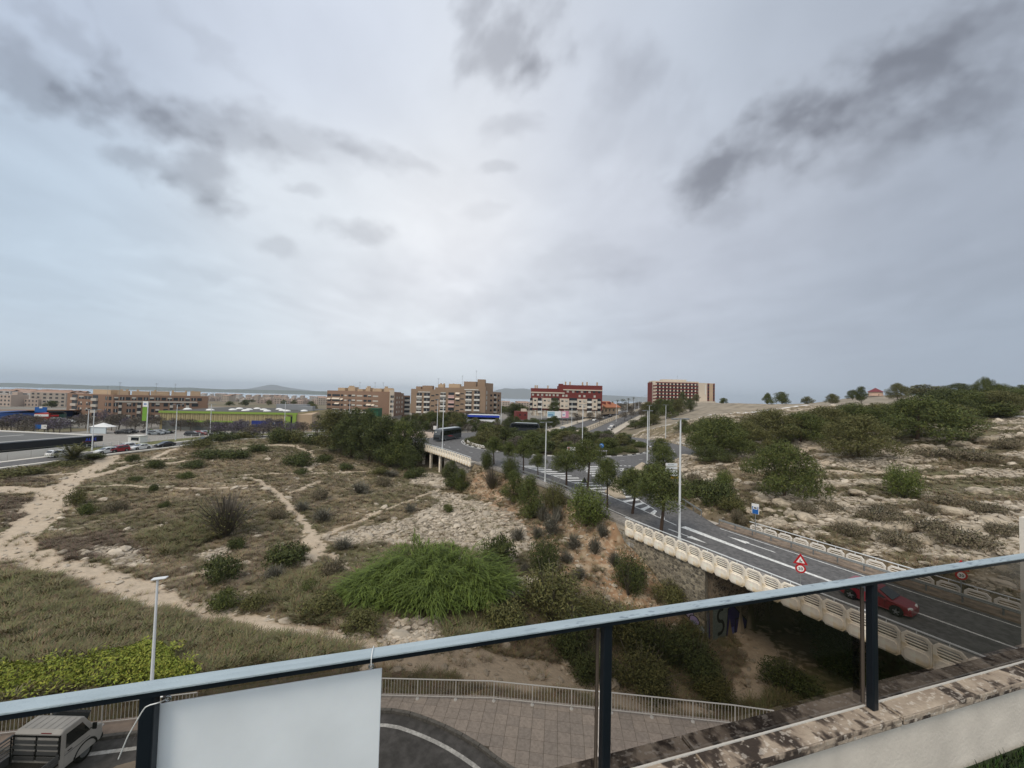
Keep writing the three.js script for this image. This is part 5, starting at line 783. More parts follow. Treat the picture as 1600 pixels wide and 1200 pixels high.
// pines and shrubs of the right hillside
const rh = 'pines spread over the rocky hillside';
[[1100, 706, 62, 50, 0], [1130, 712, 96, 58, 0], [1165, 706, 70, 46, 1], [1110, 722, 60, 26, 2], [1205, 690, 90, 48, 1], [1250, 690, 80, 44, 0], [1290, 684, 80, 46, 1], [1330, 672, 80, 40, 0], [1375, 668, 80, 36, 1], [1420, 660, 70, 34, 2], [1466, 655, 80, 44, 2], [1512, 652, 80, 40, 0], [1560, 646, 80, 34, 1], [1595, 640, 70, 30, 0], [1490, 668, 80, 34, 1], [1545, 640, 60, 26, 2]].forEach(([x, y, w, h, k]) => PX('spread', k, 'hill_pine', 'low spreading pine on the rocky hillside', 'tree', rh, x, y, w, h));
PX('spread', 0, 'hill_pine', 'big dense pine standing alone above the hillside parapet', 'tree', null, 1224, 778, 104, 82); PX('spread', 1, 'hill_pine', 'broad low pine above the pale trail on the hillside', 'tree', null, 1344, 716, 104, 64); PX('spread', 0, 'hill_pine', 'widest pine of the hillside with dark hollow underneath', 'tree', null, 1432, 688, 126, 64);
PX('round', 1, 'hill_pine', 'small ball shaped pine on the hillside near the lamp posts', 'tree', null, 1068, 676, 28, 20); PX('small', 1, 'hill_pine', 'rounded bright pine bush near the crest among rocks', 'tree', null, 1562, 654, 48, 24); PX('tall', 2, 'shrub', 'bright green bush alone on the rocky ledges', 'shrub', null, 1410, 778, 46, 50); PX('tall', 2, 'shrub', 'bright green bush behind the crash barrier', 'shrub', null, 1130, 768, 32, 32);
[[1092, 776, 44, 26, 0], [1122, 790, 56, 36, 0], [1142, 800, 34, 26, 1], [1105, 770, 34, 20, 0]].forEach(([x, y, w, h, k]) => PX('bush', k, 'shrub', 'dark shrub in the row behind the crash barrier', 'shrub', 'dark shrubs behind the crash barrier', x, y, w, h));
[[1085, 762, 26, 22], [1152, 812, 16, 16], [1162, 822, 14, 14], [1300, 800, 40, 14], [1370, 815, 60, 18], [1440, 830, 70, 20], [1500, 850, 80, 22], [1400, 850, 60, 18], [1330, 835, 46, 16], [1540, 800, 50, 14], [1480, 790, 46, 14], [1260, 800, 36, 12], [1520, 720, 60, 16], [1460, 715, 50, 14], [1570, 700, 40, 14], [1380, 800, 40, 12], [1450, 800, 36, 12], [1570, 835, 50, 16]].forEach(([x, y, w, h], i) => PX('mat', i % 2, 'shrublet', 'low dry shrublet between the limestone ledges', 'shrub', 'shrublets on the rocky hillside', x, y, w, h));
// trees on the skyline of the hill and beside the avenue
[[1200, 627, 14, 12], [1222, 627, 22, 14], [1332, 622, 18, 12], [1346, 620, 16, 15], [1402, 618, 26, 18], [1440, 628, 60, 26], [1540, 604, 30, 12], [1596, 612, 20, 10], [1500, 618, 50, 18], [1476, 620, 40, 12], [1300, 626, 20, 10], [1262, 628, 16, 8], [1560, 616, 50, 14], [1130, 628, 12, 6]].forEach(([x, y, w, h], i) => { const F = 175 + 40 * (i % 3), p = atF(x, y, F), g = groundY(p.x, p.z), top = p.y + h * F / 600; plant(i % 2 ? 'small' : 'spread', i % 3, 'crest_tree', 'dark tree on the skyline of the hill', 'tree', 'trees along the hill crest', V(p.x, g, p.z), w * F / 600, Math.max(1.5, top - g)); });
[[1022, 655, 200, 7, 9], [1042, 655, 190, 9, 9], [1060, 652, 195, 8, 8], [1078, 652, 200, 7, 6.5], [1032, 640, 260, 12, 10], [1012, 642, 250, 9, 10], [1052, 645, 230, 9, 8], [1066, 634, 320, 9, 11], [1088, 632, 330, 6, 7], [992, 672, 176, 7, 4], [1006, 678, 170, 7, 4.5], [1020, 676, 172, 8, 4.5]].forEach(([x, y, F, w, h], i) => { const p = atF(x, y, F); plant('round', i % 3, 'avenue_pine', 'dark pine beside the avenue on the slope', 'tree', 'pines along the avenue', V(p.x, groundY(p.x, p.z), p.z), w, h); });
// town trees: between the roundabout and the blocks
{
  const R = rng(66), row = (n, x0, x1, F0, F1, kinds, name, label, group, h0, h1) => { for (let i = 0; i < n; i++) { const x = lerp(x0, x1, (i + 0.5 + 0.5 * (R() - 0.5)) / n), F = lerp(F0, F1, R()), p = atF(x, 650, F), [kind, k] = kinds[i % kinds.length], h = lerp(h0, h1, R()); plant(kind, k, name, label, 'tree', group, V(p.x, groundY(p.x, p.z), p.z), h * (0.9 + 0.4 * R()), h); } };
  row(13, 640, 728, 165, 200, [['round', 0], ['round', 2], ['round', 1]], 'town_pine', 'dark pine between the roundabout and the brick blocks', 'pines in front of the brick blocks', 6, 8.5);
  row(9, 735, 785, 170, 200, [['round', 0], ['round', 2]], 'town_pine', 'low dark pine in front of the blue and white bus', 'pines before the blue and white bus', 3.4, 4.4);
  row(9, 650, 760, 150, 165, [['jac', 1], ['small', 0]], 'grey_tree', 'bare grey tree beyond the coach', 'grey trees beyond the coach', 4, 5.5);
  row(10, 785, 870, 165, 190, [['round', 0], ['small', 0]], 'town_pine', 'dark pine beyond the roundabout below the red and white block', 'pines below the red and white block', 4.5, 6);
  row(12, 0, 100, 120, 150, [['jac', 1], ['jac', 2], ['jac', 0]], 'jacaranda_tree', 'thin greyish tree behind the low dark roofed store', 'thin trees behind the dark roofed store', 4.5, 6);
  row(18, 105, 330, 135, 160, [['jac', 1], ['jac', 0], ['jac', 2]], 'jacaranda_tree', 'thin greyish or violet tree in front of the corner brick block', 'jacarandas before the corner brick block', 4.5, 6.5);
  row(12, 330, 500, 128, 146, [['jac', 0], ['jac', 1], ['jac', 0]], 'jacaranda_tree', 'violet jacaranda in front of the green store', 'jacarandas before the green store', 4.5, 6.5);
  row(9, 500, 640, 150, 190, [['round', 1], ['small', 2]], 'town_pine', 'tree in front of the middle brick block', 'trees before the middle brick block', 5, 7);
  row(2, 795, 815, 230, 240, [['round', 0]], 'town_pine', 'dark tree in the gap between the two big blocks', 'trees between the big blocks', 9, 11);
  row(14, 900, 955, 200, 300, [['jac', 1], ['jac', 2]], 'avenue_tree', 'bare brown tree on the near verge of the avenue', 'bare trees along the avenue', 5, 6.5);
  row(16, 965, 1012, 215, 380, [['jac', 2], ['jac', 1]], 'avenue_tree', 'bare brown tree on the avenue median', 'bare trees on the avenue median', 5, 6);
  const p = atF(866, 640, 215); plant('round', 0, 'pine_tree', 'tall dark pine in front of the red and white block', 'tree', null, V(p.x, groundY(p.x, p.z), p.z), 7, 14);
}
// palms
function palm(seed, trunkH, spread, n, bushy) {
  const L = new Leaves(seed), R = L.R, g = new THREE.Group(), k = kit(); k.tube(V(0, -0.2, 0), V(0, trunkH, 0), 0.22, 0.17, 8); k.to('trunk', M.trunkGrey, g);
  for (let i = 0; i < n; i++) { const a = i * 2.4, e = bushy ? 0.15 + 1.2 * R() : -0.5 + 1.7 * R(), len = spread * (0.75 + 0.35 * R()), d = V(Math.cos(a) * Math.cos(e), Math.sin(e), Math.sin(a) * Math.cos(e)), pts = []; for (let q = 0; q <= 5; q++) { const t = q / 5; pts.push(V(0, trunkH, 0).addScaledVector(d, len * t).add(V(0, -len * 0.35 * t * t, 0))); } L.strand(pts, 0.06, L.tint(PAL.olive)); for (let q = 1; q < 16; q++) { const t = q / 16, c = pts[Math.floor(t * 5)].clone().lerp(pts[Math.min(5, Math.floor(t * 5) + 1)], (t * 5) % 1); for (const s of [-1, 1]) { const side = V(-d.z, 0, d.x).normalize().multiplyScalar(s), dir = side.addScaledVector(d, 0.9).add(V(0, -0.15, 0)).normalize(); L.leaf(c, V(0, 1, 0).addScaledVector(L.dir(), 0.4).normalize(), len * 0.28 * (1.1 - t * 0.6), 0.07, L.tint(PAL.olive), dir); } } }
  mesh('fronds', L.geo(), leafMat, g); return g;
}
{
  const bp = palm(801, 0.3, 2.9, 46, true), p = onG(114, 722); bp.name = 'palm_bush'; tag(bp, 'big stemless palm bush beside the road with parked cars', 'palm'); bp.position.copy(p); bp.scale.setScalar(1.85); scene.add(bp);
  const fp = palm(803, 7, 2.0, 40, false); fp.name = 'palm_tree'; tag(fp, 'palm tree beside the beige end of the green store', 'palm'); const a = atF(497, 660, 140); fp.position.set(a.x, groundY(a.x, a.z), a.z); scene.add(fp);
  const q = copyOf(fp, 'palm tree rising behind the dark pine clump'), b = atF(558, 660, 160); q.position.set(b.x, groundY(b.x, b.z), b.z); q.scale.setScalar(1.25);
  [[957, 300], [965, 330], [972, 350], [975, 372], [982, 385], [990, 410]].forEach(([x, F]) => { const c = copyOf(fp, 'palm on the far avenue by the sloping roofs', 'palms on the far avenue'), d = atF(x, 630, F); c.position.set(d.x, groundY(d.x, d.z), d.z); c.scale.setScalar(1.1); });
}
// ---------- grass and loose stone, past counting ----------
{
  const blades = (seed, n, h, w) => { const L = new Leaves(seed), R = L.R; for (let i = 0; i < n; i++) { const a = R() * 6.28, b = V(Math.cos(a) * 0.10 * R(), 0, Math.sin(a) * 0.10 * R()), m = V(b.x + Math.cos(a) * 0.10, h * (0.5 + 0.2 * R()), b.z + Math.sin(a) * 0.10), e = V(b.x + Math.cos(a) * (0.16 + 0.22 * R()), h * (0.8 + 0.3 * R()), b.z + Math.sin(a) * (0.16 + 0.22 * R())); L.strand([b, m, e], w, [0.8 + 0.4 * R(), 0.8 + 0.4 * R(), 0.8 + 0.4 * R()]); } const g = L.geo(), nn = g.attributes.normal; for (let i = 0; i < nn.count; i++) { const v = V(nn.getX(i) * 0.5, 1, nn.getZ(i) * 0.5).normalize(); nn.setXYZ(i, v.x, v.y, v.z); } return g; };
  const tuft = blades(901, 30, 0.40, 0.013), R = rng(902), mats = [], cols = [], mats2 = [], cols2 = [];
  const pal = [[0.33, 0.26, 0.155], [0.26, 0.205, 0.125], [0.19, 0.16, 0.09], [0.16, 0.14, 0.065], [0.22, 0.175, 0.125], [0.125, 0.125, 0.05]];
  const clear = (x, F) => polyDist(RAMP, x, F) > 0.4 && polyDist(STREET, x, F) > 0.5 && (x > -60 || lineDist(SIDE_ROAD, x, F)[0] > 4.6) && Math.hypot(x - RC[0], F - RC[1]) > 42.5 && !(F < 47 && polyDist(UNDER, x, F) < 0.1 && polyDist(UNDER, x, F) > -13.5 && x > 24) && (x > -100 || F < 60);
  for (let i = 0; i < 200000 && mats.length < 78000; i++) {
    const F = 19 * Math.pow(135 / 19, Math.pow(R(), 0.85)), x = (R() * 2 - 1) * 1.42 * F; if (x < -118 || x > 125 || !clear(x, F)) continue;
    const s = soil(x, F); if (s.path > 0.28 && R() < 0.97) continue; if (s.rock > 0.3 && R() < 0.9) continue; if (s.right > 0.5 && R() < 0.35) continue; if (s.earth > 0.4 && R() < 0.62) continue;
    const n1 = fbm(x * 0.06, F * 0.09, 4, 111), n2 = fbm(x * 0.35, F * 0.45, 3, 113), patch = fbm(x * 0.22, F * 0.22, 3, 905); if (R() > 0.25 + 1.5 * smoothstep(patch, 0.35, 0.65) + s.lush) continue;
    const k = s.lush > 0.4 ? (R() < 0.5 ? 3 : R() < 0.5 ? 5 : 2) : n2 * 0.6 + n1 * 0.4 > 0.5 ? 2 + Math.floor(R() * 2.6) : R() < 0.55 ? Math.floor(R() * 2) : 4, c = s.brown > 0.4 ? [0.16, 0.12, 0.085] : pal[Math.min(5, k)], t = 0.75 + 0.5 * R(), sz = (0.65 + 0.75 * R()) * (s.lush > 0.4 ? 1.35 : 0.8) * (1 + F / 260);
    mats.push(M4.compose(V(x, EYE - GD(x, F) - 0.03, -F), Q.setFromEuler(EU.set((R() - 0.5) * 0.4, R() * 6.28, (R() - 0.5) * 0.4)), V(sz * 1.25, sz * (0.45 + 0.5 * R()), sz * 1.25)).clone()); cols.push([c[0] * t, c[1] * t, c[2] * t]);
  }
  const im = new THREE.InstancedMesh(tuft, leafMat, mats.length); mats.forEach((m, i) => { im.setMatrixAt(i, m); im.setColorAt(i, new THREE.Color().setRGB(...cols[i])); }); im.name = 'dry_grass'; im.userData = { kind: 'stuff', label: 'dry straw and olive grass tufts over the open ground', category: 'grass' }; scene.add(im);
  const ico = new THREE.IcosahedronGeometry(0.5, 1), ip = ico.attributes.position; for (let i = 0; i < ip.count; i++) { const x = ip.getX(i), y = ip.getY(i), z = ip.getZ(i), k = 0.72 + 0.5 * vnoise(x * 5 + 9, z * 5 + y * 7, 3); ip.setXYZ(i, x * k, y * k * 0.62, z * k * 0.85); } ico.computeVertexNormals(); ico.deleteAttribute('uv');
  for (let i = 0; i < 260000 && mats2.length < 26000; i++) {
    const F = 20 * Math.pow(150 / 20, R()), x = (R() * 2 - 1) * 1.42 * F; if (x < -110 || x > 130 || !clear(x, F)) continue;
    const s = soil(x, F), want = s.rock * 0.9 + s.earth * 0.35 + 0.035 + 0.1 * (s.path > 0.1 && s.path < 0.5); if (R() > want) continue;
    const big = R() < 0.07 ? 2.4 : 1, sz = (0.10 + 0.34 * R() * R()) * big * (1 + F / 110) * (s.earth > 0.4 ? 0.6 : 1), c = mix3(C.rock, C.rockDark, R() * 0.6), k = 0.8 + 0.45 * R();
    mats2.push(M4.compose(V(x, EYE - GD(x, F) + sz * 0.06, -F), Q.setFromEuler(EU.set((R() - 0.5) * 0.7, R() * 6.28, (R() - 0.5) * 0.7)), V(sz * (1 + 0.9 * R()), sz * (0.6 + 0.5 * R()), sz)).clone()); cols2.push([c[0] * k * 1.1, c[1] * k * 1.08, c[2] * k * 1.05]);
  }
  const st = new THREE.InstancedMesh(ico, std(0xffffff, 0.95), mats2.length); mats2.forEach((m, i) => { st.setMatrixAt(i, m); st.setColorAt(i, new THREE.Color().setRGB(...cols2[i])); }); st.name = 'loose_stones'; st.userData = { kind: 'stuff', label: 'pale limestone rubble strewn over the ground', category: 'stones' }; scene.add(st);
  // boulders that can be told apart
  const bt = grain(0.66, 0.61, 0.53, 0.3, 8, 256, 1.6, 911), bm = std(0xffffff, 0.95, { map: bt, bumpMap: bumpTex(16, 256, 0.8, 913), bumpScale: 0.05 }), geos = [0, 1, 2].map((q) => { const g = mergeVertices(new THREE.IcosahedronGeometry(0.5, 4).deleteAttribute('uv').deleteAttribute('normal')), p = g.attributes.position; for (let i = 0; i < p.count; i++) { const x = p.getX(i), y = p.getY(i), z = p.getZ(i), k = 0.62 + 0.55 * fbm(x * 3 + q * 9 + z, z * 3 + y * 4, 3, 920 + q), st = Math.round(y * 5) / 5; p.setXYZ(i, x * k * 1.25, lerp(y, st, 0.6) * k * 0.72, z * k); } g.computeVertexNormals(); return planarUV(g.toNonIndexed()); });
  [[1190, 782, 22], [1222, 788, 24], [1204, 800, 18], [1240, 806, 22], [1218, 820, 22], [1262, 812, 26], [1250, 795, 20], [1182, 772, 16], [1290, 800, 24], [1330, 820, 30], [1360, 790, 24], [1400, 826, 36], [1390, 800, 22], [1490, 802, 34], [1450, 780, 24], [1530, 770, 26], [1560, 820, 34], [1340, 772, 22], [1310, 760, 20], [1280, 770, 18], [1170, 800, 14], [1440, 845, 30], [1520, 830, 30], [1380, 845, 26], [1360, 705, 16], [1400, 704, 18], [1470, 706, 18], [1500, 695, 22], [1450, 700, 20], [1545, 690, 24], [1495, 645, 20], [1530, 640, 20]].forEach(([x, y, w], i) => { const p = onG(x, y), F = -p.z, s = w * F / 600 * 1.1, m = mesh('boulder', geos[i % 3], bm); m.position.set(p.x, p.y + s * 0.05, p.z); m.rotation.set(0, i * 1.7, 0.1 * (i % 3)); m.scale.set(s, s * 0.75, s); tag(m, 'pale limestone boulder on the rocky hillside', 'boulder', 'boulders on the hillside'); });
  [[660, 988, 7], [675, 984, 8], [690, 982, 6], [640, 990, 6], [668, 995, 6], [780, 905, 8], [790, 893, 7], [735, 845, 14], [700, 835, 12], [620, 838, 12], [580, 842, 10], [560, 838, 8], [660, 826, 10], [757, 862, 14], [765, 850, 12], [798, 920, 9], [1090, 985, 10], [1160, 1022, 12], [1174, 1033, 8]].forEach(([x, y, w], i) => { const p = onG(x, y), F = -p.z, s = w * F / 600 * 1.2, m = mesh('boulder', geos[(i + 1) % 3], bm); m.position.set(p.x, p.y + s * 0.03, p.z); m.rotation.y = i; m.scale.set(s * 1.1, s * 0.7, s); tag(m, 'pale stone lying on the open ground', 'stone', 'pale stones on the open ground'); });
}
// ---------- buildings ----------
const brick = std(0xffffff, 0.92, { map: grain(0.52, 0.42, 0.35, 0.10, 16, 256, 12, 601) }), brickTan = std(0xffffff, 0.92, { map: grain(0.575, 0.49, 0.41, 0.10, 16, 256, 12, 602) }), cream = std(0xffffff, 0.9, { map: grain(0.80, 0.75, 0.68, 0.08, 12, 256, 10, 603) }), redWall = std(0xffffff, 0.9, { map: grain(0.44, 0.20, 0.185, 0.1, 12, 256, 10, 604) }), buff = std(0xffffff, 0.9, { map: grain(0.72, 0.63, 0.52, 0.1, 12, 256, 10, 605) }), hotelRed = std(0xffffff, 0.9, { map: grain(0.42, 0.16, 0.14, 0.1, 12, 256, 10, 606) });
const pane = std(0x262c31, 0.25), blind = std(0xb9b6ac, 0.8), slab = std(0xb9b3a8, 0.85), whiteP = std(0xd8d5cd, 0.8), awnW = std(0xd9cbb8, 0.85), awnP = std(0xc9a9a0, 0.85), tarRoof = std(0x77716a, 0.95), recess = std(0x8f857a, 0.9);
const unitBox = planarUV(new THREE.BoxGeometry(1, 1, 1));
function part(name, mat, parent, x, y, z, w, h, d, rx = 0) { const m = mesh(name, unitBox, mat, parent); m.position.set(x, y, z); m.scale.set(w, h, d); m.rotation.x = rx; return m; }
class Front {   // an upright facade between two pixel columns at given distances; local x runs along it, y up, z out of the wall
  constructor(o, pxA, FA, pxB, FB, Dtop, Dbot) {
    const a = atF(pxA, 620, FA), b = atF(pxB, 620, FB); this.A = a; this.L = Math.hypot(b.x - a.x, b.z - a.z); this.Dtop = Dtop; this.Dbot = Dbot; this.H = Dbot - Dtop; this.th = Math.atan2(-(b.z - a.z), b.x - a.x); this.o = o;
    this.g = new THREE.Object3D(); this.g.position.set(a.x, EYE - Dbot, a.z); this.g.rotation.y = this.th; this.g.updateMatrix();
    this.ux = Math.cos(this.th); this.uz = -Math.sin(this.th);
  }
  put(m) { m.applyMatrix4(this.g.matrix); return m; }   // from facade axes into the building's
  part(name, mat, x, y, z, w, h, d, rx = 0) { const m = part(name, mat, this.o, x, y, z, w, h, d, rx); return this.put(m); }
  u(px, py = 625) { const d = ray(px, py), nx = -this.uz, nz = this.ux, k = (this.A.x * nx + this.A.z * nz) / (d.x * nx + d.z * nz); return [(d.x * k - this.A.x) * this.ux + (d.z * k - this.A.z) * this.uz, d.y * k + this.Dbot]; }
  v(px, py) { return this.u(px, py)[1]; }
  body(mat, dep, v0 = 0, v1 = this.H, x0 = 0, x1 = this.L, out = 0) { return this.part('wall', mat, (x0 + x1) / 2, (v0 + v1) / 2, -dep / 2 + out, x1 - x0, v1 - v0, dep); }
  win(px0, px1, v, h, opt = {}) { const a = this.u(px0)[0], b = this.u(px1)[0], x = (a + b) / 2, w = Math.abs(b - a); const m = this.part('window', opt.mat ?? pane, x, v, 0.03 + (opt.out ?? 0), w, h, 0.09);
    if (opt.blind) this.part('blind', blind, x, v + h * (0.5 - opt.blind / 2), 0.09 + (opt.out ?? 0), w * 0.94, h * opt.blind, 0.05); if (opt.mull) this.part('mullion', whiteP, x, v, 0.1 + (opt.out ?? 0), 0.12, h, 0.06); return m; }
  balc(px0, px1, v, h, opt = {}) { const a = this.u(px0)[0], b = this.u(px1)[0], x = (a + b) / 2, w = Math.abs(b - a); this.part('window', opt.dark ?? pane, x, v + 0.5, 0.03, w, h * 0.55, 0.09); this.part('balcony', opt.mat ?? slab, x, v - h * 0.28, 0.35, w * 1.02, h * 0.42, 0.75); }
  awn(px0, px1, v, mat = awnW) { const a = this.u(px0)[0], b = this.u(px1)[0]; this.part('awning', mat, (a + b) / 2, v, 0.5, Math.abs(b - a), 0.08, 1.35, 0.75); }
}
function antenna(f, px, top, lift) { const x = f.u(px)[0]; const k = kit(); k.tube(V(x, f.H + lift, -3), V(x, f.H + top, -3), 0.07, 0.05, 5); k.box(x, f.H + top - 0.3, -3, 1.4, 0.08, 0.08); k.box(x, f.H + top - 0.9, -3, 0.9, 0.08, 0.08); const m = k.to('antenna', M.metal, f.o); f.put(m); }
function roofBoxes(f, list, mat = buff) { for (const [p0, p1, h, z] of list) { const a = f.u(p0)[0], b = f.u(p1)[0]; f.part('roof_house', mat, (a + b) / 2, f.H + h / 2 - 0.02, -(z ?? 4) - 2, Math.abs(b - a), h, 4); } }
function chimneys(f, pxs, h = 1.6, z = 5) { for (const px of pxs) f.part('chimney', buff, f.u(px)[0], f.H + h / 2 + 0.6, -z, 0.8, h + 1.2, 0.8); }
// corner brick block by the stores
{
  const o = thing('apartment_block', 'long brown brick apartment block with corner and top floor glazing behind the green store', 'building');
  const L = new Front(o, 105, 200, 163, 190, 3.6, 19.5), Cn = new Front(o, 163, 190, 177, 189, 3.6, 19.5), Rr = new Front(o, 177, 189, 325, 211, 3.6, 19.5);
  L.body(brick, 14, 1.6); Cn.body(brick, 12, 1.6); Rr.body(brick, 14, 1.6); const rows = [0, 1, 2, 3, 4].map((k) => 14.1 - k * 3.0);
  rows.forEach((v, k) => {
    if (v < 2.5) return;
    L.balc(112.7, 121, v, 3.0); L.balc(144.7, 153, v, 3.0); if (k === 0) { L.win(123, 131, v, 1.5, { mull: 1, blind: 0.3 }); L.win(132, 143, v, 1.5, { mull: 1 }); } else { L.win(122.5, 124.8, v, 1.7); L.win(126.2, 128.5, v, 1.7, { blind: 0.5 }); L.win(135.3, 137.6, v, 1.7, { blind: 0.4 }); L.win(139, 141.3, v, 1.7); }
    Cn.win(164.5, 167.5, v, 1.7, { mull: 1 }); Cn.win(170, 174, v, 1.7);
    if (k === 0) for (let i = 0; i < 15; i++) Rr.win(178 + i * 9.3, 185 + i * 9.3, v, 1.5, { mull: i % 2, blind: i % 3 ? 0 : 0.4 });
    else { Rr.win(178, 184.5, v, 1.7, { mull: 1 }); Rr.balc(186, 191, v, 3); Rr.win(198.6, 205.6, v, 1.7, { mull: 1, blind: k % 2 ? 0.4 : 0 }); Rr.win(208, 212, v, 1.7); Rr.balc(215, 221, v, 3); Rr.balc(229, 233, v, 3); Rr.win(237, 242, v, 1.7); Rr.win(243.5, 250, v, 1.7, { blind: 0.5 }); Rr.win(256, 263, v, 1.7); Rr.balc(266, 271, v, 3); Rr.win(276, 282, v, 1.7); Rr.win(285, 288, v, 1.7, { blind: 0.3 }); Rr.balc(291, 296, v, 3); Rr.win(300, 310, v, 1.7); }
  });
  Rr.part('ledge', slab, Rr.L * 0.45, 12.6, 0.2, Rr.L * 0.86, 0.7, 0.5); Rr.body(recess, 10, 0, 1.6, 1, Rr.L - 1, -1); L.body(recess, 10, 0, 1.6, 1, L.L - 1, -1); for (let i = 1; i < 8; i++) Rr.part('pillar', slab, Rr.L * i / 8, 0.8, -0.5, 0.6, 1.6, 0.6);
  roofBoxes(L, [[132, 160, 2.4, 3]]); roofBoxes(Rr, [[180, 198, 2.2], [203, 230, 2], [233, 262, 2.2], [266, 290, 2], [296, 312, 2.6]]); chimneys(Rr, [186, 195, 212, 240, 268, 289, 300], 1.6); for (const px of [184, 242, 272]) antenna(Rr, px, 6.5, 0); antenna(L, 155, 4.5, 0);
}
// middle brick block
{
  const o = thing('apartment_block', 'five storey reddish brick block with ribbon windows and small awnings', 'building');
  const f = new Front(o, 511, 250, 609, 240, -1.6, 18), t = new Front(o, 609, 239, 616, 240, -2.6, 18), s = new Front(o, 616, 240, 631, 262, -1.0, 18);
  f.body(brick, 14, 4.4); t.body(cream, 8, 4.4); s.body(brick, 10, 4.4); f.body(recess, 10, 0, 4.4, 1, f.L - 1, -1.5); for (let i = 0; i <= 8; i++) f.part('pillar', slab, f.L * i / 8, 2.2, -0.5, 0.7, 4.4, 0.7); s.body(slab, 8, 0, 4.4, 0, s.L, -1);
  const rows = [0, 1, 2, 3].map((k) => 16.6 - k * 3.05);
  rows.forEach((v, k) => { f.win(511.6, 517, v, 1.4); f.win(519, 531, v, 1.3, { blind: k % 2 ? 0.4 : 0 }); f.win(532.5, 536, v, 1.3); f.win(538, 541.5, v, 0.8, { mat: blind }); f.win(544, 548.5, v, 1.3); f.win(549.5, 555, v, 1.3, { blind: 0.7 }); f.win(557.5, 566, v, 0.8, { mat: blind }); f.win(568, 573, v, 1.3); f.win(574.5, 580, v, 1.3, { blind: k % 2 ? 0 : 0.5 }); f.win(582.5, 591, v, 0.8, { mat: blind }); f.win(593, 599, v, 1.3, { blind: 0.4 }); f.win(600, 606, v, 1.3); t.win(610, 615, v, 1.5, { mull: 1 }); for (let i = 0; i < 3; i++) s.win(619.5 + i * 4, 621 + i * 4, v - 0.6, 1.4, { mat: blind }); f.part('ledge', brickTan, f.L / 2, v - 1.4, 0.06, f.L, 0.25, 0.14); });
  f.awn(519, 531, 14.6); f.awn(532, 536, 14.2); f.awn(523.5, 530.5, 11.4); f.awn(573, 580, 11.2); f.awn(581, 585.5, 11); f.awn(593, 599, 11); f.awn(511.5, 517, 14.3);
  roofBoxes(f, [[521, 532, 2], [537, 548, 2.6], [552, 560, 1.4], [565, 572, 2.4], [576, 590, 2], [594, 604, 2.4]]); chimneys(f, [538.5, 541, 544, 567, 570, 595, 597.5, 623, 625].slice(0, 7), 2.2); roofBoxes(t, [[609, 616, 1]]); for (const px of [557, 581, 594]) antenna(f, px, 6, 0);
  const w = new Front(o, 631, 262, 641, 266, 0.5, 18); w.body(brick, 8, 2); for (let k = 0; k < 4; k++) w.balc(632, 640, 15 - k * 3, 3);
}
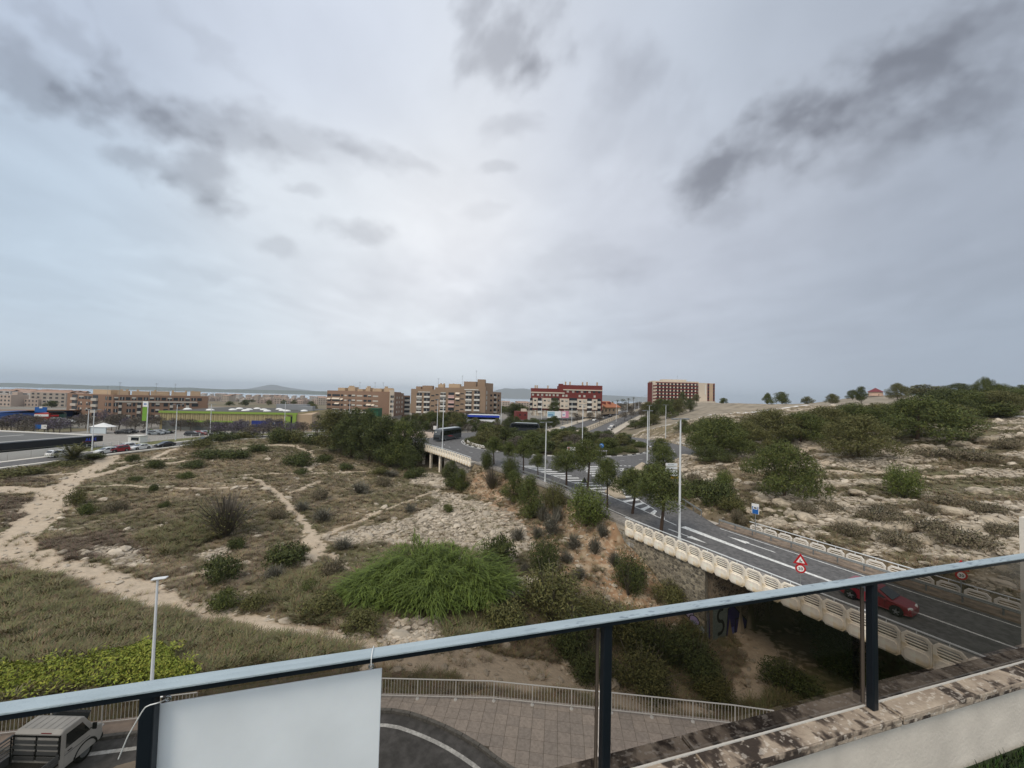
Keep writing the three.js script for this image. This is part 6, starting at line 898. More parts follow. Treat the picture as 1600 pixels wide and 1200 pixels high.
// big stepped tan block
{
  const o = thing('apartment_block', 'stepped tan brick block with pale balconies and pink awnings behind the coach', 'building');
  const a = new Front(o, 642, 226, 679.5, 225, -3.6, 14.4), b = new Front(o, 679.5, 225, 718.5, 224, -4.8, 14.4), c = new Front(o, 718.5, 224, 758.5, 223, -5.8, 14.4), d = new Front(o, 758.5, 226, 783, 238, -3, 14.4);
  a.body(brickTan, 16, 3.9); b.body(brickTan, 16, 4.5); c.body(brickTan, 16, 5.0); d.body(brickTan, 12, 4.4); for (const f of [a, b, c, d]) { f.body(recess, 10, 0, 5, 0.2, f.L - 0.2, -1.6); for (let i = 0; i <= 4; i++) f.part('pillar', slab, f.L * i / 4 + (i ? -0.4 : 0.4), 2.2, -0.4, 0.6, 4.6, 0.6); }
  for (let k = 0; k < 4; k++) {
    const va = 14.9 - k * 3, vb = 15.7 - k * 3, vc = 16.8 - k * 3; a.win(651, 659, va, 1.5, { mull: 1, blind: k % 2 ? 0.5 : 0 }); a.part('balcony', whiteP, a.u(655)[0], va - 1.4, 0.3, 3.1, 0.95, 0.7); a.win(662.5, 671.5, va, 1.5, { mull: 1 }); a.part('balcony', whiteP, a.u(667)[0], va - 1.4, 0.3, 3.4, 0.95, 0.7); a.win(673.5, 678.5, va - 0.6, 0.7);
    b.win(680.5, 685, vb - 0.8, 0.7); b.win(688, 696.5, vb, 1.5, { mull: 1, blind: 0.4 }); b.part('balcony', whiteP, b.u(692)[0], vb - 1.4, 0.3, 3.3, 0.95, 0.7); b.win(700.5, 709.5, vb, 1.5); b.part('balcony', awnP, b.u(705)[0], vb - 1.4, 0.3, 3.5, 0.95, 0.7); b.win(712, 717.5, vb - 0.8, 0.7);
    c.win(719.5, 724.5, vc - 1, 0.6); c.win(727.5, 737, vc, 1.5, { mull: 1, blind: k % 2 ? 0 : 0.4 }); c.part('balcony', whiteP, c.u(732)[0], vc - 1.4, 0.3, 3.6, 0.95, 0.7); c.win(741, 749.5, vc, 1.5, { mull: 1 }); c.part('balcony', whiteP, c.u(745)[0], vc - 1.4, 0.3, 3.3, 0.95, 0.7); d.win(759, 761, vc, 2, { mat: blind }); d.win(766, 768.5, vc - 1.5, 1.2); d.balc(771.5, 775, vc - 1.8, 2.6, { mat: slab }); d.win(778, 780, vc - 1.5, 1.2);
  }
  b.awn(711.5, 718, 16); b.awn(711.5, 718, 12.9, awnW); b.awn(700.5, 710, 13.6, awnP); b.awn(700.5, 710, 10.6, awnP); a.part('cornice', whiteP, a.L * 0.55, 16.3, 0.15, a.L * 0.5, 0.4, 0.3); c.part('cornice', whiteP, c.L * 0.45, 18.3, 0.15, c.L * 0.55, 0.5, 0.3);
  roofBoxes(a, [[656, 672, 2.2], [646, 654, 1.6]], brickTan); roofBoxes(b, [[681, 690, 2], [698, 716, 2.4]]); roofBoxes(c, [[722, 742, 3], [744, 756, 4.4, 3]], brickTan); roofBoxes(d, [[760, 772, 5.2, 1]], brickTan); chimneys(b, [685, 690, 705], 1.4); chimneys(c, [727, 737, 747, 752], 1.6); antenna(a, 682, 6.8, 0); antenna(b, 720, 7.4, 0); antenna(c, 742, 9.6, 0);
}
// red and cream block
{
  const o = thing('apartment_block', 'red and cream apartment block with cream bays beside the avenue', 'building');
  const a = new Front(o, 829.5, 232, 882, 231, -5.4, 10.6), b = new Front(o, 873, 231, 941, 230, -7.8, 10.6);
  a.body(redWall, 14, 3.5); b.body(redWall, 14, 4.0); a.body(cream, 12, 0, 3.5, 0.3, a.L - 0.3, -0.6); b.body(cream, 12, 0, 4.0, 1, b.L - 0.3, -0.6);
  a.part('cornice', cream, a.L / 2, 14.0, 0.25, a.L, 0.7, 0.6); b.part('cornice', cream, b.L * 0.55, 16.0, 0.25, b.L * 0.9, 0.6, 0.6); a.part('parapet_cap', redWall, a.L / 2, a.H + 0.1, -1, a.L + 0.4, 0.9, 0.4); b.part('parapet_cap', redWall, b.L / 2, b.H + 0.1, -1, b.L + 0.4, 0.9, 0.4);
  for (const [f, p0, p1] of [[a, 832.5, 840], [a, 847.5, 861], [b, 874.5, 889], [b, 902, 917], [b, 925, 933]]) { const x0 = f.u(p0)[0], x1 = f.u(p1)[0]; f.part('bay', cream, (x0 + x1) / 2, 7.6, 0.4, x1 - x0, 6.2, 0.9); for (let k = 0; k < 2; k++) for (const q of p1 - p0 > 10 ? [0.28, 0.72] : [0.5]) { const px = lerp(p0, p1, q); f.win(px - 1.6, px + 1.6, 9.4 - k * 3, 1.3, { out: 0.86, blind: (k + q) % 1 > 0.5 ? 0.8 : 0.4 }); } }
  for (let k = 0; k < 3; k++) { const v = 9.2 - k * 3; a.balc(828.2, 832, v, 3, { mat: slab }); a.balc(840.5, 847, v, 3, { mat: whiteP }); a.balc(861.5, 874, v + 0.4, 3, { mat: whiteP }); b.balc(889.5, 901.5, v + 0.6, 3, { mat: slab }); b.balc(917.5, 924.5, v + 0.6, 3, { mat: whiteP }); b.balc(933.5, 938.5, v + 0.6, 3, { mat: slab }); }
  for (const px of [832.5, 840.5, 847, 854, 859, 865, 871]) a.win(px - 1.6, px + 1.6, 12.6, 1.2, { mat: blind }); for (const px of [887, 895.5, 902, 909, 914, 921, 928, 936]) b.win(px - 1.8, px + 1.8, 15.0, 1.2, { mat: px % 2 ? blind : pane }); for (const px of [880, 885, 905.5, 913, 929]) b.win(px - 1.6, px + 1.6, 12.4, 1.3, { mat: blind });
  roofBoxes(b, [[873, 880, 1.2, 1]], redWall); chimneys(a, [836, 839, 856], 1.2, 3); chimneys(b, [884, 891, 911, 918, 934], 1.4, 3); for (let i = 1; i < 7; i++) { a.part('pillar', whiteP, a.L * i / 7, 1.7, -0.3, 0.5, 3.4, 0.6); b.part('pillar', whiteP, b.L * i / 7, 2, -0.3, 0.5, 3.9, 0.6); }
  const sl = thing('terraced_house', 'low house with sloping terracotta roof next to the red and cream block', 'house'), s = new Front(sl, 942, 250, 966, 270, 1.0, 9.6); s.body(buff, 12, 0, 5.2); for (let k = 0; k < 3; k++) s.part('roof', std(0xa86a48, 0.9), s.L / 2, 5.6 + k * 0.9, 0.4 - k * 2.0, s.L - k * 2.5, 0.35, 4.2, 0.55); for (const px of [947, 953, 959]) s.win(px - 1, px + 1, 2.6, 1.6); for (const px of [947, 955]) s.part('dormer', redWall, s.u(px)[0], 7.4, -1.5, 1.6, 1.4, 2);
  const rh_ = thing('red_house', 'small dark red house left of the red and cream block base', 'house'); rh_.userData.label = 'small dark red house among trees below the red and cream block'; const r = new Front(rh_, 808, 205, 825, 206, 7.4, 11.8); r.body(redWall, 8); r.win(812, 814, 2.6, 1); r.win(820, 822, 2.6, 1); roofBoxes(r, [[817, 824, 1.4, 1]], cream);
}
// hotel on the rise
{
  const o = thing('hotel', 'long hotel with rows of red balconies and blank cream end wall on the rise', 'building');
  const f = new Front(o, 1019.6, 368, 1092, 366, -18.2, 3.2), e = new Front(o, 1092, 364, 1117, 366, -18.2, 3.2), w = new Front(o, 1016.5, 392, 1019.6, 368, -18.2, 3.2);
  f.body(hotelRed, 16); e.body(cream, 16); w.body(cream, 3, 0, w.H, -0.2, w.L, 0.3); f.part('parapet_cap', cream, f.L / 2 - 0.2, f.H + 0.6, -6, f.L, 1.2, 12);
  for (let k = 0; k < 6; k++) { const v = 19.4 - k * 3.05; f.part('balcony', hotelRed, f.L / 2, v - 1.5, 0.5, f.L, 0.9, 1.0); for (let i = 0; i < 13; i++) { const x = f.L * (i + 0.5) / 13; f.part('window', pane, x - 0.4, v + 0.2, 0.03, f.L / 13 - 0.7, 1.9, 0.08); f.part('room_divider', cream, x + f.L / 30, v + 0.25, 0.45, 1.15, 1.5, 0.9); } }
  for (const [p0, p1] of [[1105, 1108], [1114, 1116.5]]) { const x0 = e.u(p0)[0], x1 = e.u(p1)[0]; e.part('stair_recess', hotelRed, (x0 + x1) / 2, 11.6, 0.05, x1 - x0, 19, 0.2); for (let k = 0; k < 6; k++) e.part('window', pane, (x0 + x1) / 2, 19 - k * 3.05, 0.18, (x1 - x0) * 0.8, 1.6, 0.1); }
  e.part('panel', buff, e.u(1111)[0], 11.6, 0.06, 3.2, 19, 0.2); e.part('sign_strip', whiteP, e.u(1102)[0], 15, 0.1, 0.9, 9, 0.2); const ph = f.u(1037)[0], pq = f.u(1075)[0]; f.part('roof_house', cream, (ph + pq) / 2, f.H + 1.8, -8, pq - ph, 2.4, 8); antenna(f, 1060, 7, 3);
  const lo = new Front(o, 1052, 356, 1118, 356, -1.0, 3.4); lo.body(cream, 8); for (const px of [1057, 1060, 1065, 1070, 1075, 1096, 1100]) lo.win(px - 1.2, px + 1.2, 1.6, 2.2);
}
// green trimmed store
{
  const o = thing('superstore', 'long low superstore with lime green trim, ribbed beige walls and roof domes', 'building'), f = new Front(o, 252, 150, 465, 158, 8.6, 16.1), lime = std(0x86a043, 0.7), beige = std(0xb3a57c, 0.8), dg = std(0x6a6d6a, 0.8);
  f.body(beige, 46); f.part('fascia', lime, f.L / 2, 7.15, 0.25, f.L + 0.6, 0.8, 0.6); f.part('roof', std(0x55544f, 0.95), f.L / 2, 7.56, -23, f.L - 1, 0.1, 45); f.part('plinth_wall', dg, f.L * 0.33, 1.9, 0.1, f.L * 0.62, 3.8, 0.3);
  for (let i = 0; i < 60; i++) f.part('wall_rib', i % 2 ? beige : std(0xa2956f, 0.8), f.L * (i + 0.5) / 60, 5.2, 0.08, 0.35, 3.2, 0.2);
  f.part('lime_strip', lime, f.L * 0.36, 3.6, 0.36, f.L * 0.34, 0.7, 0.3); f.part('lime_strip', lime, f.u(452)[0], 3, 0.4, 2, 6, 0.5); f.part('lime_strip', lime, f.u(462)[0], 3.5, 0.4, 1.4, 7, 0.5); f.part('glass_front', pane, f.u(457)[0], 3.6, 0.2, 2.4, 5, 0.3);
  const sg = f.part('shop_sign', std(0x1c2f7a, 0.5), f.u(420)[0], 2.9, 0.4, 11.5, 2.6, 0.4); f.part('sign_mark', M.white, f.u(429)[0], 2.9, 0.63, 1.7, 2.0, 0.06); f.part('sign_mark', M.signBlue, f.u(429)[0], 2.9, 0.68, 0.9, 1.2, 0.06);
  const dome = planarUV(new THREE.SphereGeometry(1, 16, 8, 0, 6.2832, 0, Math.PI / 2)); [[262, 12], [310, 8], [334, 14], [354, 18], [366, 9], [376, 20], [404, 8], [416, 16], [430, 12], [455, 15], [320, 26], [345, 30], [390, 28]].forEach(([px, z]) => { const m = mesh('roof_dome', dome, M.white, o); m.position.set(f.u(px)[0], 7.6, -z); m.scale.set(1.5, 0.7, 1.5); f.put(m); });
  for (const [px, z, w, h] of [[425, 30, 8, 2.6], [450, 22, 6, 2], [395, 36, 10, 2.4]]) f.part('roof_unit', std(0x8d9092, 0.7), f.u(px)[0], 7.6 + h / 2, -z, w, h, 4);
  const b = new Front(o, 465, 158, 489, 160, 9.2, 16.1); b.body(buff, 30);
  const ind = thing('warehouse', 'pale flat roofed warehouse behind the green trimmed store', 'building'), g = new Front(ind, 452, 215, 540, 205, 11.4, 17.5); g.body(cream, 30); g.part('roof', whiteP, g.L / 2, g.H + 0.1, -15, g.L + 0.5, 0.3, 30); for (let i = 0; i < 6; i++) g.part('window', pane, g.L * (i + 0.5) / 6, 3.4, 0.04, 3, 1.6, 0.1);
  const gk = thing('green_kiosk', 'dark green boxy kiosk beside the middle brick block', 'building'), q = new Front(gk, 576, 205, 592, 205, 7.6, 14.5); q.body(std(0x24543a, 0.8), 6); q.part('fascia', std(0x1d4630, 0.8), q.L / 2, 6.3, 0.1, q.L, 0.8, 0.3);
}
// totem sign
{
  const p = atF(226, 680, 128), o = thing('totem_sign', 'tall store totem with green lower banner and white logo panel', 'sign', null, V(p.x, groundY(p.x, p.z), p.z)), k = kit(); k.tube(V(0.55, 0, 0), V(0.55, 11.5, 0), 0.16, 0.12); k.to('pole', M.pole, o); const y = atF(226, 627, 128).y - o.position.y;
  part('logo_panel', M.white, o, -0.3, y - 0.9, 0, 1.7, 1.8, 0.15); part('banner', std(0x6f9c33, 0.6), o, -0.4, y - 4.2, 0, 1.5, 4.6, 0.12); const l = kit(); l.add(new THREE.ExtrudeGeometry(shapeOf([[-0.6, 0], [0, 0.35], [0, 0.12], [0.5, 0.12], [0.5, -0.12], [0, -0.12], [0, -0.35]]), { depth: 0.04, bevelEnabled: false })); const m = l.to('logo', M.signBlue, o); m.position.set(-0.3, y - 0.9, 0.08);
}
// dark roofed store beside the side road
{
  const o = thing('supermarket', 'low supermarket with black fascia, blue lettering and grey gravel roof', 'building'), f = new Front(o, -75, 78, 158, 103, 12.7, 16.3), blackF = std(0x15181e, 0.5), gr = std(0xffffff, 0.95, { map: grain(0.42, 0.42, 0.41, 0.2, 16, 256, 8, 640) });
  f.body(std(0x4b4d50, 0.7), 40, 0, 3.3, 0, f.L - 1, 0); f.part('roof', gr, f.L / 2 - 0.5, 3.32, -20, f.L - 1.4, 0.06, 39); f.part('fascia', blackF, f.L / 2, 2.7, 0.6, f.L, 1.5, 1.6); f.part('fascia_strip', M.metal, f.L / 2 - 1, 1.75, 0.5, f.L - 3, 0.16, 0.3); f.part('window_band', pane, f.L / 2 - 1, 1.1, 0.06, f.L - 4, 1.1, 0.12);
  f.part('roof_kerb', whiteP, f.L / 2, 3.52, -0.5, f.L, 0.14, 0.5); f.part('roof_kerb', whiteP, f.L * 0.5, 3.52, -39.4, f.L, 0.2, 0.6); f.part('roof_kerb', whiteP, f.L - 0.6, 3.52, -20, 1.0, 0.2, 39); f.part('roof_ridge', whiteP, f.L * 0.55, 3.4, -16, f.L * 0.5, 0.08, 0.5);
  const c = document.createElement('canvas'); c.width = 256; c.height = 64; const g = c.getContext('2d'); g.fillStyle = '#15181e'; g.fillRect(0, 0, 256, 64); g.fillStyle = '#3550c8'; g.font = 'bold 58px sans-serif'; g.textAlign = 'center'; g.textBaseline = 'middle'; g.fillText('ALDI', 128, 34); g.fillStyle = '#a0242c'; g.fillRect(30, 59, 150, 4);
  const t = new THREE.CanvasTexture(c); t.colorSpace = THREE.SRGBColorSpace; const m = mesh('lettering', new THREE.PlaneGeometry(4.6, 1.15), std(0xffffff, 0.5, { map: t }), o); const u = f.u(139)[0]; m.position.set(u, 2.72, 1.43); f.put(m);
  const fw = thing('boundary_wall', 'long pale grey wall along the parking side road', 'wall'), sh = shift(SIDE_ROAD, -6.6).slice(1, 4), q = dense(sh, 4); for (let i = 0; i + 1 < q.length; i++) { const a = q[i], b = q[i + 1], L = Math.hypot(b[0] - a[0], b[1] - a[1]), w = part('wall_panel', whiteP, fw, (a[0] + b[0]) / 2, EYE - 16.1 + 0.75, -(a[1] + b[1]) / 2, L - 0.05, 1.9, 0.15); w.rotation.y = Math.atan2(b[1] - a[1], b[0] - a[0]); }
}
// shops behind it
{
  const bl = thing('shop', 'low blue warehouse shop with wide orange roof', 'building'), f = new Front(bl, -30, 165, 56, 172, 11.2, 16.8); f.body(std(0x2a4f8c, 0.8), 30, 0, 4.6); f.part('roof', std(0xa07a5c, 0.9), f.L / 2 + 4, 5.2, -14, f.L, 0.3, 30, -0.04);
  const rd = thing('shop', 'red and white shop with square blue sign on its roof', 'building'), r = new Front(rd, 56, 160, 78, 162, 11.6, 17); r.body(std(0xa8342a, 0.8), 10, 0, 5.4); r.part('band', M.white, r.L / 2, 4.6, 0.1, r.L, 0.9, 0.4); r.part('band', M.white, r.L * 0.8, 2.2, 0.1, r.L * 0.4, 0.6, 0.4); const sx = r.u(63)[0]; r.part('roof_sign', M.signBlue, sx, 6.9, -1, 3.4, 2.2, 0.4); r.part('sign_letter', M.white, sx, 7.9, -0.75, 0.9, 0.7, 0.1);
  const gs = thing('shop', 'dark green and black shop with red sign under a pitched roof', 'building'), g = new Front(gs, 77, 163, 101, 166, 11.0, 17); g.body(std(0x20463a, 0.8), 12, 0, 5); g.part('roof', M.dark, g.L / 2, 5.4, -5, g.L, 0.5, 12, -0.12); g.part('sign', M.signRed, g.L * 0.35, 4.4, 0.2, 3, 0.7, 0.2); g.part('window', pane, g.L * 0.5, 2.2, 0.05, 4, 1.6, 0.12); g.part('band', M.white, g.L * 0.5, 3.4, 0.15, g.L * 0.7, 0.4, 0.3);
  for (const [px, F, w, label] of [[98, 150, 9, 'white awning tent in front of the dark green shop'], [162, 134, 7, 'white canvas tent below the corner brick block']]) { const p = atF(px, 660, F), o = thing('tent', label, 'tent', null, V(p.x, groundY(p.x, p.z), p.z)); const c = new THREE.ConeGeometry(w * 0.62, 1.4, 4); c.rotateY(Math.PI / 4); c.scale(1, 1, 0.6); const m = mesh('canopy', planarUV(c), M.white, o); m.position.y = 3.2; for (const s of [-1, 1]) for (const q of [-1, 1]) part('leg', M.metal, o, s * w * 0.4, 1.25, q * w * 0.24, 0.1, 2.6, 0.1); part('side_wall', std(0xc9d4d8, 0.8), o, 0, 1.3, w * 0.22, w * 0.8, 2.4, 0.05); }
  const bn = atF(64, 668, 124), bo = thing('banner', 'blue and white advertising banner behind the dark roofed store', 'banner', null, V(bn.x, groundY(bn.x, bn.z), bn.z)); part('sheet', M.signBlue, bo, -0.9, 3.0, 0, 2.0, 1.3, 0.08); part('sheet', M.white, bo, 1.0, 3.0, 0, 1.8, 1.3, 0.08); for (const x of [-1.7, 1.7]) part('post', M.metal, bo, x, 1.4, -0.05, 0.1, 3, 0.1);
  const kp = onD(199, 697, 16.0), ko = thing('kiosk', 'small white cabin at the car park entrance beside the parked cars', 'kiosk', null, V(kp.x - 3, EYE - 16.05, kp.z - 6)); part('cabin', M.white, ko, 0, 1.1, 0, 3.4, 2.2, 2.4); part('window', pane, ko, 0.3, 1.4, 1.22, 2.2, 0.9, 0.06); part('roof', whiteP, ko, 0, 2.28, 0, 3.8, 0.14, 2.8);
  structure('car_park', flat([[-103, 96], [-99, 118], [-93, 129], [-80, 137.5], [-60, 141], [-60, 152], [-150, 152], [-160, 110]], [], 0.02, () => 15.97), std(0xffffff, 0.95, { map: grain(0.58, 0.56, 0.53, 0.14, 12, 256, 8, 655) }), 'pale worn car park between the side road and the stores');
  structure('side_road', strip(smoothLine(SIDE_ROAD, 80), -3.4, 3.4, 0.06), M.asphalt, 'grey side road with parked cars at the edge of the field');
  { const v = smoothLine(SIDE_ROAD.slice(3, 9), 40); structure('grass_verge', strip(v, -11, -4.8, 0.19), std(0xffffff, 0.97, { map: grain(0.40, 0.40, 0.24, 0.3, 16, 256, 5, 657) }), 'dry green verge strip beyond the side road'); const t = thing('verge_fence', 'low white fence along the verge by the car park', 'fence'), q = shift(v, -11.2), k = kit(); for (let i = 0; i + 1 < q.length; i++) for (const h of [0.5, 1.05]) k.tube(V(q[i][0], EYE - q[i][2] + h, -q[i][1]), V(q[i + 1][0], EYE - q[i + 1][2] + h, -q[i + 1][1]), 0.03, 0.03, 5); k.to('rails', M.white, t); for (const p of q) part('post', M.white, t, p[0], EYE - p[2] + 0.55, -p[1], 0.12, 1.2, 0.12); }
  structure('side_road_kerb', mergeGeometries([strip(smoothLine(SIDE_ROAD, 80), 3.4, 4.3, 0.16, null, 0.3), strip(smoothLine(SIDE_ROAD, 80), -4.6, -3.4, 0.16, null, 0.3)]), std(0xd9d4c8, 0.9), 'pale kerbs along the side road');
  const pl = [[-30, 118], [-30, 132], [-56, 142], [-56, 131]]; structure('paved_apron', flat([[-30, 121.5], [-44, 134], [-52, 140], [-40, 152], [-22, 142], [-24, 128]], [], 0.04, () => 14.0), std(0xffffff, 0.9, { map: grain(0.70, 0.63, 0.56, 0.1, 10, 256, 4, 650) }), 'pinkish paved apron beyond the coach');
}
// avenue
{
  const l = smoothLine(AVENUE, 80); structure('avenue_road', mergeGeometries([strip(l, -10.5, -2.6, 0.05), strip(l, 2.6, 10.5, 0.05)]), M.asphalt, 'two carriageways of the avenue climbing away'); structure('avenue_median', strip(l, -2.6, 2.6, 0.2, null, 0.4), std(0xa89c88, 0.95), 'pale dusty median of the avenue'); structure('avenue_pavement', mergeGeometries([strip(l, 10.5, 14.5, 0.2, null, 0.4), strip(l, -14.5, -10.5, 0.2, null, 0.4)]), std(0xbdb3a2, 0.95), 'pale pavements beside the avenue');
  for (const [off, label, grp] of [[2.0, 'dark railing along the avenue median', 'a'], [11, 'dark railing along the uphill pavement of the avenue', 'b']]) { const t = thing('avenue_railing', label, 'railing'), q = shift(l, off).slice(0, 56), k = kit(); for (let i = 0; i + 1 < q.length; i++) { const a = V(q[i][0], EYE - q[i][2] + 1.3, -q[i][1]), b = V(q[i + 1][0], EYE - q[i + 1][2] + 1.3, -q[i + 1][1]); k.tube(a, b, 0.05, 0.05, 5); k.tube(a.clone().setY(a.y - 0.9), b.clone().setY(b.y - 0.9), 0.04, 0.04, 5); } k.to('rails', M.dark, t); for (const p of q) part('post', M.dark, t, p[0], EYE - p[2] + 0.8, -p[1], 0.12, 1.5, 0.12); }
  for (const [p0, p1, label, c1, c2] of [[855.5, 877.5, 'wide billboard with pale blue and white poster', 0x9fc4d2, 0xe6e8e8], [878.5, 889, 'narrower billboard with white and pink poster', 0xe9e4e4, 0xd58fa6]]) { const o = thing('billboard', label, 'billboard'), f = new Front(o, p0, 196, p1, 197, 7.0, 14.0); const v = f.v(p0, 647.5); f.part('panel', std(c2, 0.6), f.L / 2, v, 0, f.L, 3.4, 0.2); f.part('poster', std(c1, 0.6), f.L * 0.28, v + 0.1, 0.13, f.L * 0.5, 2.6, 0.04); f.part('poster_stripe', M.signBlue, f.L * 0.25, v - 0.2, 0.17, f.L * 0.34, 0.4, 0.03); for (const q of [0.15, 0.85]) f.part('leg', M.metal, f.L * q, v / 2 - 0.8, -0.1, 0.2, v, 0.2); }
}
// mill tower on the hill
{
  const F = 290, b = atF(1368, 622, F), o = thing('mill_tower', 'round stone mill tower with red conical roof on the hill crest', 'tower'); const g = groundY(b.x, b.z), top = atF(1368, 612.5, F).y, apex = atF(1368, 606, F).y, k = kit(); k.add(new THREE.CylinderGeometry(4.1, 4.5, top - g, 20), M4.makeTranslation(b.x, (top + g) / 2, b.z)); k.to('tower_wall', std(0xffffff, 0.92, { map: grain(0.78, 0.66, 0.58, 0.15, 12, 256, 4, 660) }), o); const c = kit(); c.add(new THREE.ConeGeometry(4.9, apex - top, 20), M4.makeTranslation(b.x, (top + apex) / 2, b.z)); c.to('roof', std(0x74353a, 0.85), o); part('window', pane, o, b.x - 1.2, top - 2.5, b.z + 4.05, 0.9, 1.2, 0.3);
}
// the far town: small houses one by one
{
  const tint = (k, c) => { const n = k.attributes.position.count, a = new Float32Array(n * 3); for (let i = 0; i < n; i++) a.set(c, 3 * i); k.setAttribute('color', new THREE.BufferAttribute(a, 3)); return k; }, vm = std(0xffffff, 0.92, { vertexColors: true });
  const house = (seed, floors, roofed) => { const R = rng(seed), w = 9 + R() * 5, h = floors * 3, wall = [[0.42, 0.36, 0.30], [0.50, 0.46, 0.41], [0.40, 0.31, 0.25], [0.54, 0.51, 0.47], [0.36, 0.29, 0.245], [0.45, 0.37, 0.31]][seed % 6], gs = [tint(kit().box(0, h / 2 - 2, 0, w, h + 4, w * 0.8).geo(), wall)], wk = kit(); for (let f = 0; f < floors; f++) for (let i = 0; i < 4; i++) wk.box(-w / 2 + (i + 0.5) * w / 4, f * 3 + 1.6, w * 0.4 + 0.02, 1.3, 1.4, 0.1); gs.push(tint(wk.geo(), [0.07, 0.07, 0.075])); const rk = kit(); if (roofed) rk.box(0, h + 0.5, 0, w + 0.6, 0.3, w * 0.5, 0, 0.3).box(0, h + 0.5, -w * 0.4, w + 0.6, 0.3, w * 0.5, 0, -0.3); else rk.box(w * 0.2, h + 1.1, -1, w * 0.35, 2.2, 3).box(-w * 0.3, h + 0.5, 0, 0.6, 1, 0.6); gs.push(tint(rk.geo(), roofed ? [0.36, 0.235, 0.175] : wall.map((v) => v * 0.92))); return mergeGeometries(gs); };
  const geos = [...Array(10)].map((_, i) => house(i + 3, [2, 2, 3, 4, 2, 3, 5, 2, 4, 6][i], i % 3 === 0)), R = rng(91); let n = 0;
  const put = (px, F, i, s = 1) => { const p = atF(px, 620, F), m = mesh('town_house', geos[i], vm); m.position.set(p.x, groundY(p.x, p.z), p.z); m.rotation.y = (R() - 0.5) * 1.2; geos[i].computeBoundingBox(); const room = EYE - m.position.y - 1.5 - F * 0.0075, tall = geos[i].boundingBox.max.y, sy = Math.min(s, Math.max(0.25, room / tall)); m.scale.set(s * (0.9 + 0.6 * R()), sy, s); tag(m, 'small distant house of the hazy far town', 'house', 'distant houses of the far town'); n++; };
  for (let i = 0; i < 110; i++) { const px = -20 + 150 * R(), F = 300 + 1100 * R() * R(); if (px > 96 && F < 260) continue; put(px, F, Math.floor(R() * 8)); }
  for (let i = 0; i < 140; i++) { const px = 318 + 195 * R(), F = 620 + 1300 * R(); put(px, F, F > 900 ? 4 + Math.floor(R() * 6) : Math.floor(R() * 5), F > 1100 ? 1.4 : 1.0); }
  for (let i = 0; i < 22; i++) put(20 + 90 * R(), 520 + 500 * R(), 6 + Math.floor(R() * 4), 1.4);
  for (let i = 0; i < 14; i++) put(785 + 40 * R(), 420 + 500 * R(), Math.floor(R() * 4), 1);
  for (const [x, w] of [[22, 1], [75, 1.2], [98, 1]]) { const p = atF(x, 620, 330), m = mesh('town_block', geos[6], vm); m.position.set(p.x, groundY(p.x, p.z), p.z); m.scale.set(2.6 * w, 0.72, 1.4); m.rotation.y = 0.3; tag(m, 'long distant apartment block of the hazy far town', 'building', 'distant blocks of the far town'); }
  for (let i = 0; i < 46; i++) { const px = i < 22 ? 330 + 170 * R() : i < 32 ? 785 + 40 * R() : 100 * R(), F = 280 + 700 * R(), p = atF(px, 620, F); plant('small', i % 3, 'far_tree', 'small dark tree among the distant houses', 'tree', 'trees of the far town', V(p.x, groundY(p.x, p.z), p.z), 7 + 5 * R(), 5 + 3 * R()); }
}
// ---------- hills and mountains across the water ----------
{
  const ridge = (pts, F, depth, c, label) => { const P = pts.map(([x, y]) => atF(x, y, F)), pos = [], idx = []; P.forEach((p) => { pos.push(p.x * 0.985, -40, p.z * 0.985 + depth * 0.3, p.x, p.y, p.z, p.x * 1.05, -60, p.z - depth); }); for (let i = 0; i + 1 < P.length; i++) for (let k = 0; k < 2; k++) { const a = 3 * i + k; idx.push(a, a + 3, a + 1, a + 1, a + 3, a + 4); } const g = new THREE.BufferGeometry(); g.setAttribute('position', new THREE.Float32BufferAttribute(pos, 3)); g.setIndex(idx); g.computeVertexNormals(); structure('hills', g, std(c, 1), label); };
  const wob = (x0, x1, n, fy, amp, s) => [...Array(n + 1)].map((_, i) => { const x = lerp(x0, x1, i / n); return [x, fy(x) - amp * fbm(x * 0.05, 1.3, 4, s)]; });
  ridge(wob(-900, 620, 80, (x) => 599.5 + 0.028 * x, 3.2, 971), 7600, 1500, 0x565a44, 'low wooded hills across the lagoon');
  ridge([[350, 610.5], [372, 609], [390, 607], [404, 604.5], [418, 601.5], [428, 601], [440, 603.5], [456, 606.5], [475, 609], [500, 611.5], [525, 614]], 15000, 2500, 0x6b6757, 'faint blue mountain across the lagoon');
  ridge([[740, 619], [760, 614.5], [778, 609], [790, 606.5], [802, 607.5], [818, 606.8], [832, 609], [850, 612], [880, 615], [940, 617], [1000, 620], [1030, 622]], 14500, 2500, 0x6b6757, 'faint mountain ridge between the apartment blocks');
}
scene.fog = new THREE.FogExp2(0xc6d2dc, 0.00007);
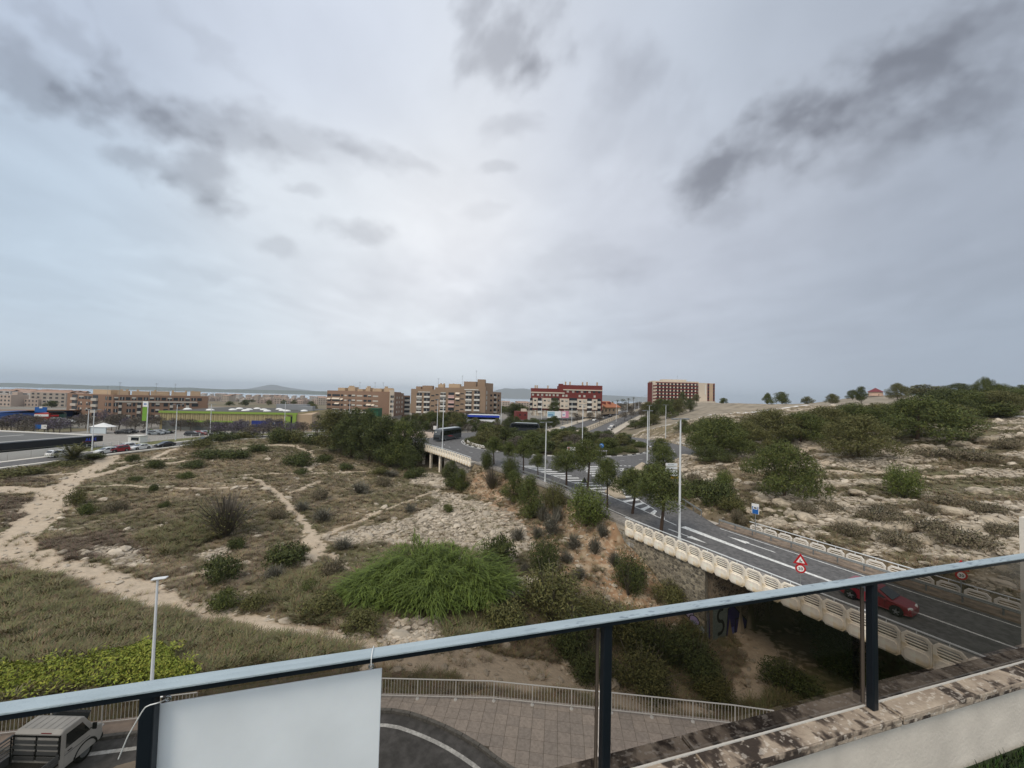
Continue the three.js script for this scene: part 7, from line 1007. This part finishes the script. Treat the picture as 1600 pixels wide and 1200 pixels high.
// ---------- lamp posts ----------
const lampPost = (h, arm = 0.9) => { const g = new THREE.Group(), k = kit(); k.tube(V(0, 0, 0), V(0, h, 0), 0.13, 0.075, 10); k.tube(V(0, 0, 0), V(0, 0.9, 0), 0.17, 0.16, 10); k.to('pole', M.pole, g); const b = kit(); b.rbox(0, 0.06, 0, 0.5, 0.12, 0.5, 0.02); b.to('base', M.kerb, g); const a = kit(); a.rbox(0, h + 0.05, 0, 2 * arm, 0.07, 0.2, 0.02); a.to('arm', M.metal, g); for (const s of [-1, 1]) { const e = kit(); e.rbox(s * arm, h + 0.03, 0, 0.75, 0.12, 0.34, 0.04); const m = e.to('lamp_head', M.metal, g); const l = kit(); l.box(s * arm, h - 0.035, 0, 0.5, 0.02, 0.24); l.to('lens', M.lampGlass, m); } return g; };
function lamp(px, pyBase, D, pyTop, label, group, arm) { const p = onD(px, pyBase, D), F = -p.z, top = atF(px, pyTop, F).y, o = lampPost(top - p.y, arm); o.name = numbered('lamp_post'); tag(o, label, 'lamp post', group); o.position.copy(p); o.rotation.y = 0.5; scene.add(o); }
lamp(1061.5, 851, 14.87, 655, 'tall white lamp post behind the concrete panels of the bridge'); lamp(851.5, 757, 14.75, 660, 'white lamp post on the bank edge beside the street pines'); lamp(909.5, 708, 13.9, 632, 'white lamp post rising behind the tall street pine'); lamp(893, 676.5, 13.9, 627.5, 'white lamp post beyond the roundabout beside the avenue mouth'); lamp(782.5, 672, 13.9, 626, 'white lamp post in front of the gap between the blocks'); lamp(691, 702, 13.9, 622, 'white lamp post on the viaduct in front of the coach'); lamp(682.5, 683, 13.95, 624, 'white lamp post behind the coach'); lamp(1011, 744, 14.1, 642, 'white lamp post beside the rounded pine at the entry lane'); lamp(1014, 688, 13.7, 633.5, 'white lamp post between island parapet and hillside'); lamp(1040, 688, 13.7, 632.7, 'white lamp post at the foot of the dry hillside');
lamp(143.5, 704.5, 15.95, 640, 'white lamp post at the corner of the dark store'); lamp(136.5, 677, 16, 640, 'white lamp post among the thin trees behind the dark store'); lamp(274, 689, 15.95, 632.5, 'white lamp post by the side road before the green store'); lamp(328, 680.5, 15.9, 631.5, 'white lamp post before the middle of the green store'); lamp(444, 676, 15.4, 628, 'white lamp post before the far end of the green store'); lamp(545.5, 660, 14.2, 625, 'white lamp post rising behind the dark pines'); lamp(612.5, 657, 14.4, 625, 'white lamp post before the middle brick block'); lamp(846, 655, 11.5, 620, 'slim lamp post at the base of the red and cream block');
for (const [x, F] of [[963, 215], [980, 250], [992, 290], [998, 320], [1004, 350], [1008, 385], [1011, 410]]) { const p = atF(x, 640, F), o = lampPost(11, 0.8); o.name = numbered('lamp_post'); tag(o, 'slim white lamp post in the row climbing the avenue', 'lamp post', 'lamp posts along the avenue'); o.position.set(p.x, groundY(p.x, p.z), p.z); scene.add(o); }
for (const [x, F] of [[1031, 330], [1042, 335]]) { const p = atF(x, 630, F), o = lampPost(10, 0.8); o.name = numbered('lamp_post'); tag(o, 'slim pale lamp post in front of the hotel', 'lamp post', 'lamp posts before the hotel'); o.position.set(p.x, groundY(p.x, p.z), p.z); scene.add(o); }
{ // street lamp of the lower street
  const F = 19.15, p = atF(233, 1140, F), top = atF(243.5, 905, F).y, y0 = EYE - 16, h = top - y0, o = thing('street_lamp', 'grey tapered street lamp with flat head beside the lime green creeper', 'street lamp', null, V(p.x, y0, p.z)), k = kit(); k.tube(V(0, 0, 0), V(0, h, 0), 0.085, 0.045, 12); k.tube(V(0, 0, 0), V(0, 0.5, 0), 0.11, 0.1, 12); k.to('pole', M.pole, o); const e = kit(); e.rbox(0.1, h + 0.05, 0, 0.62, 0.06, 0.24, 0.02, 0.25, 0, 0.06); e.to('lamp_head', M.pole, o); const b = kit(); b.rbox(-0.05, h, 0, 0.2, 0.06, 0.1, 0.02, 0.25); b.to('bracket', M.metal, o);
}
// ---------- road signs ----------
const canvasMat = (w, h, draw) => { const c = document.createElement('canvas'); c.width = w; c.height = h; const g = c.getContext('2d'); draw(g); const t = new THREE.CanvasTexture(c); t.colorSpace = THREE.SRGBColorSpace; return std(0xffffff, 0.45, { map: t }); };
const speedFace = canvasMat(128, 128, (g) => { g.fillStyle = '#b4151b'; g.fillRect(0, 0, 128, 128); g.fillStyle = '#eceae4'; g.beginPath(); g.arc(64, 64, 44, 0, 7); g.fill(); g.fillStyle = '#111'; g.font = 'bold 54px sans-serif'; g.textAlign = 'center'; g.textBaseline = 'middle'; g.fillText('30', 64, 67); });
const warnFace = canvasMat(128, 128, (g) => { g.fillStyle = '#b4151b'; g.fillRect(0, 0, 128, 128); g.fillStyle = '#eceae4'; g.beginPath(); g.moveTo(64, 34); g.lineTo(101, 98); g.lineTo(27, 98); g.fill(); g.fillStyle = '#111'; g.beginPath(); g.arc(60, 70, 5, 0, 7); g.fill(); g.fillRect(56, 74, 8, 20); g.fillRect(68, 80, 10, 12); });
function disc(r, mat, n = 28) { const c = new THREE.CircleGeometry(r, n); return new THREE.Mesh(c, mat); }
function roadSign(label, base, turnY, h, group) {   // warning triangle over a speed limit
  const o = thing('road_sign', label, 'road sign', group, base), k = kit(); k.tube(V(0, 0, -0.04), V(0, h, -0.04), 0.035, 0.035, 8); k.to('pole', M.galv, o);
  const a = kit(); a.add(new THREE.CylinderGeometry(0.36, 0.36, 0.025, 28), new THREE.Matrix4().makeRotationX(Math.PI / 2)); const m = a.to('speed_plate', M.signRed, o); m.position.y = h - 1.05; const f = disc(0.35, speedFace); f.name = 'speed_face'; f.position.z = 0.016; m.add(f);
  const tri = new THREE.ExtrudeGeometry(shapeOf([[-0.5, -0.29], [0.5, -0.29], [0, 0.58]]), { depth: 0.025, bevelEnabled: false }), t = mesh('warning_plate', planarUV(tri), M.signRed, o); t.position.set(0, h - 0.42, -0.012); const fg = new THREE.ShapeGeometry(shapeOf([[-0.48, -0.28], [0.48, -0.28], [0, 0.555]])), uv = fg.attributes.uv, p = fg.attributes.position; for (let i = 0; i < p.count; i++) uv.setXY(i, p.getX(i) / 1.0 + 0.5, (p.getY(i) + 0.29) / 0.87 * 0.86 + 0.12); const ff = new THREE.Mesh(fg, warnFace); ff.name = 'warning_face'; ff.position.z = 0.029; t.add(ff); o.rotation.y = turnY; return o;
}
{ const p = onD(1293, 905, 14.9); const b = br((p.x - N0[0]) * DIR[0] + (-p.z - N0[1]) * DIR[1], 1.2); roadSign('red triangle warning over 30 speed limit sign on the near edge of the bridge', V(b[0], EYE - 14.86, -b[1]), -0.45, 2.75); const q = br(24.2, 11.9); roadSign('red triangle warning over 30 speed limit sign by the hillside parapet', V(q[0], EYE - 14.89, -q[1]), -0.45, 2.75); }
{ // blue stop sign board by the far parapet
  const q = br(8.6, 11.6), o = thing('stop_board', 'blue and white bus stop board at the start of the hillside parapet', 'sign', null, V(q[0], EYE - 14.9, -q[1])), k = kit(); k.tube(V(0, 0, 0), V(0, 3.3, 0), 0.04, 0.04); k.to('pole', M.galv, o); part('board', M.white, o, 0, 2.85, 0.05, 0.72, 1.15, 0.06); part('blue_panel', M.signBlue, o, 0, 2.7, 0.085, 0.6, 0.82, 0.015); part('picture', M.white, o, 0, 2.95, 0.095, 0.42, 0.3, 0.01); part('bus_mark', M.dark, o, 0, 2.95, 0.103, 0.26, 0.16, 0.01); o.rotation.y = -0.75;
}
{ // direction arrows
  const p = onD(1049, 775, 14.2), o = thing('direction_sign', 'stack of four white direction arrow boards before the rounded pine', 'sign', null, V(p.x, EYE - 14.25, p.z)), k = kit(); for (const x of [-0.5, 0.7]) k.tube(V(x, 0, -0.06), V(x, 4.9, -0.06), 0.045, 0.045); k.to('poles', M.galv, o);
  const s = shapeOf([[-0.95, -0.2], [0.8, -0.2], [0.95, 0], [0.8, 0.2], [-0.95, 0.2]]), txt = canvasMat(256, 64, (g) => { g.fillStyle = '#dfe3e4'; g.fillRect(0, 0, 256, 64); g.fillStyle = '#30343a'; for (let i = 0; i < 5; i++) g.fillRect(30 + i * 34, 24, 22, 16); });
  for (let i = 0; i < 4; i++) { const w = i === 3 ? 0.62 : 1, g = new THREE.ExtrudeGeometry(s, { depth: 0.04, bevelEnabled: false }), m = mesh('arrow_board', planarUV(g), M.white, o); m.scale.x = w; m.position.set(i === 3 ? 0.35 : 0, 4.75 - i * 0.5, 0); const f = new THREE.Mesh(new THREE.PlaneGeometry(1.5, 0.3), txt); f.name = 'lettering'; f.position.z = 0.045; m.add(f); } part('arrow_board', std(0xc79a2a, 0.5), o, 0.4, 2.8, 0.02, 1.1, 0.25, 0.04); o.rotation.y = 0.1;
}
{ // roundabout arrow disc with chevrons
  const p = onD(939.5, 714, 13.9), F = -p.z, o = thing('roundabout_sign', 'round blue direction disc above a black and white chevron board on the island', 'sign', null, V(p.x, EYE - 13.95, p.z)), k = kit(); k.tube(V(0, 0, -0.05), V(0, 2.9, -0.05), 0.05, 0.05); k.to('pole', M.galv, o); const d = kit(); d.add(new THREE.CylinderGeometry(0.56, 0.56, 0.05, 28), new THREE.Matrix4().makeRotationX(Math.PI / 2)); const m = d.to('disc', std(0x2f7fd0, 0.4), o); m.position.y = 2.75; const a = kit(); a.add(new THREE.TorusGeometry(0.28, 0.04, 6, 20, 4.6)); a.to('arrow_ring', M.white, m).position.z = 0.03;
  part('chevron_board', M.black, o, 0, 1.55, 0, 3.1, 0.42, 0.05); for (let i = 0; i < 7; i++) { const c = kit(); c.box(0, 0.09, 0, 0.22, 0.1, 0.02, 0, 0, -0.8).box(0, -0.09, 0, 0.22, 0.1, 0.02, 0, 0, 0.8); const q = c.to('chevron', M.white, o); q.position.set(-1.3 + i * 0.43, 1.55, 0.035); } for (const x of [-1.2, 1.2]) part('leg', M.galv, o, x, 0.75, -0.04, 0.07, 1.5, 0.07);
}
{ // information board
  const p = onD(893, 716, 13.9), o = thing('info_board', 'white board with red square over a grey panel on the island rim', 'sign', null, V(p.x, EYE - 13.95, p.z - 0.6)); for (const x of [-0.7, 0.7]) part('leg', M.galv, o, x, 0.9, -0.06, 0.08, 1.9, 0.08); part('board', M.white, o, 0, 2.15, 0, 1.9, 0.85, 0.08); part('red_square', M.signRed, o, -0.6, 2.2, 0.05, 0.55, 0.6, 0.03); part('mark', M.white, o, -0.6, 2.2, 0.07, 0.25, 0.2, 0.02); part('lower_panel', std(0x8f948c, 0.7), o, 0, 1.1, 0, 1.8, 1.0, 0.06);
}
{ // dark bell shaped sign seen from behind beside the pine
  const p0 = onD(912.5, 772, 14.5), p = onD(912.5, 772, roadD(-p0.z) - 0.13), o = thing('warning_sign', 'dark back of a triangular sign beside the tall street pine', 'road sign', null, p), k = kit(); k.tube(V(0, 0, 0), V(0, 2.4, 0), 0.035); k.to('pole', M.galv, o); const t = mesh('plate', planarUV(new THREE.ExtrudeGeometry(shapeOf([[-0.5, -0.3], [0.5, -0.3], [0, 0.6]]), { depth: 0.03, bevelEnabled: false })), M.dark, o); t.position.set(0, 2.0, 0.04);
}
{ const p = onD(674, 684, 13.95), o = thing('notice_sign', 'small white notice sign behind the coach front', 'sign', null, V(p.x - 0.5, EYE - 14.0, p.z - 8)); part('post', M.galv, o, 0, 1.3, 0, 0.08, 2.6, 0.08); part('plate', M.white, o, 0, 2.7, 0.06, 1.1, 1.3, 0.05); }
// ---------- vehicles ----------
const paintOf = (c) => new THREE.MeshPhysicalMaterial({ color: c, roughness: 0.45, clearcoat: 0.8, clearcoatRoughness: 0.12 });
const CARS = {
  suv: { L: 4.4, W: 1.84, H: 1.62, belt: 1.0, low: [[-2.15, 0.32], [-2.2, 0.7], [-2.1, 1.0], [1.0, 1.02], [1.95, 0.92], [2.18, 0.72], [2.2, 0.36]], top: [[-2.08, 1.0], [-1.78, 1.54], [-1.2, 1.62], [0.15, 1.6], [1.02, 1.02]], win: [[-1.75, 1.08], [-1.5, 1.48], [0.1, 1.5], [0.78, 1.08]] },
  hatch: { L: 4.1, W: 1.78, H: 1.45, belt: 0.9, low: [[-2.0, 0.3], [-2.05, 0.62], [-1.95, 0.9], [1.05, 0.92], [1.82, 0.8], [2.03, 0.62], [2.04, 0.3]], top: [[-1.92, 0.9], [-1.5, 1.38], [-0.9, 1.45], [0.2, 1.42], [1.12, 0.92]], win: [[-1.5, 0.98], [-1.22, 1.3], [0.15, 1.33], [0.85, 0.97]] },
  sedan: { L: 4.5, W: 1.8, H: 1.42, belt: 0.9, low: [[-2.2, 0.3], [-2.26, 0.62], [-2.15, 0.93], [-1.4, 0.96], [1.05, 0.94], [2.0, 0.8], [2.24, 0.6], [2.24, 0.3]], top: [[-1.75, 0.93], [-1.05, 1.36], [-0.7, 1.42], [0.15, 1.4], [1.1, 0.93]], win: [[-1.3, 0.98], [-0.88, 1.29], [0.1, 1.31], [0.82, 0.98]] },
};
function car(name, kind, paint, label, group) {   // faces +z; > body (> door lines), cabin, windows, wheels, lights
  const c = CARS[kind], o = thing(name, label, 'car', group), W = c.W, pm = paintOf(paint), taper = (g, k) => { const p = g.attributes.position; for (let i = 0; i < p.count; i++) { const y = p.getY(i), f = y > c.belt ? 1 - 0.22 * (y - c.belt) / (c.H - c.belt) : 1 - 0.05 * Math.max(0, 0.5 - y) / 0.3, z = p.getZ(i), e = Math.abs(z) / (c.L / 2), n = 1 - 0.13 * Math.pow(clamp(e, 0, 1), 5); p.setX(i, p.getX(i) * f * n * k); } g.computeVertexNormals(); return g; };
  const ext = (pts, w, b) => { const g = new THREE.ExtrudeGeometry(shapeOf(pts), { depth: w - 2 * b, bevelEnabled: true, bevelThickness: b, bevelSize: b * 0.6, bevelSegments: 3, steps: 1 }); g.translate(0, 0, -(w - 2 * b) / 2); g.rotateY(-Math.PI / 2); return g; };
  mesh('body', planarUV(taper(ext([...c.low, [1.75, 0.24], [-1.75, 0.24]], W, 0.09), 1)), pm, o); mesh('cabin', planarUV(taper(ext(c.top, W - 0.08, 0.06), 1)), pm, o);
  for (const s of [-1, 1]) {
    const g = taper(ext(c.win, 0.02, 0.004), 1); const p = g.attributes.position; for (let i = 0; i < p.count; i++) { const y = p.getY(i); p.setX(i, p.getX(i) + s * ((W / 2 - 0.02) * (1 - 0.22 * (y - c.belt) / (c.H - c.belt)) + 0.012)); } g.computeVertexNormals(); const w = mesh('side_window', planarUV(g), M.glassDark, o);
    const pl = kit(); pl.box(s * (W / 2 - 0.06), (c.belt + c.H) / 2 - 0.02, -0.35, 0.06, c.H - c.belt - 0.12, 0.07); pl.to('pillar', pm, w); const dl = kit(); dl.box(s * (W / 2 + 0.003), 0.62, 0.72, 0.012, 0.56, 0.012).box(s * (W / 2 + 0.003), 0.62, -0.38, 0.012, 0.56, 0.012); dl.to('door_gap', M.black, o); const hd = kit(); hd.rbox(s * (W / 2 + 0.015), c.belt - 0.12, -0.15, 0.02, 0.03, 0.18, 0.008).rbox(s * (W / 2 + 0.015), c.belt - 0.12, -1.15, 0.02, 0.03, 0.18, 0.008); hd.to('door_handle', pm, o);
    const mi = kit(); mi.rbox(s * (W / 2 + 0.1), c.belt + 0.06, 0.78, 0.2, 0.13, 0.1, 0.03); mi.to('wing_mirror', pm, o);
    for (const z of [1.33, -1.3]) { const a = kit(); a.add(new THREE.CylinderGeometry(0.385, 0.385, 0.06, 22), new THREE.Matrix4().makeRotationZ(Math.PI / 2)); const am = a.to('wheel_arch', M.black, o); am.position.set(s * (W / 2 - 0.025), 0.36, z); const wk = kit(); wk.add(new THREE.TorusGeometry(0.255, 0.075, 10, 26), new THREE.Matrix4().makeRotationY(Math.PI / 2)); const wh = wk.to('wheel', M.rubber, o); wh.position.set(s * (W / 2 - 0.03), 0.325, z); const r = kit(); r.add(new THREE.CylinderGeometry(0.085, 0.085, 0.07, 12), new THREE.Matrix4().makeRotationZ(Math.PI / 2)); for (let i = 0; i < 5; i++) r.add(new THREE.BoxGeometry(0.05, 0.24, 0.07).translate(0, 0.12, 0), new THREE.Matrix4().makeRotationX(i * 1.2566)); r.to('rim', M.chrome, wh).position.x = s * 0.03; }
    const hl = kit(); hl.rbox(s * (W / 2 - 0.3), 0.72, c.L / 2 - 0.09, 0.42, 0.13, 0.16, 0.03, s * 0.35); hl.to('headlight', M.lampGlass, o); const tl = kit(); tl.rbox(s * (W / 2 - 0.24), 0.82, -c.L / 2 + 0.07, 0.34, 0.18, 0.12, 0.03, -s * 0.3); tl.to('tail_light', M.tail, o);
  }
  const glass = (name, a, b, wa, wb) => { const g = new THREE.BufferGeometry(), dy = b[1] - a[1], dz = b[0] - a[0], L = Math.hypot(dy, dz), nx = [0, -dz / L * Math.sign(-dy) , 0]; const off = 0.02, oz = dy / L * off * Math.sign(a[0]), oy = Math.abs(dz) / L * off; g.setAttribute('position', new THREE.Float32BufferAttribute([-wa, a[1] + oy, a[0] + oz, wa, a[1] + oy, a[0] + oz, wb, b[1] + oy, b[0] + oz, -wb, b[1] + oy, b[0] + oz], 3)); g.setIndex(a[0] > 0 ? [0, 1, 2, 0, 2, 3] : [0, 2, 1, 0, 3, 2]); g.computeVertexNormals(); mesh(name, planarUV(g), M.glassDark, o); };
  const t = c.top, n = t.length; glass('windscreen', [lerp(t[n - 1][0], t[n - 2][0], 0.06) + 0.03, lerp(t[n - 1][1], t[n - 2][1], 0.06) + 0.05], [lerp(t[n - 1][0], t[n - 2][0], 0.9) + 0.05, lerp(t[n - 1][1], t[n - 2][1], 0.9) + 0.03], W / 2 - 0.14, W / 2 - 0.28); glass('rear_window', [t[0][0] + 0.04, t[0][1] + 0.12], [t[1][0] - 0.03, t[1][1]], W / 2 - 0.18, W / 2 - 0.28);
  const gr = kit(); gr.rbox(0, 0.52, c.L / 2 - 0.015, 1.0, 0.2, 0.06, 0.03).rbox(0, 0.33, c.L / 2 - 0.03, 1.3, 0.1, 0.06, 0.02); gr.to('grille', M.black, o); part('number_plate', M.plate, o, 0, 0.48, c.L / 2 + 0.03, 0.5, 0.11, 0.01); part('number_plate', M.plate, o, 0, 0.66, -c.L / 2 - 0.03, 0.5, 0.11, 0.01); return o;
}
{ const a = onD(1400, 963, 15), b = onD(1328, 935.5, 15), o = car('red_car', 'hatch', 0x8a1c2a, 'red hatchback driving over the bridge behind the glass'); const d = a.clone().sub(b).normalize(), mid = a.clone().add(b).multiplyScalar(0.5); o.rotation.y = Math.atan2(DIR[0], -DIR[1]); o.position.set(mid.x + NRM[0] * 0.88, EYE - 15 + 0.006, mid.z - NRM[1] * 0.88); }
const put = (o, x, y, z, dx, dF) => { o.position.set(x, y, z); o.rotation.y = Math.atan2(dx, -dF); };
// on the side road and in the car park
for (const [px, py, kind, col, label] of [[74, 713, 'suv', 0xe2e2de, 'white estate car alone on the side road beside the palm bush'], [134, 707.5, 'hatch', 0xd8dad8, 'white car half hidden behind the palm bush'], [174, 706, 'suv', 0x8e1524, 'dark red car on the side road'], [164, 701.5, 'suv', 0xe0e0dc, 'white car behind the dark red car'], [210, 702, 'sedan', 0xdedfdc, 'white saloon between the dark red and black cars'], [242, 697.5, 'sedan', 0x0d0f11, 'black saloon next to the white saloon'], [305, 690.5, 'sedan', 0x101317, 'black saloon at the far bend of the side road']]) {
  const p = onD(px, py, 15.95), F = -p.z; let i = 0; while (i < SIDE_ROAD.length - 2 && SIDE_ROAD[i + 1][1] < F) i++; const a = SIDE_ROAD[i], b = SIDE_ROAD[i + 1], t = clamp((F - a[1]) / (b[1] - a[1]), 0, 1), cx = lerp(a[0], b[0], t), side = px === 74 || px === 164 ? -1.75 : 1.6; put(car('parked_car', kind, col, label), cx + side, EYE - lerp(a[2], b[2], t) + 0.062, p.z, (b[0] - a[0]) * (px === 74 ? 1 : -1), (b[1] - a[1]) * (px === 74 ? 1 : -1));
}
[[192, 0x16181b, 'hatch'], [203, 0x1b1e22, 'suv'], [233, 0x2a2d31, 'sedan'], [243, 0x8c9499, 'suv'], [252, 0x6f777c, 'suv'], [261, 0x14171a, 'hatch'], [301, 0x2b3036, 'suv'], [312, 0x94242c, 'hatch'], [322, 0x9aa4ad, 'hatch'], [338, 0x15181c, 'suv'], [349, 0x1c2024, 'suv'], [371, 0x1a1d21, 'suv'], [384, 0xd9dad7, 'suv'], [396, 0x20242a, 'hatch']].forEach(([px, col, kind], i) => { const p = atF(px, 677, 133 + (i % 3) * 2.5), y = px < 330 ? EYE - 15.945 : groundY(p.x, p.z) + 0.02; const names = { 0x94242c: 'red hatchback', 0xd9dad7: 'white van like car', 0x8c9499: 'light grey car', 0x6f777c: 'grey car', 0x9aa4ad: 'silver hatchback' }; put(car('parked_car', kind, col, (names[col] ?? 'dark car') + ' in the parking row before the green store', 'cars in the parking row'), p.x, Math.max(y, groundY(p.x, p.z) + 0.02), p.z, 0.95, 0.3); });
// on the avenue
for (const [px, py, col, label, way] of [[879, 672.5, 0xb9bdbf, 'silver car at the mouth of the avenue', -1], [929, 659, 0xe2e3e0, 'white car coming down the avenue', -1], [941.5, 655.5, 0xd9dad7, 'second white car coming down the avenue', -1], [953.5, 651.5, 0x24282c, 'dark car with bright lamps high on the avenue', -1], [953.5, 673, 0xdfe0dd, 'white car going up the avenue, rear one of two', 1], [956.5, 668, 0xe4e4e1, 'white car going up the avenue, front one of two', 1]]) { const p = onG(px, py), [d, R] = lineDist(AVENUE, p.x, -p.z); put(car('avenue_car', 'sedan', col, label), p.x, EYE - R + 0.056, p.z, 0.42 * way, 0.91 * way); }
function coach(label, body, band, stripe, L = 12) {   // faces +z
  const o = thing('coach', label, 'coach'), W = 2.5, H = 3.55, pm = paintOf(body); const prof = shapeOf([[-L / 2, 0.4], [-L / 2 - 0.02, 1.6], [-L / 2 + 0.12, 3.2], [-L / 2 + 0.5, 3.5], [L / 2 - 1.5, H], [L / 2 - 0.7, 3.3], [L / 2 - 0.12, 1.9], [L / 2, 1.0], [L / 2 - 0.05, 0.42]]);
  const g = new THREE.ExtrudeGeometry(prof, { depth: W - 0.4, bevelEnabled: true, bevelThickness: 0.2, bevelSize: 0.14, bevelSegments: 3, steps: 1 }); g.translate(0, 0, -(W - 0.4) / 2); g.rotateY(-Math.PI / 2); mesh('body', planarUV(g), pm, o);
  const rf = kit(); rf.rbox(0, H + 0.1, -0.6, W - 0.5, 0.18, L - 3, 0.08); rf.to('roof', std(0xaeb8bc, 0.4), o);
  for (const s of [-1, 1]) {
    const wn = new THREE.ExtrudeGeometry(shapeOf([[-L / 2 + 0.3, 1.85], [-L / 2 + 0.35, 3.0], [L / 2 - 1.0, 3.05], [L / 2 - 0.45, 1.95], [L / 2 - 1.6, 1.7]]), { depth: 0.02, bevelEnabled: false }); wn.rotateY(-Math.PI / 2); wn.translate(s * (W / 2 + 0.006) + 0.01, 0, 0); const w = mesh('window_band', planarUV(wn), M.glassDark, o); for (let i = 1; i < 7; i++) { const k = kit(); k.box(s * (W / 2 + 0.02), 2.4, -L / 2 + 0.3 + i * (L - 2) / 7, 0.02, 1.1, 0.06); k.to('window_bar', M.black, w); }
    if (stripe) { const st = new THREE.ExtrudeGeometry(shapeOf([[-1.6, 1.05], [0.6, 1.55], [2.4, 1.45], [1.0, 1.2]]), { depth: 0.012, bevelEnabled: false }); st.rotateY(-Math.PI / 2); st.translate(s * (W / 2 + 0.008) + 0.006, 0, 0); mesh('stripe', planarUV(st), std(stripe, 0.5), o); } if (band) part('side_band', std(band, 0.5), o, s * (W / 2 + 0.01), 3.0, 0, 0.02, 0.75, L - 0.3);
    for (const z of [L / 2 - 2.7, -L / 2 + 3.3]) { const wk = kit(); wk.add(new THREE.TorusGeometry(0.37, 0.13, 10, 26), new THREE.Matrix4().makeRotationY(Math.PI / 2)); const wh = wk.to('wheel', M.rubber, o); wh.position.set(s * (W / 2 - 0.1), 0.5, z); const r = kit(); r.add(new THREE.CylinderGeometry(0.27, 0.27, 0.06, 18), new THREE.Matrix4().makeRotationZ(Math.PI / 2)); r.to('rim', M.chrome, wh).position.x = s * 0.1; }
    const mi = kit(); mi.tube(V(s * W / 2, 3.0, L / 2 - 0.7), V(s * (W / 2 + 0.25), 2.9, L / 2 + 0.15), 0.03); mi.rbox(s * (W / 2 + 0.25), 2.55, L / 2 + 0.15, 0.22, 0.5, 0.14, 0.04); mi.to('wing_mirror', M.dark, o); const hl = kit(); hl.rbox(s * 0.85, 0.85, L / 2 - 0.03, 0.5, 0.22, 0.2, 0.05, s * 0.3); hl.to('headlight', M.lampGlass, o);
  }
  const ws = new THREE.BoxGeometry(W - 0.35, 1.62, 0.03); ws.rotateX(-0.36); ws.translate(0, 2.42, L / 2 - 0.24); mesh('windscreen', planarUV(ws), M.glassDark, o); part('dash_sign', M.lampGlass, o, -0.4, 2.75, L / 2 - 0.1, 0.5, 0.3, 0.02); part('front_lower', M.dark, o, 0, 0.95, L / 2 + 0.12, W - 0.5, 0.5, 0.06); return o;
}
{ const a = coach('dark grey coach with red swoosh driving round the roundabout', 0x3d4347, 0, 0x9c2f38); put(a, -20.0, EYE - 13.94, -122.8, -0.40, -0.917); a.scale.setScalar(1.02); const b = coach('dark coach with pale roof half hidden behind the island trees', 0x23282d, 0, 0, 12); put(b, 5.6, EYE - 13.94, -157.5, -0.98, 0.18); const c = coach('white bus with blue side band behind the trees before the stepped block', 0xdfe2e4, 0x1f3fae, 0, 13), p = atF(755, 651, 214); put(c, p.x, groundY(p.x, p.z) + 0.05, p.z, -1, 0.02); const want = atF(755, 647.5, 212).y - c.position.y; c.scale.set(1.1, want / 3.7, 1.45); }
scene.traverse((o) => { if (o.isMesh) o.castShadow = o.receiveShadow = true; });
renderer.render(scene, camera);
